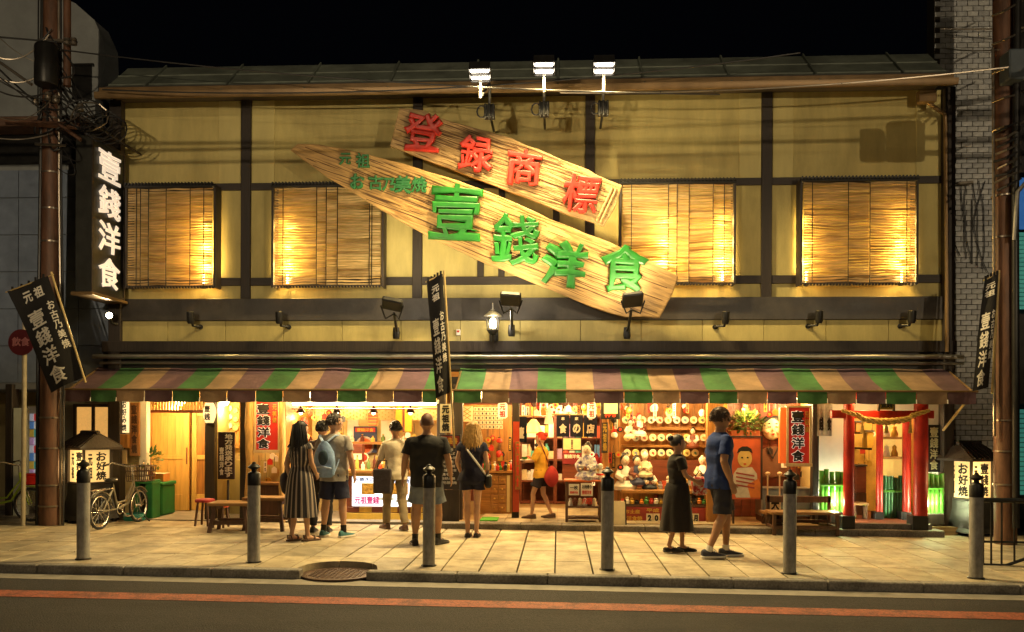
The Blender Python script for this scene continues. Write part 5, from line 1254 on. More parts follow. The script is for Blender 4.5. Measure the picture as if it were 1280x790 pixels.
# jars, bottles, bowls on the counter and shelf
def bottle(px, py, Y, h, r, m, label, g, cap=M_redw):
    label = ['dark brown','red','mustard yellow','cream','green'][ms.index(m)]+' '+label
    c = P(px, py, Y); t = thing('bottle', label, 'bottle', c, group=g)
    MB().lathe([(.001,0),(r,0),(r,h*.6),(r*.35,h*.78),(r*.35,h*.92),(.001,h*.92)], Matrix.Translation(c), 12, False).build('body', m, t, smooth=True); MB().lathe([(.001,h*.921),(r*.42,h*.921),(r*.42,h),(.001,h)], Matrix.Translation(c), 10, False).build('cap', cap, t)
ms = [mat('sauce_%d'%i, c, .3, coat=.5) for i, c in enumerate([(.10,.02,.01),(.5,.05,.02),(.55,.38,.08),(.7,.62,.45),(.12,.2,.05)])]
for i in range(16):
    if i in (8,): continue
    bottle(432+i*7.2, 588, Yc+.12+.1*(i%3), .16+.05*(i%3), .032, ms[i%5], 'sauce bottle in the row on the kitchen counter', 'sauce bottles on the kitchen counter')
for i in range(14): bottle(362+i*13, 553, 1.4, .12+.03*(i%2), .04, ms[(i*2+1)%5], 'small jar on the kitchen wall shelf', 'jars on the kitchen wall shelf', M_gold)
t = thing('clock_dish', 'round cream clock like plate standing behind the counter', 'plate', P(455,572,.9)); mb = MB(); disc(mb, P(455,572,.9), .085, .02, 20); mb.build('plate', M_paper, t); mb = MB(); disc(mb, P(455,572,.88), .06, .006, 20); mb.build('red_centre', M_redink, t)
for px, py, w, h, m, lb in ((437,585,16,30,M_redw,'red wooden box stacked at the left of the counter'),(470,585,10,14,M_gold,'gold tin behind the counter'),(421,590,8,46,M_white,'tall white carton left of the counter')):
    t = thing('box', lb, 'box', P(px+w/2,py,.75)); pbox('case', m, t, px, py-h, px+w, py, .75, .2, .008); pbox('label_strip', M_paper, t, px+1, py-h*.6, px+w-1, py-h*.35, .742, .007)
# menu stand between the bays
t = thing('menu_board', 'dark menu board with a red heading standing behind the man in black', 'menu board', G(563,664)); 
pbox('panel', mat('menu_black', (.02,.016,.02), .5), t, 549, 543, 576, 612, -.35, .05, .006); pbox('heading', mat('menu_red', (.18,.015,.012), .5), t, 551, 545, 574, 557, -.356, .007); ptext(t, 'お品書', 553, 547, 572, 555, -.357, M_gold)
for i in range(9):
    mb = MB(); ptext(t, ['壹錢洋食','焼そば','お好み焼','元祖焼','古乃美焼'][i%5], 552, 560+i*5.2, 567+(i%3)*2, 563.6+i*5.2, -.352, mat('menu_grey', (.4,.4,.42), .6))
pbox('support', M_dark, t, 551, 612.5, 574, 662, -.33, .04)
t = thing('white_strip_sign', 'white cloth strip with black characters between the two awnings', 'sign', P(557,540,-.4)); pbox('cloth', M_paper, t, 550, 505, 564, 541, -.42, .01); mb = MB(); a, b = P(550,541,-.422), P(564,505,-.422); col_text(mb, '元祖焼', frame(((a.x+b.x)/2,-.422,(a.z+b.z)/2),(1,0,0),(0,-1,0)), .12, .42, .004, .05); mb.build('lettering', M_ink, t)
# ---------------------------------------------------------------- entrance bay
random.seed(12)
pbox('price_board', M_warmw, B, 579, 506, 641, 588, 1.15, .04)
for r in range(5):
    for i in range(8):
        px, py = 592+i*4.6, 509+r*5.6
        a, b = P(px,py+4.6,1.13), P(px+4.0,py,1.13); o = box('price_slip', M_paper, None, a.x, b.x, 1.13, 1.137, a.z, b.z); meta(o, 'small cream price slip with black writing in the %s row over the drawer cabinet' % ['top','second','third','fourth','bottom'][r], 'price slip', 'price slips over the cabinet'); 
        mb = MB(); put_text(mb, random.choice('焼錢元古祖食洋'), frame(((a.x+b.x)/2,1.129,(a.z+b.z)/2),(1,0,0),(0,-1,0)), .035, .05, .002, .05); mb.build('lettering', M_ink, o)
t = thing('diamond_poster', 'cream poster with crossed olive bars at the left of the price slips', 'poster', P(584,518,1.1)); pbox('sheet', M_paper, t, 577.5, 508, 591, 527, 1.1, .012)
for i in range(3):
    for s in (-1,1): c = P(584,512+i*5,1.095); MB().obox(Matrix.Translation(c) @ Matrix.Rotation(s*.6,4,'Y'), .16, .004, .012).build('bar', mat('olive_print', (.32,.26,.06), .6), t)
# drawers
t = thing('drawer_cabinet', 'orange wooden cabinet of small drawers beside the entrance', 'cabinet', G(622,648)); Yq = .95
pbox('carcass', M_warmw, t, 600, 592, 640, 643, Yq, .5, .006); pbox('top', M_warmx, t, 597, 588, 643, 591.5, Yq-.04, .58, .006); pbox('side_post', M_cream, t, 633.5, 594, 637, 640, Yq-.02, .02)
for i in range(4):
    for j in range(2):
        d = pbox('drawer', M_warmx, t, 614+j*9.5, 595+i*11.6, 622.5+j*9.5, 605.6+i*11.6, Yq-.018, .02, .004); mb = MB(); mb.ball(P(618.2+j*9.5, 600+i*11.6, Yq-.03), .016, 8, 6); mb.build('knob', M_gold, d)
pbox('side_panel', M_warmx, t, 601, 594, 613, 642, Yq-.012, .011)
g = G(613, 650, .09); t = thing('green_mat', 'small bright green mat on the step behind the blonde woman', 'mat', g); box('turf', mat('green_turf', (.08,.35,.02), .9, var=.4, scale=60, bump=.5), t, fx(601,-.1), fx(623,-.1), -.26, .22, FZ+.012, FZ+.03, .006)
# pillar charms
pbox('red_pillar', mat('red_lacquer_post', (.4,.045,.015), .4), B, 641, 527, 649, 640, .26, .03)
vsign('narrow vertical sign of gilt characters on the left door pillar', 644, 552, 650, 612, .22, .03, M_warmw, '元祖焼食', M_redink, .05)
def noren(label, px0, py0, px1, py1, Y, cuts, chars, m, mt, size=.8, small=None):
    a, b = P(px0,py1,Y), P(px1,py0,Y); t = thing('shop_curtain', label, 'shop curtain', ((a.x+b.x)/2, Y, b.z))
    n = len(cuts)-1
    for i in range(n):
        u0, u1 = a.x+(b.x-a.x)*cuts[i]+.006, a.x+(b.x-a.x)*cuts[i+1]-.006; mb = MB(); V = []
        for j in range(7):
            for k in range(9):
                x = u0+(u1-u0)*k/8; z = b.z+(a.z-b.z)*j/6; V.append((x, Y+.018*math.sin(k*1.3+i*2)*(j/6), z))
        mb.add(V, [(j*9+k, (j+1)*9+k, (j+1)*9+k+1, j*9+k+1) for j in range(6) for k in range(8)]); V2 = [(x,y+.004,z) for x,y,z in V]; mb.add(V2, [(j*9+k, j*9+k+1, (j+1)*9+k+1, (j+1)*9+k) for j in range(6) for k in range(8)])
        mb.build('cloth_panel', m, t, smooth=True)
        if chars[i]: mb = MB(); w_ = (u1-u0)*.6; put_text(mb, chars[i], frame(((u0+u1)/2,Y-.022,(a.z+b.z)/2-(b.z-a.z)*.12),(1,0,0),(0,-1,0)), w_, (b.z-a.z)*.45, .004, .05); mb.build('lettering', mt, t)
        if small: mb = MB(); put_text(mb, small[i], frame(((u0+u1)/2,Y-.02,b.z-(b.z-a.z)*.16),(1,0,0),(0,-1,0)), (u1-u0)*.28, (b.z-a.z)*.15, .004, .05); mb.build('small_lettering', mt, t)
    MB().tube([(a.x-.08,Y+.005,b.z+.01),(b.x+.08,Y+.005,b.z+.01)], .014, 8).build('rod', M_bam, t)
M_navy = mat('navy_curtain', (.012,.014,.035), .85, var=.25, scale=10)
noren('navy shop curtain with white characters across the entrance', 695, 519, 747, 546, .5, (0,.33,.66,1), ('食','の','店'), M_navy, M_wink, .8, ('本','家','焼'))
noren('small navy curtain with one white character left of the entrance', 645, 521, 659, 553, .45, (0,1), ('壹',), M_navy, M_wink)
noren('white and black shop curtain right of the red hanging sign', 1021, 505, 1041, 545, -.12, (0,.5,1), ('錢','食'), mat('grey_white_cloth', (.45,.45,.42), .8, var=.4, scale=12), M_ink)
# interior shelves at the back
for k, (px0, px1) in enumerate(((650,694),(694,752))):
    t = thing('back_shelf', ['red brown shelf unit at the back behind the staff woman','red brown shelf unit at the back under the navy curtain'][k], 'shelf', P((px0+px1)/2, 622, 2.9))
    a, b = P(px0,622,2.9), P(px1,518,2.9)
    for j in range(5): z = .1+j*.42; box('shelf', M_redw, t, a.x, b.x, 2.9, 3.3, z, z+.03)
    for x in (a.x, b.x-.03): box('side', M_redw, t, x, x+.03, 2.895, 3.305, .09, 2.2)
    for j in range(1,5):
        for q in range(7):
            x = a.x+.08+(b.x-a.x-.16)*q/6; c = random.choice(cols+[(.6,.5,.3),(.6,.1,.05),(.7,.6,.35)]); h = random.uniform(.12,.3)
            o = MB(); 
            if q % 2: o.lathe([(.001,0),(.05,0),(.055,h*.7),(.03,h*.85),(.03,h),(.001,h)], Matrix.Translation((x,3.05,.13+(j)*.42-.0)), 10, False)
            else: o.box(x-.05,x+.05,3.0,3.12,.131+j*.42,.13+j*.42+h)
            nmc = {.6:'red' if c[1] < .2 else 'pale',.65:'red',.1:'blue' if c[2] > .45 else 'teal',.7:'cream',.55:'ochre',.5:'violet',.75:'white'}[c[0]]
            meta(o.build('souvenir_pack', mat('shelf_goods_%s'%nmc, c, .5, var=.3), smooth=bool(q%2)), '%s %s on the %s shelf %s' % (nmc, 'bottle shaped souvenir' if q % 2 else 'boxed souvenir', ['','lowest','second','third','top'][j], ['behind the staff woman','under the navy curtain'][k]), 'goods', 'souvenirs on the back shelves')
t = vsign('lit amber lattice panel with a maroon strip under it below the navy curtain', 704, 548, 726, 562, 1.6, .05, mat('lit_lattice', (.6,.38,.12), .5, emit=.35, ecol=(.9,.5,.12)), '壹', M_ink, .02, .12, 'lattice_panel', None, M_dark)
pbox('maroon_strip', mat('maroon_cloth', (.22,.015,.02), .7), t, 703, 566, 727, 580, 1.58, .05); ptext(t, '壹錢洋食', 705, 568, 725, 573, 1.575, M_wink)
pbox('lower_panel', M_redw, t, 703, 581, 727, 600, 1.6, .05)
c = P(667,533,1.0); t = thing('amber_shade_lamp', 'amber glass lamp shade hanging above the staff woman', 'lamp', c)
MB().lathe([(.14,-.12),(.15,-.1),(.10,.05),(.04,.12),(.001,.13)], Matrix.Translation(c), 16, False).build('shade', mat('amber_shade', (.8,.5,.08), .4, emit=1.0, ecol=(1,.55,.1)), t, smooth=True); MB().tube([c+Vector((0,0,.12)),(c.x,c.y,2.42)], .008, 5).build('cord', M_black, t); lamp('shade_light', 'POINT', c-Vector((0,0,.2)), 10, WARM, t, size=.1)
c = P(686,518,.2); t = thing('white_wind_chime', 'white cloth doll charm hanging above the entrance', 'charm', c); MB().lathe([(.08,-.16),(.06,-.06),(.035,.02),(.05,.06),(.03,.1),(.001,.12)], Matrix.Translation(c), 12, False).build('body', M_white, t, smooth=True); MB().tube([c+Vector((0,0,.1)),c+Vector((0,0,.4))], .005, 5).build('cord', M_black, t)
# table with the seated doll
Yt = -.25
def pz(py, Y=Yt): return P(730,py,Y).z
t = thing('display_table', 'narrow dark table with a red top and paper notices at the entrance', 'table', G(729,655,.09)); a, b = P(707,600,Yt), P(752,600,Yt); zt_ = pz(600)
box('top', mat('orange_red_top', (.55,.12,.02), .5), t, a.x-.02, b.x+.02, Yt-.02, Yt+.42, zt_-.03, zt_, .006)
for x in (a.x+.02, b.x-.02):
    for y in (Yt+.02, Yt+.36): box('leg', M_tbd, t, x-.02, x+.02, y-.02, y+.02, FZ+.005, zt_-.031, .003)
box('shelf', M_tbd, t, a.x+.04, b.x-.04, Yt, Yt+.36, pz(635), pz(633)); box('shelf', M_tbd, t, a.x+.04, b.x-.04, Yt, Yt+.36, pz(649), pz(647))
for x0_, x1_, y0_, y1_, txt in ((711,724,605,619,'一枚'),(726,741,604,620,'お持帰り')):
    o = pbox('paper_notice', M_white, t, x0_, y0_, x1_, y1_, Yt-.03, .006); ptext(t, txt, x0_+1.5, y0_+2, x1_-1.5, y0_+7, Yt-.031, M_ink, .03); ptext(t, '壹錢洋食', x0_+1.5, y0_+9, x1_-1.5, y1_-2, Yt-.031, M_redink, .02)
ptext(t, '六百円', 728, 622, 740, 630, Yt-.03, M_redink, .05)
for i in range(6):
    c = P(713+i*6, 633, Yt+.1); o = MB(); o.lathe([(.001,0),(.03,0),(.04,.05),(.025,.09),(.03,.12),(.001,.14)], Matrix.Translation(c), 10, False); meta(o.build('figurine', [M_white, M_redw, M_paper][i%3], smooth=True), 'little white and red figurine on the shelf of the display table', 'figurine', 'figurines under the table top')
M_skin = mat('porcelain_skin', (.72,.56,.42), .45, var=.05)
def doll(label, px, py, Y, s, robe, robe2, hairm, sit=True, facing=0, nm='doll'):
    c = P(px, py, Y); t = thing(nm, label, 'doll', c, facing)
    n = 12
    def rg(z, rx, ry): return [Vector((math.cos(6.283*k/n)*rx, math.sin(6.283*k/n)*ry, z)) for k in range(n)]
    MB().loft([rg(0,.30*s,.28*s), rg(.10*s,.33*s,.30*s), rg(.25*s,.22*s,.18*s), rg(.42*s,.16*s,.11*s), rg(.56*s,.17*s,.10*s), rg(.64*s,.07*s,.06*s)]).build('robe', robe, t, smooth=True, local=True)
    mb = MB()
    for sx in (-1,1): mb.tube([(sx*.15*s,0,.57*s),(sx*.24*s,-.06*s,.38*s),(sx*.12*s,-.2*s,.30*s)], [.06*s,.085*s,.10*s], 8)
    mb.build('sleeve', robe2, t, smooth=True, local=True)
    MB().loft([rg(.24*s,.225*s,.185*s), rg(.36*s,.19*s,.145*s)]).build('sash', M_redw, t, local=True)
    mb = MB(); mb.ball((0,-.01*s,.78*s), (.115*s,.12*s,.145*s), 14, 10); mb.ball((0,-.13*s,.765*s), (.018*s,.02*s,.022*s), 6, 4); mb.tube([(0,0,.6*s),(0,0,.7*s)], .05*s, 8)
    for sx in (-1,1): mb.ball((sx*.11*s,-.21*s,.29*s), (.04*s,.05*s,.03*s), 8, 6)
    mb.build('head', M_skin, t, smooth=True, local=True)
    mb = MB()
    for sx in (-1,1): mb.ball((sx*.042*s,-.118*s,.79*s), (.014*s,.008*s,.010*s), 6, 4)
    mb.build('eyes', M_ink, t, local=True); MB().ball((0,-.118*s,.715*s), (.022*s,.008*s,.010*s), 6, 4).build('mouth', M_redink, t, local=True)
    mb = MB(); mb.ball((0,.035*s,.83*s), (.135*s,.125*s,.13*s), 14, 8); mb.ball((0,.05*s,.95*s), (.07*s,.07*s,.05*s), 10, 6); mb.build('hair', hairm, t, smooth=True, local=True)
    return t
M_hairb = mat('black_hair', (.012,.009,.008), .45, var=.4, scale=30)
M_kim = mat('pale_patterned_kimono', (.62,.60,.58), .6, col2=(.16,.14,.3), thr=(.45,.6), scale=14)
doll('seated doll in a pale patterned kimono on the red topped table', 734, 600, Yt+.15, .62, M_kim, M_kim, M_hairb, facing=-.4)
for i, px in enumerate((744.5, 750.5)):
    c = P(px, 600, Yt+.1); t = thing('figurine', ['small white lucky figurine on the table right of the seated doll','rightmost white lucky figurine on the red topped table'][i], 'figurine', c); MB().lathe([(.001,0),(.05,0),(.055,.06),(.035,.13),(.02,.16),(.045,.2),(.04,.25),(.001,.27)], Matrix.Translation(c), 12, False).build('body', M_white, t, smooth=True); MB().lathe([(.047,.075),(.058,.08),(.055,.1),(.042,.105)], Matrix.Translation(c), 12).build('band', M_redink, t)
    pbox('base', M_redw, t, px-3, 600.2, px+3, 602, Yt+.05, .1)
vsign('vertical gilt sign of characters on the right entrance pillar', 752, 528, 760, 566, .02, .03, M_dark, '元祖焼', M_gold, .05)
for i in range(2):
    c = P(745.5+i*7, 572, .3); t = thing('red_tassel', ['left red tassel charm hanging by the entrance pillar','right red tassel charm hanging by the entrance pillar'][i], 'charm', c); MB().lathe([(.001,-.2),(.05,-.19),(.045,0),(.02,.03),(.03,.05),(.001,.08)], Matrix.Translation(c), 10, False).build('tassel', mat('red_tassel_thread', (.3,.02,.02), .8, var=.4), t, smooth=True); MB().tube([c+Vector((0,0,.07)), c+Vector((0,0,.5))], .005, 5).build('cord', M_black, t)
# ---------------------------------------------------------------- shelf bay of round fans and dolls
random.seed(19)
for k, y in enumerate((536, 558, 577)): pbox('shelf_rail', M_warmx, B, 777, y-2, 884, y+1.5, .95, .12, .004)
M_badge = [mat('badge_face_%d'%i, c, .5, var=.08, emit=.03, ecol=c) for i, c in enumerate([(.85,.75,.45),(.85,.65,.22),(.8,.78,.6),(.85,.8,.5)])]
M_cent = [mat('badge_print_%d'%i, c, .5) for i, c in enumerate([(.1,.3,.2),(.5,.3,.05),(.15,.25,.4),(.5,.1,.05),(.1,.1,.08)])]
for r, (py, x0, n) in enumerate(((525,782,10),(547,784,10),(566,784,10))):
    for i in range(n):
        px = x0+i*10.6
        if r == 2 and i == 9: continue
        c = P(px, py, .93); mb = MB(); disc(mb, c, .064, .03, 18); kk = (i*3+r*2+i//4) % 5; o = mb.build('round_plate', random.choice(M_badge)); meta(o, 'round cream plate with a small %s motif in %s row of the rack' % (['green','brown','blue','red','black'][kk], ['the top','the middle','the bottom'][r]), 'plate', ['top','middle','bottom'][r]+' row of round plates on the rack')
        mb = MB(); q = c+Vector((0,-.03,0)); mb.ball(q, (.022+.008*random.random(),.006,.02), 8, 4); mb.ball(q+Vector((.012,0,-.018)), (.018,.005,.014), 6, 4); mb.build('motif', M_cent[kk], o)
random.seed(23)
for i,(px,py,s,rb,r2,hm,lb) in enumerate(((799,545,.40,M_white,M_redw,mat('red_wig',(.5,.03,.015),.6),'red haired doll with a white face in front of the top rack'),
    (781,612,.62,M_white,M_white,M_hairb,'round white doll standing at the left of the toy stall'),(796,606,.50,mat('indigo_cloth',(.04,.05,.12),.7),M_redw,M_hairb,'doll in an indigo robe with red sleeves on the toy stall'),
    (806,596,.42,M_paper,M_paper,M_white,'cream haired doll at the back of the toy stall'),(812,612,.40,mat('dark_blue_cloth',(.02,.03,.05),.7),M_white,M_hairb,'small dark robed doll beside the white puppet'),(878,604,.46,M_glow,M_paper,M_white,'pale glowing doll at the right end of the toy stall'),(788,548,.34,M_paper,M_white,M_hairb,'little white doll left of the red haired doll'),(866,560,.36,M_redw,M_white,M_hairb,'red robed doll high on the right of the rack'))):
    doll(lb, px, py, .35 if py > 580 else .75, s, rb, r2, hm, facing=random.uniform(-.4,.4))
t = thing('toy_stall', 'red fronted toy stall with calendar number blocks along its base', 'stall', G(832,655,.09)); Ys = .1
pbox('front', mat('stall_red', (.28,.03,.02), .5, var=.2), t, 779, 634, 884, 654, Ys, .08, .006); pbox('counter', M_warmx, t, 777, 613, 886, 617, Ys, .6, .006); pbox('lower_shelf', M_tbd, t, 779, 630, 884, 633.5, Ys, .6, .004); pbox('back', M_redw, t, 777, 575, 886, 612, Ys+.62, .05)
pbox('tier', M_warmx, t, 830, 607, 884, 611, Ys+.25, .3, .004)
for i, ch in enumerate('20'): 
    o = pbox('number_block', M_paper, t, 808+i*8.6, 642, 816+i*8.6, 653, Ys-.012, .012); ptext(t, ch, 809.5+i*8.6, 643.5, 814.5+i*8.6, 651.5, Ys-.013, M_ink, .06)
for i, ch in enumerate('6月'):
    o = pbox('number_block', M_paper, t, 857+i*8.6, 642, 865+i*8.6, 653, Ys-.012, .012); ptext(t, ch, 858.3+i*8.6, 643.5, 863.7+i*8.6, 651.5, Ys-.013, [M_redink, M_ink][i], .05)
ptext(t, '平成', 808, 635.5, 824, 640.5, Ys-.002, M_gold); ptext(t, 'お土産', 781, 637, 800, 642, Ys-.002, M_gold); ptext(t, '洋食焼', 783, 645, 803, 651, Ys-.002, M_gold)
for i in range(24):
    px = 820+i%12*5.2; lv = i//12; py = 606.5 if lv and px > 832 else 629.5 if not lv else 612.5; c = P(px, py, Ys+.3 if lv else Ys+.2); h = random.uniform(.10,.17); m = mat('toy_paint_%d'%(i%7), [(.6,.1,.05),(.7,.62,.45),(.08,.07,.06),(.45,.3,.12),(.1,.2,.12),(.65,.4,.1),(.3,.3,.33)][i%7], .5, var=.3)
    mb = MB()
    if i%3 == 0: mb.ball(c+Vector((0,0,h*.4)), (.05,.05,h*.4), 10, 6); mb.ball(c+Vector((0,-.01,h*.9)), .04, 8, 6)
    elif i%3 == 1: mb.lathe([(.001,0),(.045,0),(.05,h*.6),(.02,h*.8),(.03,h),(.001,h*1.05)], Matrix.Translation(c), 10, False)
    else: mb.obox(Matrix.Translation(c+Vector((0,0,h/2))) @ Matrix.Rotation(random.uniform(-.5,.5),4,'Z'), .07, .06, h)
    meta(mb.build('toy', m, smooth=(i%3 != 2)), 'small %s toy %s on the crowded toy stall' % (['red','cream','black','brown','green','orange','grey'][i%7], 'on the raised tier' if lv else 'on the lower shelf'), 'toy', 'mixed toys on the stall')
g = G(772,662); t = thing('folding_sign', 'small cream folding sign on the pavement right of the toy table', 'folding sign', g)
for s in (-1,1):
    mb = MB(); M = Matrix.Translation(g+Vector((.0,s*.1,.22))) @ Matrix.Rotation(s*.22,4,'X'); mb.obox(M, .22, .015, .46); mb.build('panel', M_paper, t); mb = MB()
    for q in (-1,1): mb.obox(M @ Matrix.Translation((q*.12,0,0)), .02, .025, .5)
    mb.build('frame', M_dark, t)
# ---------------------------------------------------------------- poster, mask, plants
t = thing('figure_poster', 'big red poster of a child in a white robe below the hanging plant', 'poster', G(930,655)); Yp = -.15
pbox('board', mat('poster_red', (.50,.10,.035), .5, var=.25, scale=3), t, 907, 547, 952, 624, Yp, .03); 
mb = MB(); a, b = P(907,624,Yp), P(952,547,Yp)
for x in (a.x, b.x): mb.box(x-.015,x+.015,Yp-.012,Yp+.035,a.z,b.z)
mb.box(a.x-.015,b.x+.015,Yp-.014,Yp+.035,b.z+.001,b.z+.025); mb.build('frame', M_dark, t)
def flat(par, m, pts, k, nm): pp = [P(x,y,Yp) for x,y in pts]; mb = MB(); mb.prism([(p.x,p.z) for p in pp], Matrix(((1,0,0,0),(0,0,-1,Yp-.002*k),(0,1,0,0),(0,0,0,1))), .002); return mb.build(nm, m, par, fix=True)
def ell(cx, cy, rx, ry, n=20, a0=0, a1=6.2832): return [(cx+rx*math.cos(a0+(a1-a0)*i/n), cy-ry*math.sin(a0+(a1-a0)*i/n)) for i in range(n)]
flat(t, mat('poster_white', (.55,.5,.44), .5, var=.25, scale=7), [(917,592),(922,585),(940,584),(946,592),(948,612),(940,622),(920,622),(915,608)], 0, 'printed_robe')
flat(t, mat('poster_skin', (.68,.48,.16), .5), ell(931,573,9,11), 1, 'printed_head'); flat(t, M_ink, [(921,567),(923,561),(928,558),(934,558),(939,561),(941,567),(936,564),(926,564)], 2, 'printed_hair')
flat(t, M_ink, ell(927.5,572,1.3,1), 3, 'printed_eye'); flat(t, M_ink, ell(934.5,572,1.3,1), 3, 'printed_eye'); flat(t, M_redink, ell(931,580,2,.9), 3, 'printed_mouth')
for i in range(4): flat(t, mat('poster_stripe', (.35,.06,.05), .5), [(920,590+i*5),(943,594+i*5),(943,596+i*5),(920,592+i*5)], 2, 'printed_stripe')
flat(t, mat('poster_orange', (.68,.2,.04), .5), [(934,606),(948,598),(952,608),(952,622),(938,622)], 1, 'printed_bundle')
for px in (910, 949): g = G(px,655,.05); box('leg', M_dark, t, g.x-.015, g.x+.015, Yp, Yp+.03, .03, a.z-.001)
c = P(965,535,.80); t = thing('moon_faced_mask', 'big cream moon faced mask with rosy lips above the plank wall', 'mask', c)
def mf(p): d = p-c; w = 1.0+.16*(-d.z/.2); return c+Vector((d.x*w, d.y, d.z))
MB().ball(c, (.155,.08,.20), 20, 14, mf).build('face', mat('cream_mask', (.70,.58,.34), .45, var=.08), t, smooth=True)
MB().ball(c+Vector((0,.02,.12)), (.165,.075,.10), 16, 8).build('hair', M_hairb, t, smooth=True)
for s in (-1,1):
    MB().ball(c+Vector((s*.06,-.077,.02)), (.035,.012,.010), 8, 4).build('eye', M_ink, t); MB().ball(c+Vector((s*.06,-.068,.075)), (.025,.012,.012), 8, 4).build('brow', M_ink, t); MB().ball(c+Vector((s*.09,-.05,-.06)), (.05,.04,.05), 8, 6).build('cheek', mat('rosy_cheek', (.68,.42,.25), .5), t, smooth=True)
MB().ball(c+Vector((0,-.085,-.02)), (.022,.02,.03), 8, 6).build('nose', MATS['cream_mask'], t, smooth=True); MB().ball(c+Vector((0.0,-.08,-.10)), (.025,.015,.022), 8, 6).build('mouth', M_redink, t, smooth=True)
c = P(965,570,.85); MB().prism([(c.x-.3,c.z-.35),(c.x+.3,c.z-.35),(c.x+.22,c.z+.08),(c.x+.06,c.z+.16),(c.x-.06,c.z+.16),(c.x-.22,c.z+.08)], Matrix(((1,0,0,0),(0,0,-1,.87),(0,1,0,0),(0,0,0,1))), .05).build('robe', mat('brown_robe', (.16,.07,.035), .8), t, fix=True)
mb = MB()
for s in (-1,1): mb.tube([(c.x+s*.09,.805,c.z+.14),(c.x,.80,c.z-.04)], .012, 5)
mb.build('collar', M_dark, t)
c = P(932,528,.45); t = thing('hanging_plant', 'bushy yellow green plant in a trough above the red poster', 'plant', P(932,542,.45)); mb = MB(); leafy(mb, c+Vector((0,0,-.02)), (.30,.15,.20), 420, .10, .2); mb.build('leaves', [M_leaf, M_leaf2], t); pbox('trough', M_terra, t, 914, 538, 950, 546, .38, .2, .01)
t = thing('yellow_streamer', 'yellow paper streamer hanging left of the plant', 'streamer', P(906,520,.3)); pp=[P(901,503,.3),P(909,503,.3),P(908,527,.3),P(904,527,.3)]; mb = MB(); mb.prism([(p.x,p.z) for p in pp], Matrix(((1,0,0,0),(0,0,-1,.3),(0,1,0,0),(0,0,0,1))), .02); mb.build('paper', mat('yellow_paper', (.75,.45,.06), .6), t, fix=True); MB().tube([P(905,503,.29), P(905,495,.29)], .006, 5).build('cord', M_black, t)
# glass display case + mallets
t = thing('display_case', 'low blue grey glass display case behind the bollard on the right', 'display case', G(985,658,.05)); Yd2 = .15
pbox('glass', mat('case_glass', (.5,.62,.68), .12, glass=.6, var=.05), t, 952, 612, 1014, 645, Yd2, .4); 
mb = MB(); a, b = P(952,645,Yd2), P(1014,612,Yd2)
for x in (a.x,b.x): mb.box(x-.012,x+.012,Yd2-.012,Yd2+.41,a.z,b.z)
mb.box(a.x-.012,b.x+.012,Yd2-.014,Yd2+.41,b.z+.001,b.z+.02); mb.build('frame', M_steel, t); pbox('base', M_tbd, t, 952, 645.5, 1014, 658, Yd2, .4)
for i in range(2):
    px = 959.5+i*15; t = thing('wooden_mallet', ['left pale wooden ladle standing in the display case','right pale wooden ladle standing in the display case'][i], 'ladle', P(px,620,.1)); MB().tube([P(px,622,.1),P(px,594,.1)], .012, 6).build('handle', M_pale, t); c = P(px,592,.1); MB().ball(c, (.045,.035,.03), 10, 6).build('bowl', M_pale, t, smooth=True)
t = thing('calligraphy_panel', 'pale panel with a dark brush character behind the right bench', 'panel', P(968,632,-.1)); pbox('panel', M_paper, t, 962, 622, 976, 640, -.12, .03); ptext(t, '大', 963.5, 624, 974.5, 638, -.122, M_ink, .05); pbox('easel_foot', M_dark, t, 961, 640.5, 977, 662, -.115, .03)
# ---------------------------------------------------------------- green bamboo fences and the red shrine front
M_gb = mat('green_bamboo', (.07,.26,.03), .35, var=.25, scale=3, coat=.3)
def bamboo(label, pxs, py0, py1, Y, light, m=M_gb):
    t = thing('bamboo_fence', label, 'fence', P(pxs[len(pxs)//2], py1, Y))
    for px in pxs:
        a, b = P(px, py1, Y), P(px, py0+random.uniform(-2,2), Y); r = .038; n = 4; pts = []; rs = []
        for k in range(n):
            f0, f1 = k/n, (k+1)/n
            for f, q in ((f0+.02,1.14),(f0+.05,1.0),(f1-.03,1.0),(f1-.005,1.12)): pts.append(a.lerp(b,f)); rs.append(r*q)
        MB().tube(pts, rs, 10).build('bamboo_stem', m, t, smooth=True)
        MB().lathe([(.001,0),(r*1.02,0),(r*.75,.001),(.001,-.02)], Matrix.Translation(b+Vector((0,0,.002))), 10, False).build('cut_end', M_pale, t)
    a, b = P(pxs[0]-2, py0+18, Y-.05), P(pxs[-1]+2, py0+18, Y-.05); MB().tube([a, b], .022, 8).build('cross_rail', M_gb, t, smooth=True)
    pbox('planter', M_dark, t, pxs[0]-4, py1, pxs[-1]+4, py1+14, Y-.1, .25, .01)
    if light:
        c = P(light, py1-8, Y+.10); l = thing('ground_spotlight', 'x', 'spotlight', c); l['label'] = 'white ground light hidden behind the glowing bamboo '+('of the right bench' if light < 1100 else 'by the brick wall')
        MB().lathe([(.001,0),(.05,0),(.055,.05),(.001,.055)], Matrix.Translation(c-Vector((0,0,.05))), 12, False).build('housing', M_bmet, l); MB().lathe([(.001,.056),(.045,.056),(.045,.06),(.001,.06)], Matrix.Translation(c-Vector((0,0,.05))), 12, False).build('lit_lens', M_lens, l)
        lamp('ground_light', 'POINT', c+Vector((0,-.03,.05)), 22, (1,.93,.62), l, size=.03); lamp('front_light', 'POINT', P(light, py1-12, Y-.14), 7, (.9,1,.5), l, size=.03)
    return t
bamboo('glowing green bamboo fence behind the right bench', [1027,1033,1040,1047,1053], 588, 640, -.15, 1044)
bamboo('glowing green bamboo fence between the red gate and the brick wall', [1159,1165,1171,1177], 592, 642, -.15, 1168)
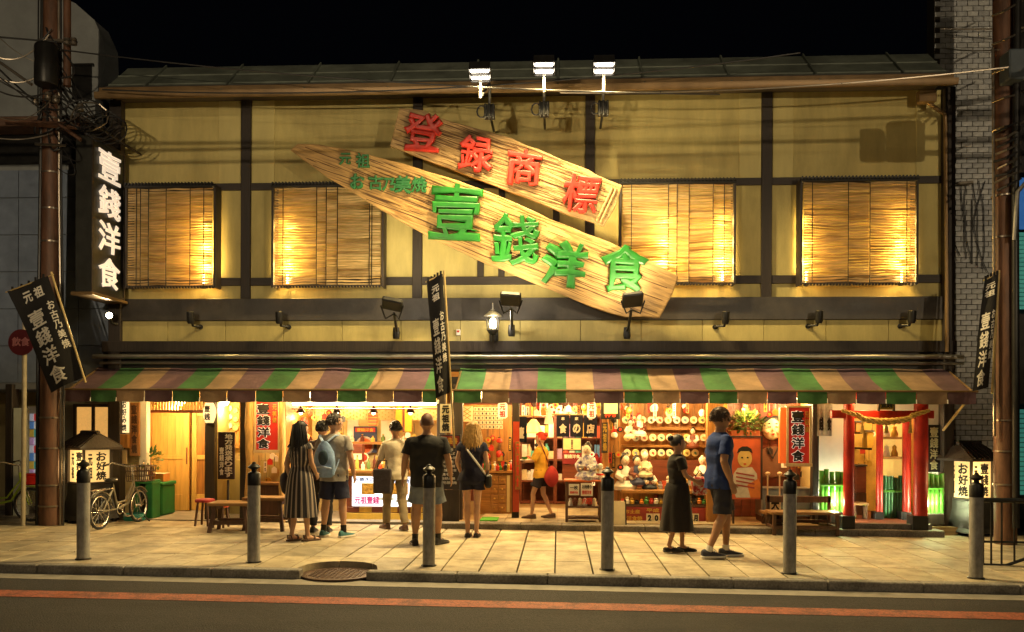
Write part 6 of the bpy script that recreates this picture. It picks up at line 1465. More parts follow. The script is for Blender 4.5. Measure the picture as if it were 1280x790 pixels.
bamboo('dark green bamboo fence inside the red gate', [1106,1110,1114,1118,1122,1126], 596, 655, .5, None, mat('dark_green_bamboo', (.02,.12,.04), .4, var=.25))
t = thing('red_gate', 'vermilion shrine style gate hung with straw rope on the right', 'gate', G(1105,662))
def gpost(px0, px1, Y, y0, y1, nm='post'): 
    a, b = P(px0,y1,Y), P(px1,y0,Y); r = (b.x-a.x)/2; x = (a.x+b.x)/2
    return MB().tube([(x,Y,a.z),(x,Y,b.z)], r, 16).build(nm, M_red, t, smooth=True)
gpost(1054,1068,-.40,497,645); gpost(1142,1160,-.40,497,645)
gpost(1095,1104,.35,510,640); gpost(1128,1139,.35,510,640)
for a_, b_ in ((1053,1069),(1141,1161)): pbox('black_foot', M_black, t, a_, 645.2, b_, 664, -.52, .24, .006)
for a_, b_ in ((1094,1105),(1127,1140)): pbox('black_foot', M_black, t, a_, 640.2, b_, 652, .24, .2, .006)
pbox('tie_beam', M_red, t, 1040, 513, 1168, 523, -.45, .10, .008); pbox('top_beam', M_red, t, 1044, 490, 1168, 499, -.47, .14, .008)
pbox('shelf', M_warmx, t, 1104.5, 546, 1127.5, 549, .3, .3); pbox('shelf', M_warmx, t, 1104.5, 571, 1127.5, 574, .3, .3); pbox('shelf_back', mat('lit_yellow_back', (.7,.5,.15), .6, emit=.25, ecol=(1,.65,.15)), t, 1104.5, 525, 1127.5, 596, .6, .03)
pbox('plaque', M_gold, t, 1099, 499, 1118, 512, -.50, .04, .006); ptext(t, '壹錢', 1101, 501, 1116, 510, -.505, M_ink, .05)
for k in (1098,1117): pbox('plaque_side', M_dark, t, k, 498, k+2, 514, -.515, .05)
rp_ = thing('straw_rope', 'thick twisted golden straw rope sagging across the red gate', 'rope', P(1108,526,-.62))
pts = []
for k in range(41):
    f = k/40; x = 1052+110*f; y = 513+11*math.sin(math.pi*f)+ (3 if .2<f<.8 else 0); p = P(x,y,-.56); pts.append(p)
for ph in (0, 2.094, 4.189):
    mb = MB(); q = []
    for i, p in enumerate(pts):
        a = i*.9+ph; r = .028*math.sin(math.pi*min(1,max(0,.12+.76*i/40)))+.006; q.append(p+Vector((0, math.cos(a)*r, math.sin(a)*r)))
    mb.tube(q, [.026*(.45+.55*math.sin(math.pi*i/40)) for i in range(41)], 6); mb.build('strand', mat('golden_straw', (.55,.36,.09), .7, var=.4, scale=30, bump=.4), rp_, smooth=True)
for px in (1078, 1108, 1138):
    c = P(px, 530, -.57); mb = MB()
    for k in range(14): a = 6.283*k/14; mb.tube([c+Vector((0,0,.05)), c+Vector((math.cos(a)*.03,math.sin(a)*.03,-.14))], .006, 4)
    mb.build('straw_tassel', MATS['golden_straw'], rp_)
# things inside the gate
for px, py, w, h, m, lb in ((1070,540,10,12,M_warmw,'small orange shrine box on the left wall inside the red gate'),(1069,616,14,33,M_redw,'dark red offertory box inside the red gate'),(1084,560,8,20,M_gold,'gilded lantern box inside the red gate')):
    t = thing('shrine_box', lb, 'box', P(px+w/2,py,.9)); pbox('case', m, t, px, py-h, px+w, py, .9, .2, .006); pbox('lid', M_dark, t, px-1.5, py-h-2.2, px+w+1.5, py-h-.2, .87, .26, .004)
    if py < 600: pbox('bracket', M_dark, t, px+2, py+.2, px+w-2, py+2.5, .95, .75)
    else: pbox('stand', M_tbd, t, px, py+.2, px+w, 652, .92, .16)
for i in range(4):
    px = 1108+i%2*10; py = 546 if i < 2 else 571; c = P(px,py,.42); mb = MB(); mb.lathe([(.001,0),(.05,0),(.06,.05),(.03,.12),(.04,.16),(.001,.2)], Matrix.Translation(c), 10, False); meta(mb.build('offering_jar', [M_white,M_gold][i%2], smooth=True), ['white jar on the upper gate shelf','gilded jar on the upper gate shelf','white jar on the lower gate shelf','gilded jar on the lower gate shelf'][i], 'jar')
vsign('black vertical sign with small pale characters on the white wall right of the gate', 1159, 531, 1176, 590, -.02, .04, M_black, '壹錢洋食', mat('pale_olive_lettering', (.4,.38,.2), .6), .03, .62)
t = thing('shrine_stool', 'little stool with an ornament just inside the left gate post', 'stool', G(1074,655,.1))
g = G(1074,652,.12); MB().box(g.x-.12,g.x+.12,g.y-.1,g.y+.1,.36,.40).build('seat', M_tbl, t); 
for sx in (-1,1): MB().box(g.x+sx*.09-.015,g.x+sx*.09+.015,g.y-.08,g.y+.08,.13,.359).build('leg', M_tbd, t)
# ---------------------------------------------------------------- kitchen side details under the awning
t = thing('log_rail', 'pale rail above the kitchen front with hanging clips', 'rail', P(450,511,-.15)); MB().tube([P(365,511,-.16), P(546,511,-.16)], .01, 6).build('rail', M_redw, t)

# ---------------------------------------------------------------- hanging clutter that fills the bays
random.seed(41)
M_cl = {'lit': M_glow, 'red': mat('red_gloss', (.5,.03,.015), .4), 'gilt': M_gold, 'white': M_white, 'black': M_black, 'orange': mat('orange_gloss', (.6,.2,.03), .4), 'green': mat('green_gloss', (.05,.2,.04), .4)}
def charm(px, py, Y, kind, col, where):
    c = P(px, py, Y); m = M_cl[col]; t = thing({0:'hanging_lantern',1:'paper_strip',2:'wooden_charm',3:'round_charm'}[kind], 'small %s %s hanging %s' % ({'lit':'glowing'}.get(col, col), {0:'lantern',1:'paper strip',2:'wooden charm',3:'round charm'}[kind], where), 'hanging charm', c, group='small charms hanging '+where)
    h = random.uniform(.07,.13)
    if kind == 0: MB().lathe([(.02,-h*.6),(.045,-h*.4),(.055,0),(.045,h*.4),(.02,h*.6)], Matrix.Translation(c), 10).build('shade', m, t, smooth=True); MB().lathe([(.024,-.01),(.024,.01)], Matrix.Translation(c+Vector((0,0,h*.62))), 8).build('cap', M_black, t)
    elif kind == 1: MB().box(c.x-.025,c.x+.025,c.y,c.y+.006,c.z-h,c.z+h).build('strip', m, t); mb = MB(); col_text(mb, random.choice(['元祖焼','洋食','古祖','銭洋食']), frame((c.x,c.y-.001,c.z),(1,0,0),(0,-1,0)), .03, h*1.7, .003, .03); mb.build('lettering', M_ink if col != 'black' else M_gold, t)
    elif kind == 2: MB().prism([(c.x-.045,c.z-.05),(c.x+.045,c.z-.05),(c.x+.045,c.z+.03),(c.x,c.z+.065),(c.x-.045,c.z+.03)], Matrix(((1,0,0,0),(0,0,-1,c.y),(0,1,0,0),(0,0,0,1))), .012).build('plaque', m, t, fix=True)
    else: mb = MB(); disc(mb, c, .05, .02, 14); mb.build('disc', m, t); mb = MB(); disc(mb, c-Vector((0,.012,0)), .025, .012, 10); mb.build('centre', M_redink if col != 'red' else M_gold, t)
    MB().tube([c+Vector((0,.003,h*.6)), c+Vector((0,.003,h*.6+.18))], .004, 4).build('cord', M_black, t)
def fill(n, x0, x1, y0, y1, Y0, Y1, where, cols, kinds=(0,1,2,3)):
    for i in range(n): charm(random.uniform(x0,x1), random.uniform(y0,y1), random.uniform(Y0,Y1), random.choice(kinds), random.choice(cols), where)
fill(26, 651, 752, 506, 519, .55, 1.4, 'over the entrance curtain', ['red','gilt','white','orange','lit']); fill(14, 655, 750, 553, 600, 1.9, 2.6, 'deep inside the entrance', ['red','gilt','lit','black'], (0,1,3))
fill(24, 580, 640, 540, 584, 1.0, 1.1, 'under the price slips', ['red','gilt','white','black'])
fill(22, 762, 884, 506, 517, .4, .8, 'above the rack of round plates', ['red','gilt','orange','white','lit'], (0,0,1,3))
fill(12, 762, 776, 520, 600, .25, .28, 'on the board left of the plate rack', ['red','white','gilt','black'])
fill(10, 907, 975, 505, 520, .35, .7, 'above the red poster and plant', ['gilt','orange','red'])
fill(20, 362, 430, 512, 560, .9, 1.3, 'at the left end of the kitchen', ['red','gilt','orange','black'])
fill(16, 498, 545, 540, 585, 1.2, 1.45, 'on the kitchen back wall', ['red','gilt','white','green'], (1,2,3))
fill(12, 955, 1012, 548, 600, .8, .86, 'on the plank wall beside the mask', ['gilt','black','white'], (1,2))
fill(10, 1060, 1094, 528, 600, 1.3, 1.6, 'inside the red gate', ['red','gilt','white'], (1,2,3))
fill(6, 93, 138, 508, 530, .3, .6, 'in the window behind the left lantern', ['red','gilt','orange'])
fill(8, 320, 348, 570, 604, .7, .8, 'below the left red sign', ['red','gilt','white'], (1,2))
for i in range(18):
    px = 778+i*6; c = P(px, 629.6, .12); h = random.uniform(.06,.11); cn = ['red','white','gilt','black','orange','green'][i%6]
    mb = MB(); mb.lathe([(.001,0),(.035,0),(.04,h*.5),(.02,h*.7),(.03,h*.9),(.001,h*1.1)], Matrix.Translation(c), 10, False); meta(mb.build('trinket', M_cl[cn], smooth=True), 'tiny %s trinket along the front of the toy stall' % cn, 'trinket', 'trinkets along the toy stall front')
for i in range(12):
    px = 602+i*3.3; c = P(px, 587.8, .92+.1*(i%3)); h = random.uniform(.08,.2); cn = ['red','white','gilt','black','orange','green'][(i*5)%6]
    mb = MB(); mb.lathe([(.001,0),(.03,0),(.034,h*.6),(.015,h*.75),(.02,h),(.001,h)], Matrix.Translation(c), 10, False); meta(mb.build('sauce_jar', M_cl[cn], smooth=True), 'small %s jar standing on the drawer cabinet' % cn, 'jar', 'jars on the drawer cabinet')
# ================================================================ people
random.seed(77)
M_sk = [mat('skin_light', (.52,.30,.19), .5, var=.08, scale=12, subsurf=.1), mat('skin_tan', (.42,.22,.12), .5, var=.08, scale=12, subsurf=.1)]
M_eye = mat('eye_dark', (.02,.015,.012), .2)
def remeshed(mb, name, m, parent, vox):
    me = mb.mesh(name, fix=True); o = bpy.data.objects.new(name, me); C.objects.link(o)
    r = o.modifiers.new('r', 'REMESH'); r.mode = 'VOXEL'; r.voxel_size = vox; r.use_smooth_shade = True
    s = o.modifiers.new('s', 'CORRECTIVE_SMOOTH'); s.iterations = 4; s.use_only_smooth = True
    m2 = bpy.data.meshes.new_from_object(o.evaluated_get(bpy.context.evaluated_depsgraph_get()))
    bpy.data.objects.remove(o); bpy.data.meshes.remove(me); m2.name = name; m2.materials.clear()
    return link_mesh(name, m2, m, parent, local=True)
def ringz(z, rx, ry, cx=0, cy=0, n=28, fold=0.0, seed=0.0, fx_=3.0, lean=None, tw=0.0):
    out = []
    for k in range(n):
        a = 6.28318*k/n; q = 1+fold*noise.noise(Vector((math.cos(a)*fx_+seed, math.sin(a)*fx_, z*2.2+seed)))
        out.append(Vector((cx+math.cos(a)*rx*q, cy+math.sin(a)*ry*q, z)))
    return out
def foldtube(mb, pts, radii, n=18, fold=.06, seed=0.0, cap=True):
    i0 = len(mb.v); mb.tube(pts, radii, n, cap)
    for i in range(i0, len(mb.v)):
        v = Vector(mb.v[i]); q = noise.noise_vector(Vector((v.x*8, v.y*8, v.z*15+seed))); mb.v[i] = tuple(v+q*fold*.15)
def sub(pts, radii, k=6):
    P_, R_ = [], []
    for i in range(len(pts)-1):
        for j in range(k):
            f = j/k; P_.append(Vector(pts[i]).lerp(Vector(pts[i+1]), f)); R_.append(radii[i]*(1-f)+radii[i+1]*f)
    P_.append(Vector(pts[-1])); R_.append(radii[-1]); return P_, R_
def person(label, feet, top_px, rz, pose, sk=0, dz=0.0, wide=1.0, fem=False, head_yaw=0.0, hair='short', hairm=None, vox=.0085, tilt=0.0):
    g = G(*feet, dz); H = P(feet[0], top_px, g.y).z-g.z; s = H/1.75
    t = thing('person', label, 'person', g, rz)
    SW_ = (.175 if fem else .195)*wide
    J = dict(hipL=(-.09,0,.90), hipR=(.09,0,.90), kneeL=(-.10,.02,.49), kneeR=(.10,.02,.49), ankL=(-.10,-.02,.085), ankR=(.10,-.02,.085),
             shL=(-SW_+.012,0,1.388), shR=(SW_-.012,0,1.388), elL=(-SW_-.06,-.02,1.13), elR=(SW_+.06,-.02,1.13), wrL=(-SW_-.06,.05,.89), wrR=(SW_+.06,.05,.89), ftL=0.0, ftR=0.0)
    J.update(pose)
    J = {k: (Vector(v)*s if isinstance(v, tuple) else v) for k, v in J.items()}
    W = wide*(.92 if fem else 1.0)
    TR = [(.86,.165,.120),(.93,.170,.122),(1.02,.155*W if not fem else .140,.108),(1.10,.150*W if not fem else .125,.102),(1.20,.160*W,.110),(1.32,.172*W,.118),(1.39,.172*W,.108),(1.43,.135*W,.09),(1.465,.090*W,.075),(1.50,.062,.06)]
    if fem: TR[0] = (.86,.175,.125); TR[1] = (.93,.172,.123)
    mb = MB()
    mb.loft([ringz(z*s, rx*s, ry*s, n=20) for z, rx, ry in [(.80,.12,.10)]+[(a,b*.93,c*.93) for a,b,c in TR]])
    mb.tube([(0,-.005*s,1.44*s),(0,.005*s,1.50*s),(0,.01*s,1.56*s)], [.066*s,.058*s,.055*s], 14)
    hd = MB(); c = Vector((0,.015,1.635))
    hd.ball(c*s, (.076*s,.095*s,.112*s), 20, 14); hd.ball(Vector((0,.04,1.575))*s, (.056*s,.062*s,.062*s), 14, 10); hd.ball(Vector((0,.112,1.615))*s, (.013*s,.022*s,.024*s), 8, 6)
    hd.ball(Vector((0,.095,1.572))*s, (.026*s,.014*s,.012*s), 8, 6)
    for q in (-1,1): hd.ball(Vector((q*.078,.0,1.62))*s, (.012*s,.024*s,.034*s), 8, 6)
    RY = Matrix.Rotation(head_yaw, 4, 'Z') @ Matrix.Translation(Vector((0,0,1.55*s))) @ Matrix.Diagonal((1.12,1.1,1.06,1)) @ Matrix.Rotation(tilt, 4, 'X') @ Matrix.Translation(Vector((0,0,-1.55*s)))
    mb.add([RY @ Vector(v) for v in hd.v], hd.f)
    for a in 'LR':
        sg = -1 if a == 'L' else 1
        sh, el, wr = J['sh'+a], J['el'+a], J['wr'+a]; k = .9 if fem else 1.05
        mb.tube([Vector((sg*.09*s,0,1.395*s)), sh, sh.lerp(el,.35), el, el.lerp(wr,.3), wr], [.043*s,.053*s*k,.050*s*k,.042*s*k,.043*s*k,.027*s*k], 12); mb.ball(el, .041*s*k, 10, 8)
        d = (wr-el).normalized(); fwd = Vector((0,1,0)); nrm = Vector((sg,0,0)); nrm = (nrm-d*nrm.dot(d)).normalized(); fwd = d.cross(nrm)*(-1 if d.cross(nrm).y < 0 else 1)
        pc = wr+d*.045*s
        mb.tube([wr-d*.01*s, wr+d*.02*s, wr+d*.06*s, wr+d*.092*s], [(.020*s,.028*s),(.018*s,.036*s),(.016*s,.041*s),(.012*s,.038*s)], 10, ref=nrm)
        for i, (o_, L_) in enumerate(((.030,.070),(.010,.080),(-.010,.074),(-.029,.058))):
            p0 = wr+d*.082*s+fwd*o_*s; cur = -nrm*.016*s
            mb.tube([p0, p0+d*L_*.5*s+cur*.4, p0+d*L_*.9*s+cur*1.6], [.0098*s,.0092*s,.0078*s], 7)
        p0 = wr+d*.03*s+fwd*.034*s; mb.tube([p0-fwd*.012*s, p0+d*.028*s+fwd*.020*s-nrm*.006*s, p0+d*.062*s+fwd*.026*s-nrm*.016*s], [.013*s,.0115*s,.009*s], 7)
        hp, kn, an = J['hip'+a], J['knee'+a], J['ank'+a]; k = 1.0*W
        mb.tube([hp+Vector((0,0,.04*s)), hp.lerp(kn,.25), hp.lerp(kn,.7), kn, kn.lerp(an,.25)+Vector((0,-.012*s,0)), kn.lerp(an,.55), kn.lerp(an,.88), an], [.088*s*k,.086*s*k,.064*s*k,.055*s*k,.057*s*k,.046*s*k,.034*s,.037*s], 14)
        f = Matrix.Rotation(J['ft'+a], 3, 'Z'); hh = an.z
        mb.tube([an+f@Vector((0,-.045*s,-hh+.045*s)), an+f@Vector((0,.02*s,-hh+.05*s)), an+f@Vector((0,.10*s,-hh+.034*s)), an+f@Vector((0,.165*s,-hh+.024*s)), an+f@Vector((0,.195*s,-hh+.02*s))], [(.034*s,.034*s),(.043*s,.037*s),(.028*s,.044*s),(.02*s,.045*s),(.012*s,.03*s)], 10, ref=(0,0,1))
    body = remeshed(mb, 'body', M_sk[sk], t, vox)
    mb = MB()
    for q in (-1,1): mb.ball(RY @ (Vector((q*.032,.093,1.64))*s), (.012*s,.008*s,.008*s), 8, 6)
    mb.build('eyes', M_eye, t, local=True, smooth=True)
    if hair: make_hair(t, s, RY, hair, hairm or M_hairb)
    t['s_'] = s
    return t, s, J, TR, RY
def make_hair(t, s, RY, kind, m):
    c = Vector((0,.005,1.645))*s; grow = {'short':1.09,'long':1.12,'shaved':1.025,'bun':1.08,'cap':1.1}[kind]; mb = MB(); so = random.random()*9
    def fn(p):
        d = p-c; q = 1+(.07 if kind != 'shaved' else .01)*noise.noise(d*(28/s)+Vector((so,0,0))); d = Vector((d.x*q, d.y*q, d.z*q))
        if d.y > .03*s and d.z < .045*s: d = d*.72                        # open the face
        lim = -.05*s if kind != 'long' else -.09*s
        if d.z < lim and d.y > -.2*s: d.x *= .80; d.y *= .85; d.z = lim+(d.z-lim)*.25
        return c+d
    mb.ball(c, (.079*s*grow,.100*s*grow,.110*s*grow), 28, 20, fn)
    if kind == 'bun': mb.ball(c+Vector((0,-.10*s,.06*s)), .045*s, 12, 8)
    mb2 = MB(); mb2.add([RY @ Vector(v) for v in mb.v], mb.f)
    if kind == 'long':
        n = 150
        for i in range(n):
            a = math.pi*(.96+1.08*i/(n-1))                                # round the back of the head from ear to ear
            st = c+Vector((math.cos(a)*.085*s, math.sin(a)*.105*s, random.uniform(-.02,.07)*s)); L_ = random.uniform(.26,.40)*s
            pts = []; w_ = random.uniform(.006,.014)*s
            for k in range(6):
                f = k/5; sp = 1+.55*math.sin(f*2.2); wv = noise.noise_vector(Vector((i*.31, f*3.0, so)))*.03*s*f
                pts.append(RY @ Vector((c.x+math.cos(a)*.085*s*sp+wv.x, c.y+math.sin(a)*(.105+.025*f)*s+wv.y*.6-.01*s*f, st.z-L_*f)))
            mb2.tube(pts, [w_*.8,w_,w_,w_*.9,w_*.7,w_*.2], 5)
    elif kind == 'short':
        for i in range(260):
            d = Vector((random.gauss(0,1), random.gauss(-.5,.8), random.gauss(.6,.8))).normalized()
            if d.z < -.3: continue
            p = c+Vector((d.x*.082*s,d.y*.104*s,d.z*.116*s)); e = p+(d*.010+Vector((random.uniform(-.012,.012),-.008,-.022)))*s
            mb2.tube([RY @ p, RY @ ((p+e)/2+d*.004*s), RY @ e], [.008*s,.007*s,.002*s], 4)
    mb2.build('hair', m, t, local=True, smooth=True)
def top(ps, m, z0=.84, sleeve=.55, ease=1.12, name='shirt', fold=.10, fem=False, sag=0.0):
    t, s, J, TR, RY = ps; sd = random.random()*9; mb = MB(); rings = []
    zs = [z0+(1.455-z0)*i/26 for i in range(27)]
    def sect(z):
        for i in range(len(TR)-1):
            if TR[i][0] <= z <= TR[i+1][0]:
                f = (z-TR[i][0])/(TR[i+1][0]-TR[i][0]); return TR[i][1]*(1-f)+TR[i+1][1]*f, TR[i][2]*(1-f)+TR[i+1][2]*f
        return (TR[0][1], TR[0][2]) if z < TR[0][0] else (TR[-1][1], TR[-1][2])
    for z in zs:
        rx, ry = sect(z); e = ease+sag*max(0, 1.2-z); rings.append([v+noise.noise_vector(Vector((v.x*5/s, v.y*5/s, v.z*11/s+sd)))*(.016 if z < 1.3 else .006)*s for v in ringz(z*s, (rx*e+.008)*s, (ry*(e+.05)+.010)*s, n=40, fold=fold*(1.3 if z < 1.25 else .5), seed=sd, fx_=2.8)])
    rings[-1] = ringz(1.475*s, .082*s, .074*s, n=40)
    lo = [p.lerp(Vector((0,0,p.z)), .06)+Vector((0,0,.015*s)) for p in rings[0]]
    mb.loft([lo]+rings, caps=True)
    for a in 'LR':
        sh, el, wr = J['sh'+a], J['el'+a], J['wr'+a]; sg = -1 if a == 'L' else 1
        st = Vector((sg*.10*s, 0, 1.40*s)); k = 1.0
        if sleeve <= 0: continue
        if sleeve <= 1: pts = [st, sh, sh.lerp(el, sleeve*.5), sh.lerp(el, sleeve)]; rr = [.054*s,.067*s,.069*s,.074*s]
        else: pts = [st, sh, sh.lerp(el,.5), el, el.lerp(wr,(sleeve-1)*.6), el.lerp(wr,sleeve-1)]; rr = [.050*s,.061*s,.060*s,.056*s,.052*s,.046*s]
        q, r = sub(pts, rr); foldtube(mb, q, r, 16, .07, sd)
    return mb.build(name, m, t, local=True, smooth=True)
def shorts(ps, m, length=.75, ease=1.0, name='shorts', waist=1.0, flare=.018):
    """length 1 = to the knee, 2 = to the ankle"""
    t, s, J, TR, RY = ps; sd = random.random()*9; mb = MB()
    mb.loft([ringz(z*s, rx*s*ease, ry*s*ease, fold=.05, seed=sd) for z, rx, ry in ((.80,.150,.118),(.85,.180,.137),(.92,.180,.134),(waist,.165,.120))])
    for a in 'LR':
        hp, kn, an = J['hip'+a], J['knee'+a], J['ank'+a]
        if length <= 1: pts = [hp+Vector((0,0,.03*s)), hp.lerp(kn,.3*length), hp.lerp(kn,.7*length), hp.lerp(kn,length)]; rr = [.092*s,.102*s,.096*s+flare*.3*s,.088*s+flare*s]
        else: pts = [hp+Vector((0,0,.03*s)), hp.lerp(kn,.4), kn, kn.lerp(an,.5), kn.lerp(an,length-1)]; rr = [.092*s,.098*s,.078*s,.070*s,.064*s]
        q, r = sub(pts, [x*ease for x in rr]); foldtube(mb, q, r, 18, .09, sd)
    return mb.build(name, m, t, local=True, smooth=True)
def skirt(ps, m, z0, z1, r0, r1, name='skirt', fold=.12, pleats=0, ry=.85, cx=0.0):
    t, s, J, TR, RY = ps; sd = random.random()*9; mb = MB(); n = 64; rings = []
    for i in range(15):
        f = i/14; z = z0+(z1-z0)*(1-f); r = r0+(r1-r0)*f**.6
        z = z1+(z0-z1)*f; ring = []
        for k in range(n):
            a = 6.28318*k/n; q = 1+fold*f*noise.noise(Vector((math.cos(a)*2.5+sd, math.sin(a)*2.5, z*1.2)))+(.035*f*math.sin(a*pleats) if pleats else 0)
            ring.append(Vector((cx*s*f+math.cos(a)*r*s*q, math.sin(a)*r*ry*s*q, z*s)))
        rings.append(ring)
    rings.append([p*.93+Vector((0,0,.02*s+p.z*.07)) for p in rings[-1]])
    mb.loft(rings[::-1], caps=True)
    return mb.build(name, m, t, local=True, smooth=True)
def shoes(ps, m, msole, high=.09, name='shoe', sandal=False, sock=None):
    t, s, J, TR, RY = ps
    for a in 'LR':
        an = J['ank'+a]; f = Matrix.Rotation(J['ft'+a], 3, 'Z'); hh = an.z; b = an-Vector((0,0,hh))
        def q(x, y, z): return b+f@Vector((x*s, y*s, z*s+hh-.085*s))
        prof = [(-.085,.030),(-.05,.044),(.03,.046),(.10,.054),(.16,.052),(.205,.030),(.222,.010)]
        out = [(w,y) for y,w in prof]+[(-w,y) for y,w in reversed(prof)]
        mb = MB(); mb.loft([[q(x*1.06,y*1.03,z) for x,y in out] for z in (.0,.026)]); sole = mb.build('sole' if sandal else name, msole if sandal else m, t, local=True, bevel=.004*s)
        if sandal:
            mb = MB(); mb.tube([q(-.05,.09,.03),q(-.02,.10,.075),q(.02,.10,.075),q(.05,.09,.03)], .009*s, 6, flat=2); mb.tube([q(-.042,-.03,.03),q(-.038,-.05,.085),q(.038,-.05,.085),q(.042,-.03,.03)], .007*s, 6); mb.build('strap', m, sole, local=True); continue
        sole.data.materials.clear(); sole.data.materials.append(msole); sole.name = 'sole'
        mb = MB(); rings = []
        for y, w, h in ((-.082,.026,high),(-.06,.040,high+.012),(-.02,.044,high+.008),(.03,.044,high-.006),(.08,.048,.068),(.13,.049,.054),(.18,.040,.044),(.214,.016,.034)):
            n = 12; rings.append([q(math.cos(3.14159*k/(n-1))*w*1.03, y, .026+max(.004,(h-.026))*math.sin(3.14159*k/(n-1))**.8) for k in range(n)])
        mb.loft(rings); mb.build('upper', m, sole, local=True, smooth=True)
        mb = MB()
        for yy, zz in ((.05,.083),(.075,.074),(.10,.066)): mb.tube([q(-.022,yy,zz-.012),q(0,yy,zz+.004),q(.022,yy,zz-.012)], .005*s, 5)
        mb.build('laces', M_white if msole is M_white else M_bmet, sole, local=True)
        if sock:
            kn = J['knee'+a]; MB().tube([an+Vector((0,0,-.01*s)), an.lerp(kn,.10), an.lerp(kn,sock[1])], [.042*s,.041*s,.043*s], 12).build('sock', sock[0], t, local=True, smooth=True)
def stripes(name, c1, c2, k):
    m = mat(name, c1, .8, var=.1, bump=.1, bscale=80); nt = m.node_tree; b = nt.nodes['Principled BSDF']
    tc = nt.nodes.new('ShaderNodeTexCoord'); sp = nt.nodes.new('ShaderNodeSeparateXYZ'); nt.links.new(tc.outputs['Object'], sp.inputs[0])
    at = nt.nodes.new('ShaderNodeMath'); at.operation = 'ARCTAN2'; nt.links.new(sp.outputs['X'], at.inputs[0]); nt.links.new(sp.outputs['Y'], at.inputs[1])
    mu = nt.nodes.new('ShaderNodeMath'); mu.operation = 'MULTIPLY'; mu.inputs[1].default_value = k; nt.links.new(at.outputs[0], mu.inputs[0])
    si = nt.nodes.new('ShaderNodeMath'); si.operation = 'SINE'; nt.links.new(mu.outputs[0], si.inputs[0])
    gt = nt.nodes.new('ShaderNodeMath'); gt.operation = 'GREATER_THAN'; gt.inputs[1].default_value = .45; nt.links.new(si.outputs[0], gt.inputs[0])
    mx = nt.nodes.new('ShaderNodeMix'); mx.data_type = 'RGBA'; mx.inputs[6].default_value = (*c1,1); mx.inputs[7].default_value = (*c2,1); nt.links.new(gt.outputs[0], mx.inputs[0]); nt.links.new(mx.outputs[2], b.inputs['Base Color'])
    return m
cl = lambda n, c, **k: mat(n, c, .85, var=k.pop('var', .12), scale=8, bump=.4, bscale=18, **k)
M_sandal = mat('brown_sandal', (.08,.04,.025), .6)
# 1 striped dress
p = person('woman with long black hair in a striped long dress carrying a dark bag', (375,676), 528, -.45, dict(elR=(.20,.02,1.15), wrR=(.16,.16,1.0), elL=(-.22,-.06,1.14), wrL=(-.20,.0,.92), ankL=(-.11,-.06,.085), ankR=(.11,.04,.085), ftR=-.3), sk=0, fem=True, hair='long', head_yaw=-.2)
M_str = stripes('striped_dress_cloth', (.025,.022,.028), (.34,.28,.24), 17)
top(p, M_str, z0=1.0, sleeve=.12, ease=1.14, fem=True, name='dress_bodice'); skirt(p, M_str, .36, 1.04, .165, .27, pleats=13, name='dress_skirt'); shoes(p, M_sandal, M_sandal, sandal=True)
t0, s0 = p[0], p[1]; b_ = thing('shoulder_bag', 'dark slouchy bag hanging at the left side of the woman in stripes', 'bag', wm(t0) @ (Vector((-.27,.02,.86))*s0), -.45)
MB().ball((0,0,-.02), (.13,.09,.15), 16, 10, lambda q: q+noise.noise_vector(q*7)*.03).build('pouch', cl('dark_bag_cloth', (.03,.022,.03)), b_, local=True, smooth=True); MB().tube([(-.02,.0,.12),(.03,.03,.35),(.12,0,.50),(.03,-.06,.35),(-.02,-.03,.12)], .012, 6).build('strap', M_bmet, b_, local=True)
# 2 hidden companion
p = person('dark clothed companion half hidden between the striped dress and the blue backpack', (402,665), 527, .1, dict(elR=(.24,.05,1.15), wrR=(.14,.2,1.12), kneeL=(-.12,.02,.49), ankL=(-.13,-.02,.085)), sk=0, hair='short')
top(p, cl('dark_striped_top', (.06,.03,.035)), sleeve=.8, z0=.82); shorts(p, cl('charcoal_trousers', (.02,.018,.02)), length=1.93, name='trousers'); shoes(p, cl('black_trainer', (.03,.035,.035)), M_bmet)
# 3 backpack man
p3 = person('man in a grey T-shirt and navy shorts wearing a light blue backpack', (417,671), 518, -.18, dict(elR=(.27,-.02,1.13), wrR=(.28,.06,.90), elL=(-.27,.0,1.14), wrL=(-.24,.14,.98), kneeL=(-.13,.02,.49), kneeR=(.13,.02,.49), ankL=(-.15,-.02,.085), ankR=(.16,-.01,.085), ftL=.15, ftR=-.35), sk=0, head_yaw=-.8, hair='short', hairm=mat('dark_brown_hair', (.03,.016,.01), .5, var=.4, scale=30), wide=1.04)
top(p3, cl('grey_tshirt', (.34,.31,.28)), sleeve=.62, z0=.80, ease=1.17, sag=.12); shorts(p3, cl('navy_shorts', (.018,.022,.06)), length=.86, ease=1.08); shoes(p3, cl('teal_trainer', (.05,.16,.18)), M_white, sock=(M_bmet, .22))
s3 = p3[1]; bk = thing('backpack', 'light blue drawstring backpack on the back of the man in grey', 'backpack', wm(p3[0]) @ (Vector((-.05,-.13,1.12))*s3), -.18)
M_bp = cl('light_blue_nylon', (.22,.34,.58), var=.3); n = 20
MB().loft([[Vector((math.cos(6.283*k/n)*rx*(1+.10*noise.noise(Vector((k*.9,z*6,2)))), -.075+math.sin(6.283*k/n)*ry*(1+.12*noise.noise(Vector((k*.7,z*7,5)))), z)) for k in range(n)] for z, rx, ry in ((-.26,.11,.05),(-.22,.155,.075),(-.05,.165,.085),(.10,.14,.075),(.20,.085,.05),(.25,.035,.03))]).build('sack', M_bp, bk, smooth=True, local=True)
mb = MB(); mb.ball((.015,-.15,.02), (.075,.025,.11), 12, 8); mb.build('dark_pocket', cl('dark_green_nylon', (.03,.06,.09)), bk, local=True, smooth=True)
mb = MB()
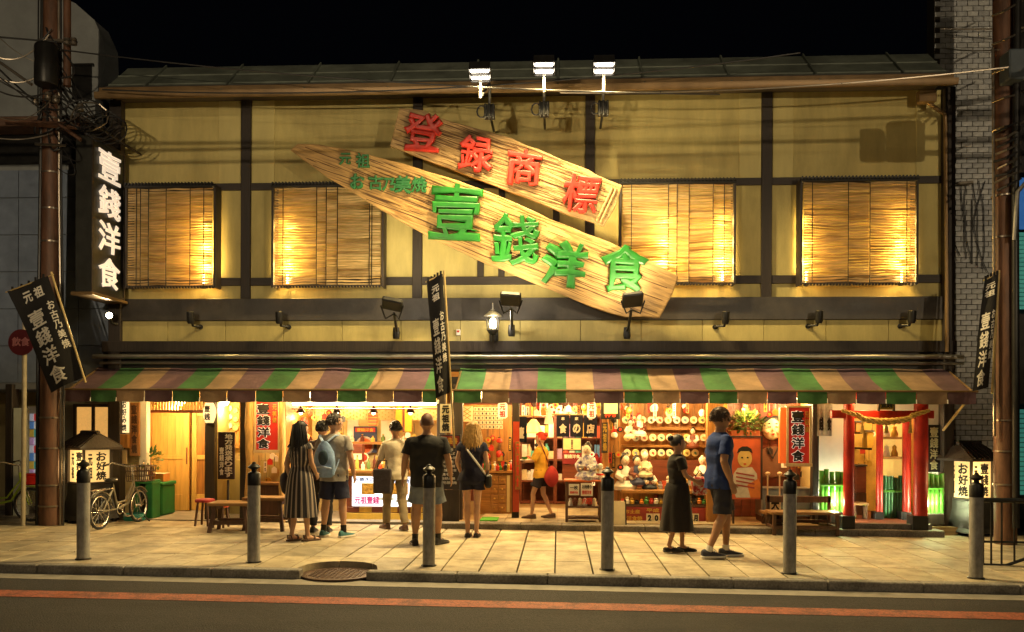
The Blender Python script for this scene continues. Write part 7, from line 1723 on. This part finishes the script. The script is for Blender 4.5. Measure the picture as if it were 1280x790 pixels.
for q in (-1,1): mb.tube([(q*.04,-.06,.25),(q*.12,.02,.33),(q*.14,.08,.33)], .014, 6, flat=1.6); mb.tube([(q*.13,-.05,-.22),(q*.17,.02,-.05),(q*.18,.07,.08)], .01, 6)
mb.tube([(-.14,-.15,-.13),(0,-.168,-.10),(.14,-.15,-.13)], .012, 6); mb.build('strap', cl('pale_blue_strap', (.40,.52,.75)), bk, local=True)
# 4 beige shirt, khaki trousers, stepping left
p4 = person('young man in a beige striped shirt and khaki trousers stepping left with a dark bag', (494,662), 527, .45, dict(elR=(.24,-.06,1.15), wrR=(.22,.06,.93), elL=(-.23,.06,1.16), wrL=(-.30,.16,.98), hipL=(-.09,.02,.9), kneeL=(-.10,.16,.51), ankL=(-.10,.17,.085), kneeR=(.10,-.04,.49), ankR=(.10,-.22,.10), ftL=.2), sk=1, hair='short', wide=.95)
top(p4, cl('beige_shirt', (.60,.53,.40)), sleeve=1.05, z0=.82, ease=1.14); shorts(p4, cl('khaki_trousers', (.22,.17,.10)), length=1.96, name='trousers', ease=.96); shoes(p4, M_sandal, M_sandal)
b4 = thing('tote_bag', 'flat dark bag held at the left side of the man in the beige shirt', 'bag', P(478,600,G(494,662).y-.28)); a_, b_ = P(466,617,G(494,662).y-.3), P(489,586,G(494,662).y-.3)
MB().box(a_.x,b_.x,a_.y,a_.y+.07,a_.z,b_.z).build('body', cl('dark_tote_cloth', (.035,.028,.035)), b4, bevel=.02); xm = (a_.x+b_.x)/2; MB().tube([(xm-.08,a_.y+.03,b_.z),(xm-.06,a_.y+.04,b_.z+.12),(xm+.06,a_.y+.04,b_.z+.12),(xm+.08,a_.y+.03,b_.z)], .01, 6).build('handle', M_bmet, b4)
# 5 man in black
p5 = person('big man with shaved head in a black T-shirt and grey blue shorts', (533,681), 518, .05, dict(elR=(.29,-.03,1.15), wrR=(.32,.03,.92), elL=(-.29,-.03,1.15), wrL=(-.32,.02,.92), kneeL=(-.14,.02,.49), ankL=(-.15,-.03,.085), kneeR=(.14,.04,.49), ankR=(.15,.06,.085), ftL=.25, ftR=-.6), sk=1, hair='shaved', hairm=mat('stubble', (.13,.06,.035), .6, var=.2), wide=1.22)
top(p5, cl('black_tshirt', (.016,.015,.016)), sleeve=.72, z0=.78, ease=1.18, sag=.1); shorts(p5, cl('grey_blue_shorts', (.17,.20,.24)), length=.82, ease=1.14, flare=.03); shoes(p5, cl('black_shoe', (.02,.018,.018)), M_bmet, sock=(M_bmet, .16))
# 6 blonde
p6 = person('woman with long wavy blonde hair in a navy top and short navy shorts', (590,671), 528, .0, dict(kneeL=(-.075,.02,.49), kneeR=(.075,.02,.49), ankL=(-.065,-.02,.085), ankR=(.07,-.02,.085), elL=(-.23,-.02,1.15), wrL=(-.20,.12,1.0), elR=(.23,-.04,1.14), wrR=(.23,.06,.92)), sk=0, fem=True, hair='long', hairm=mat('blonde_hair', (.50,.30,.10), .45, var=.45, scale=26))
top(p6, cl('navy_top', (.012,.012,.035)), sleeve=.35, z0=.86, ease=1.16, fem=True); shorts(p6, cl('dark_navy_shorts', (.01,.011,.03)), length=.42, ease=1.04); shoes(p6, cl('dark_flat_shoe', (.04,.03,.03)), M_bmet, high=.06)
mb = MB(); s6 = p6[1]; mb.tube([Vector(q)*s6 for q in ((-.13,-.02,1.45),(-.05,-.155,1.32),(.1,-.155,1.12),(.20,-.09,.98),(.20,.02,.95))], .012, 6, flat=1.5); mb.build('bag_strap', cl('pale_strap', (.45,.42,.4)), p6[0], local=True)
t6 = thing('handbag', 'small black handbag at the right hip of the blonde woman', 'bag', wm(p6[0]) @ (Vector((.25,.0,.86))*s6)); MB().box(-.045,.045,-.09,.09,-.10,.09).build('body', M_bmet, t6, bevel=.02, local=True); MB().tube([(0,-.07,.09),(0,0,.15),(0,.07,.09)], .01, 6).build('handle', M_bmet, t6, local=True)
# 7 staff walking left
p7 = person('staff woman in an orange yellow top with a red headscarf walking out of the entrance', (676,648), 541, 1.25, dict(elR=(.22,.04,1.14), wrR=(.16,.24,1.18), elL=(-.20,.10,1.18), wrL=(-.14,.28,1.16), kneeL=(-.09,.14,.50), ankL=(-.09,.16,.085), kneeR=(.09,-.02,.49), ankR=(.09,-.20,.10)), sk=0, dz=.09, fem=True, hair='bun', hairm=cl('red_scarf_cloth', (.5,.04,.02)))
top(p7, cl('orange_yellow_top', (.62,.33,.03)), sleeve=.9, z0=.84, fem=True, ease=1.15); shorts(p7, cl('dark_indigo_shorts', (.02,.016,.03)), length=.6, ease=1.06); shoes(p7, M_sandal, M_sandal)
s7 = p7[1]; t7 = thing('red_bag', 'soft red bag slung behind the staff woman at hip height', 'bag', wm(p7[0]) @ (Vector((.0,-.22,.86))*s7), 1.25); MB().ball((0,0,0), (.14,.12,.17), 16, 10, lambda q: q+noise.noise_vector(q*6)*.03).build('pouch', cl('red_bag_cloth', (.42,.03,.03)), t7, local=True, smooth=True); MB().tube([(0,.02,.15),(-.12,.1,.45),(-.05,.2,.62)], .012, 6).build('strap', M_redw, t7, local=True)
t7 = thing('serving_tray', 'white tray with a green bowl held up by the staff woman', 'tray', wm(p7[0]) @ (Vector((.0,.36,1.18))*s7), 1.25); MB().box(-.14,.14,-.07,.09,0,.015).build('tray', M_white, t7, bevel=.004, local=True); MB().lathe([(.001,.016),(.04,.016),(.06,.06),(.001,.05)], seg=12, caps=False).build('bowl', M_gb, t7, local=True)
# 8 dark dress
p8 = person('small woman in a long black dress walking to the right past the toy stall', (846,690), 545, -1.45, dict(elL=(-.18,.10,1.16), wrL=(-.13,.26,1.10), elR=(.19,.08,1.16), wrR=(.14,.25,1.08), kneeL=(-.07,.10,.49), ankL=(-.07,.10,.085), kneeR=(.07,-.03,.49), ankR=(.07,-.14,.10)), sk=1, fem=True, hair='bun', wide=.95)
M_bd = cl('black_dress_cloth', (.014,.010,.009)); top(p8, M_bd, z0=1.0, sleeve=.6, fem=True, ease=1.12, name='dress_bodice'); skirt(p8, M_bd, .33, 1.04, .165, .26, name='dress_skirt', fold=.2, ry=.95); shoes(p8, cl('black_pump', (.02,.016,.014)), M_bmet, high=.06)
s8 = p8[1]; t8 = thing('patterned_bag', 'red and white patterned bag carried in front of the woman in black', 'bag', wm(p8[0]) @ (Vector((.02,.34,1.0))*s8), -1.45); MB().box(-.06,.06,-.09,.09,-.12,.12).build('body', mat('red_white_cloth', (.55,.05,.04), .7, col2=(.7,.62,.5), thr=(.48,.54), scale=16), t8, bevel=.025, local=True); MB().tube([(0,-.06,.12),(0,0,.2),(0,.06,.12)], .01, 6).build('handle', M_bmet, t8, local=True)
# 9 blue shirt
p9 = person('tall man in a royal blue shirt and dark shorts striding right past the poster', (899,697), 511, -1.35, dict(elL=(-.24,-.03,1.14), wrL=(-.22,.08,.92), elR=(.24,-.05,1.14), wrR=(.24,.04,.90), kneeL=(-.09,.13,.50), ankL=(-.09,.12,.085), kneeR=(.09,.0,.49), ankR=(.09,-.17,.10)), sk=1, hair='short', hairm=mat('brown_hair', (.06,.03,.015), .5, var=.4, scale=30), wide=1.0)
top(p9, cl('royal_blue_shirt', (.012,.035,.16)), sleeve=.7, z0=.82, ease=1.15); shorts(p9, cl('dark_grey_shorts', (.022,.022,.035)), length=.90, ease=1.05); shoes(p9, cl('dark_trainer', (.05,.05,.07)), M_white, sock=(M_white, .13))
for q in [o for o in C.objects if 's_' in o]: del q['s_']
# ================================================================ street lamps on the camera's side of the road
def street_lamp(label, x, y, h, e, aim, col, e2, aim2):
    t = thing('street_lamp', label, 'street lamp', (x, y, gz(x)-.1)); 
    MB().tube([(x,y,gz(x)-.1),(x,y,h-.4),(x,y+.3,h),(x,y+1.1,h+.1)], [.08,.06,.05,.04], 12).build('post', M_bmet, t, smooth=True)
    mb = MB(); mb.box(x-.14,x+.14,y+1.0,y+1.6,h+.04,h+.16); mb.build('head', M_steel, t, bevel=.03)
    box('lit_lens', M_lens, t, x-.11, x+.11, y+1.05, y+1.55, h+.015, h+.038)
    lamp('lamp_light', 'SPOT', (x, y+1.3, h-.05), e, col, t, target=aim, size=.16, spot=150, blend=.6)
    z = 4.7                                      # floodlight half way up, with an added plate keeping its beam off the street
    box('flood_housing', M_bmet, t, x-.2, x+.2, y+.1, y+.3, z-.15, z+.15, .02); box('lit_lens', M_lens, t, x-.17, x+.17, y+.3, y+.31, z-.1, z+.1)
    box('added_beam_blocker', M_bmet, t, x-.6, x+.6, y+.85, y+.87, z-.7, z-.065)
    lamp('flood_light', 'SPOT', (x, y+.36, z), e2, col, t, target=aim2, size=.025, spot=70, blend=.6)
    return t
street_lamp('street lamp with a floodlight across the road, left of the viewpoint', -5.5, -17.0, 8.5, STREET_E, (-3, -3, 0), (1, .78, .48), FACADE_E*1.1, (-6.0, 0, 5.6))
street_lamp('street lamp with a floodlight across the road, right of the viewpoint', 8.0, -17.0, 8.5, STREET_E, (3, -3, 0), (1, .78, .48), FACADE_E, (5.0, 0, 5.6))
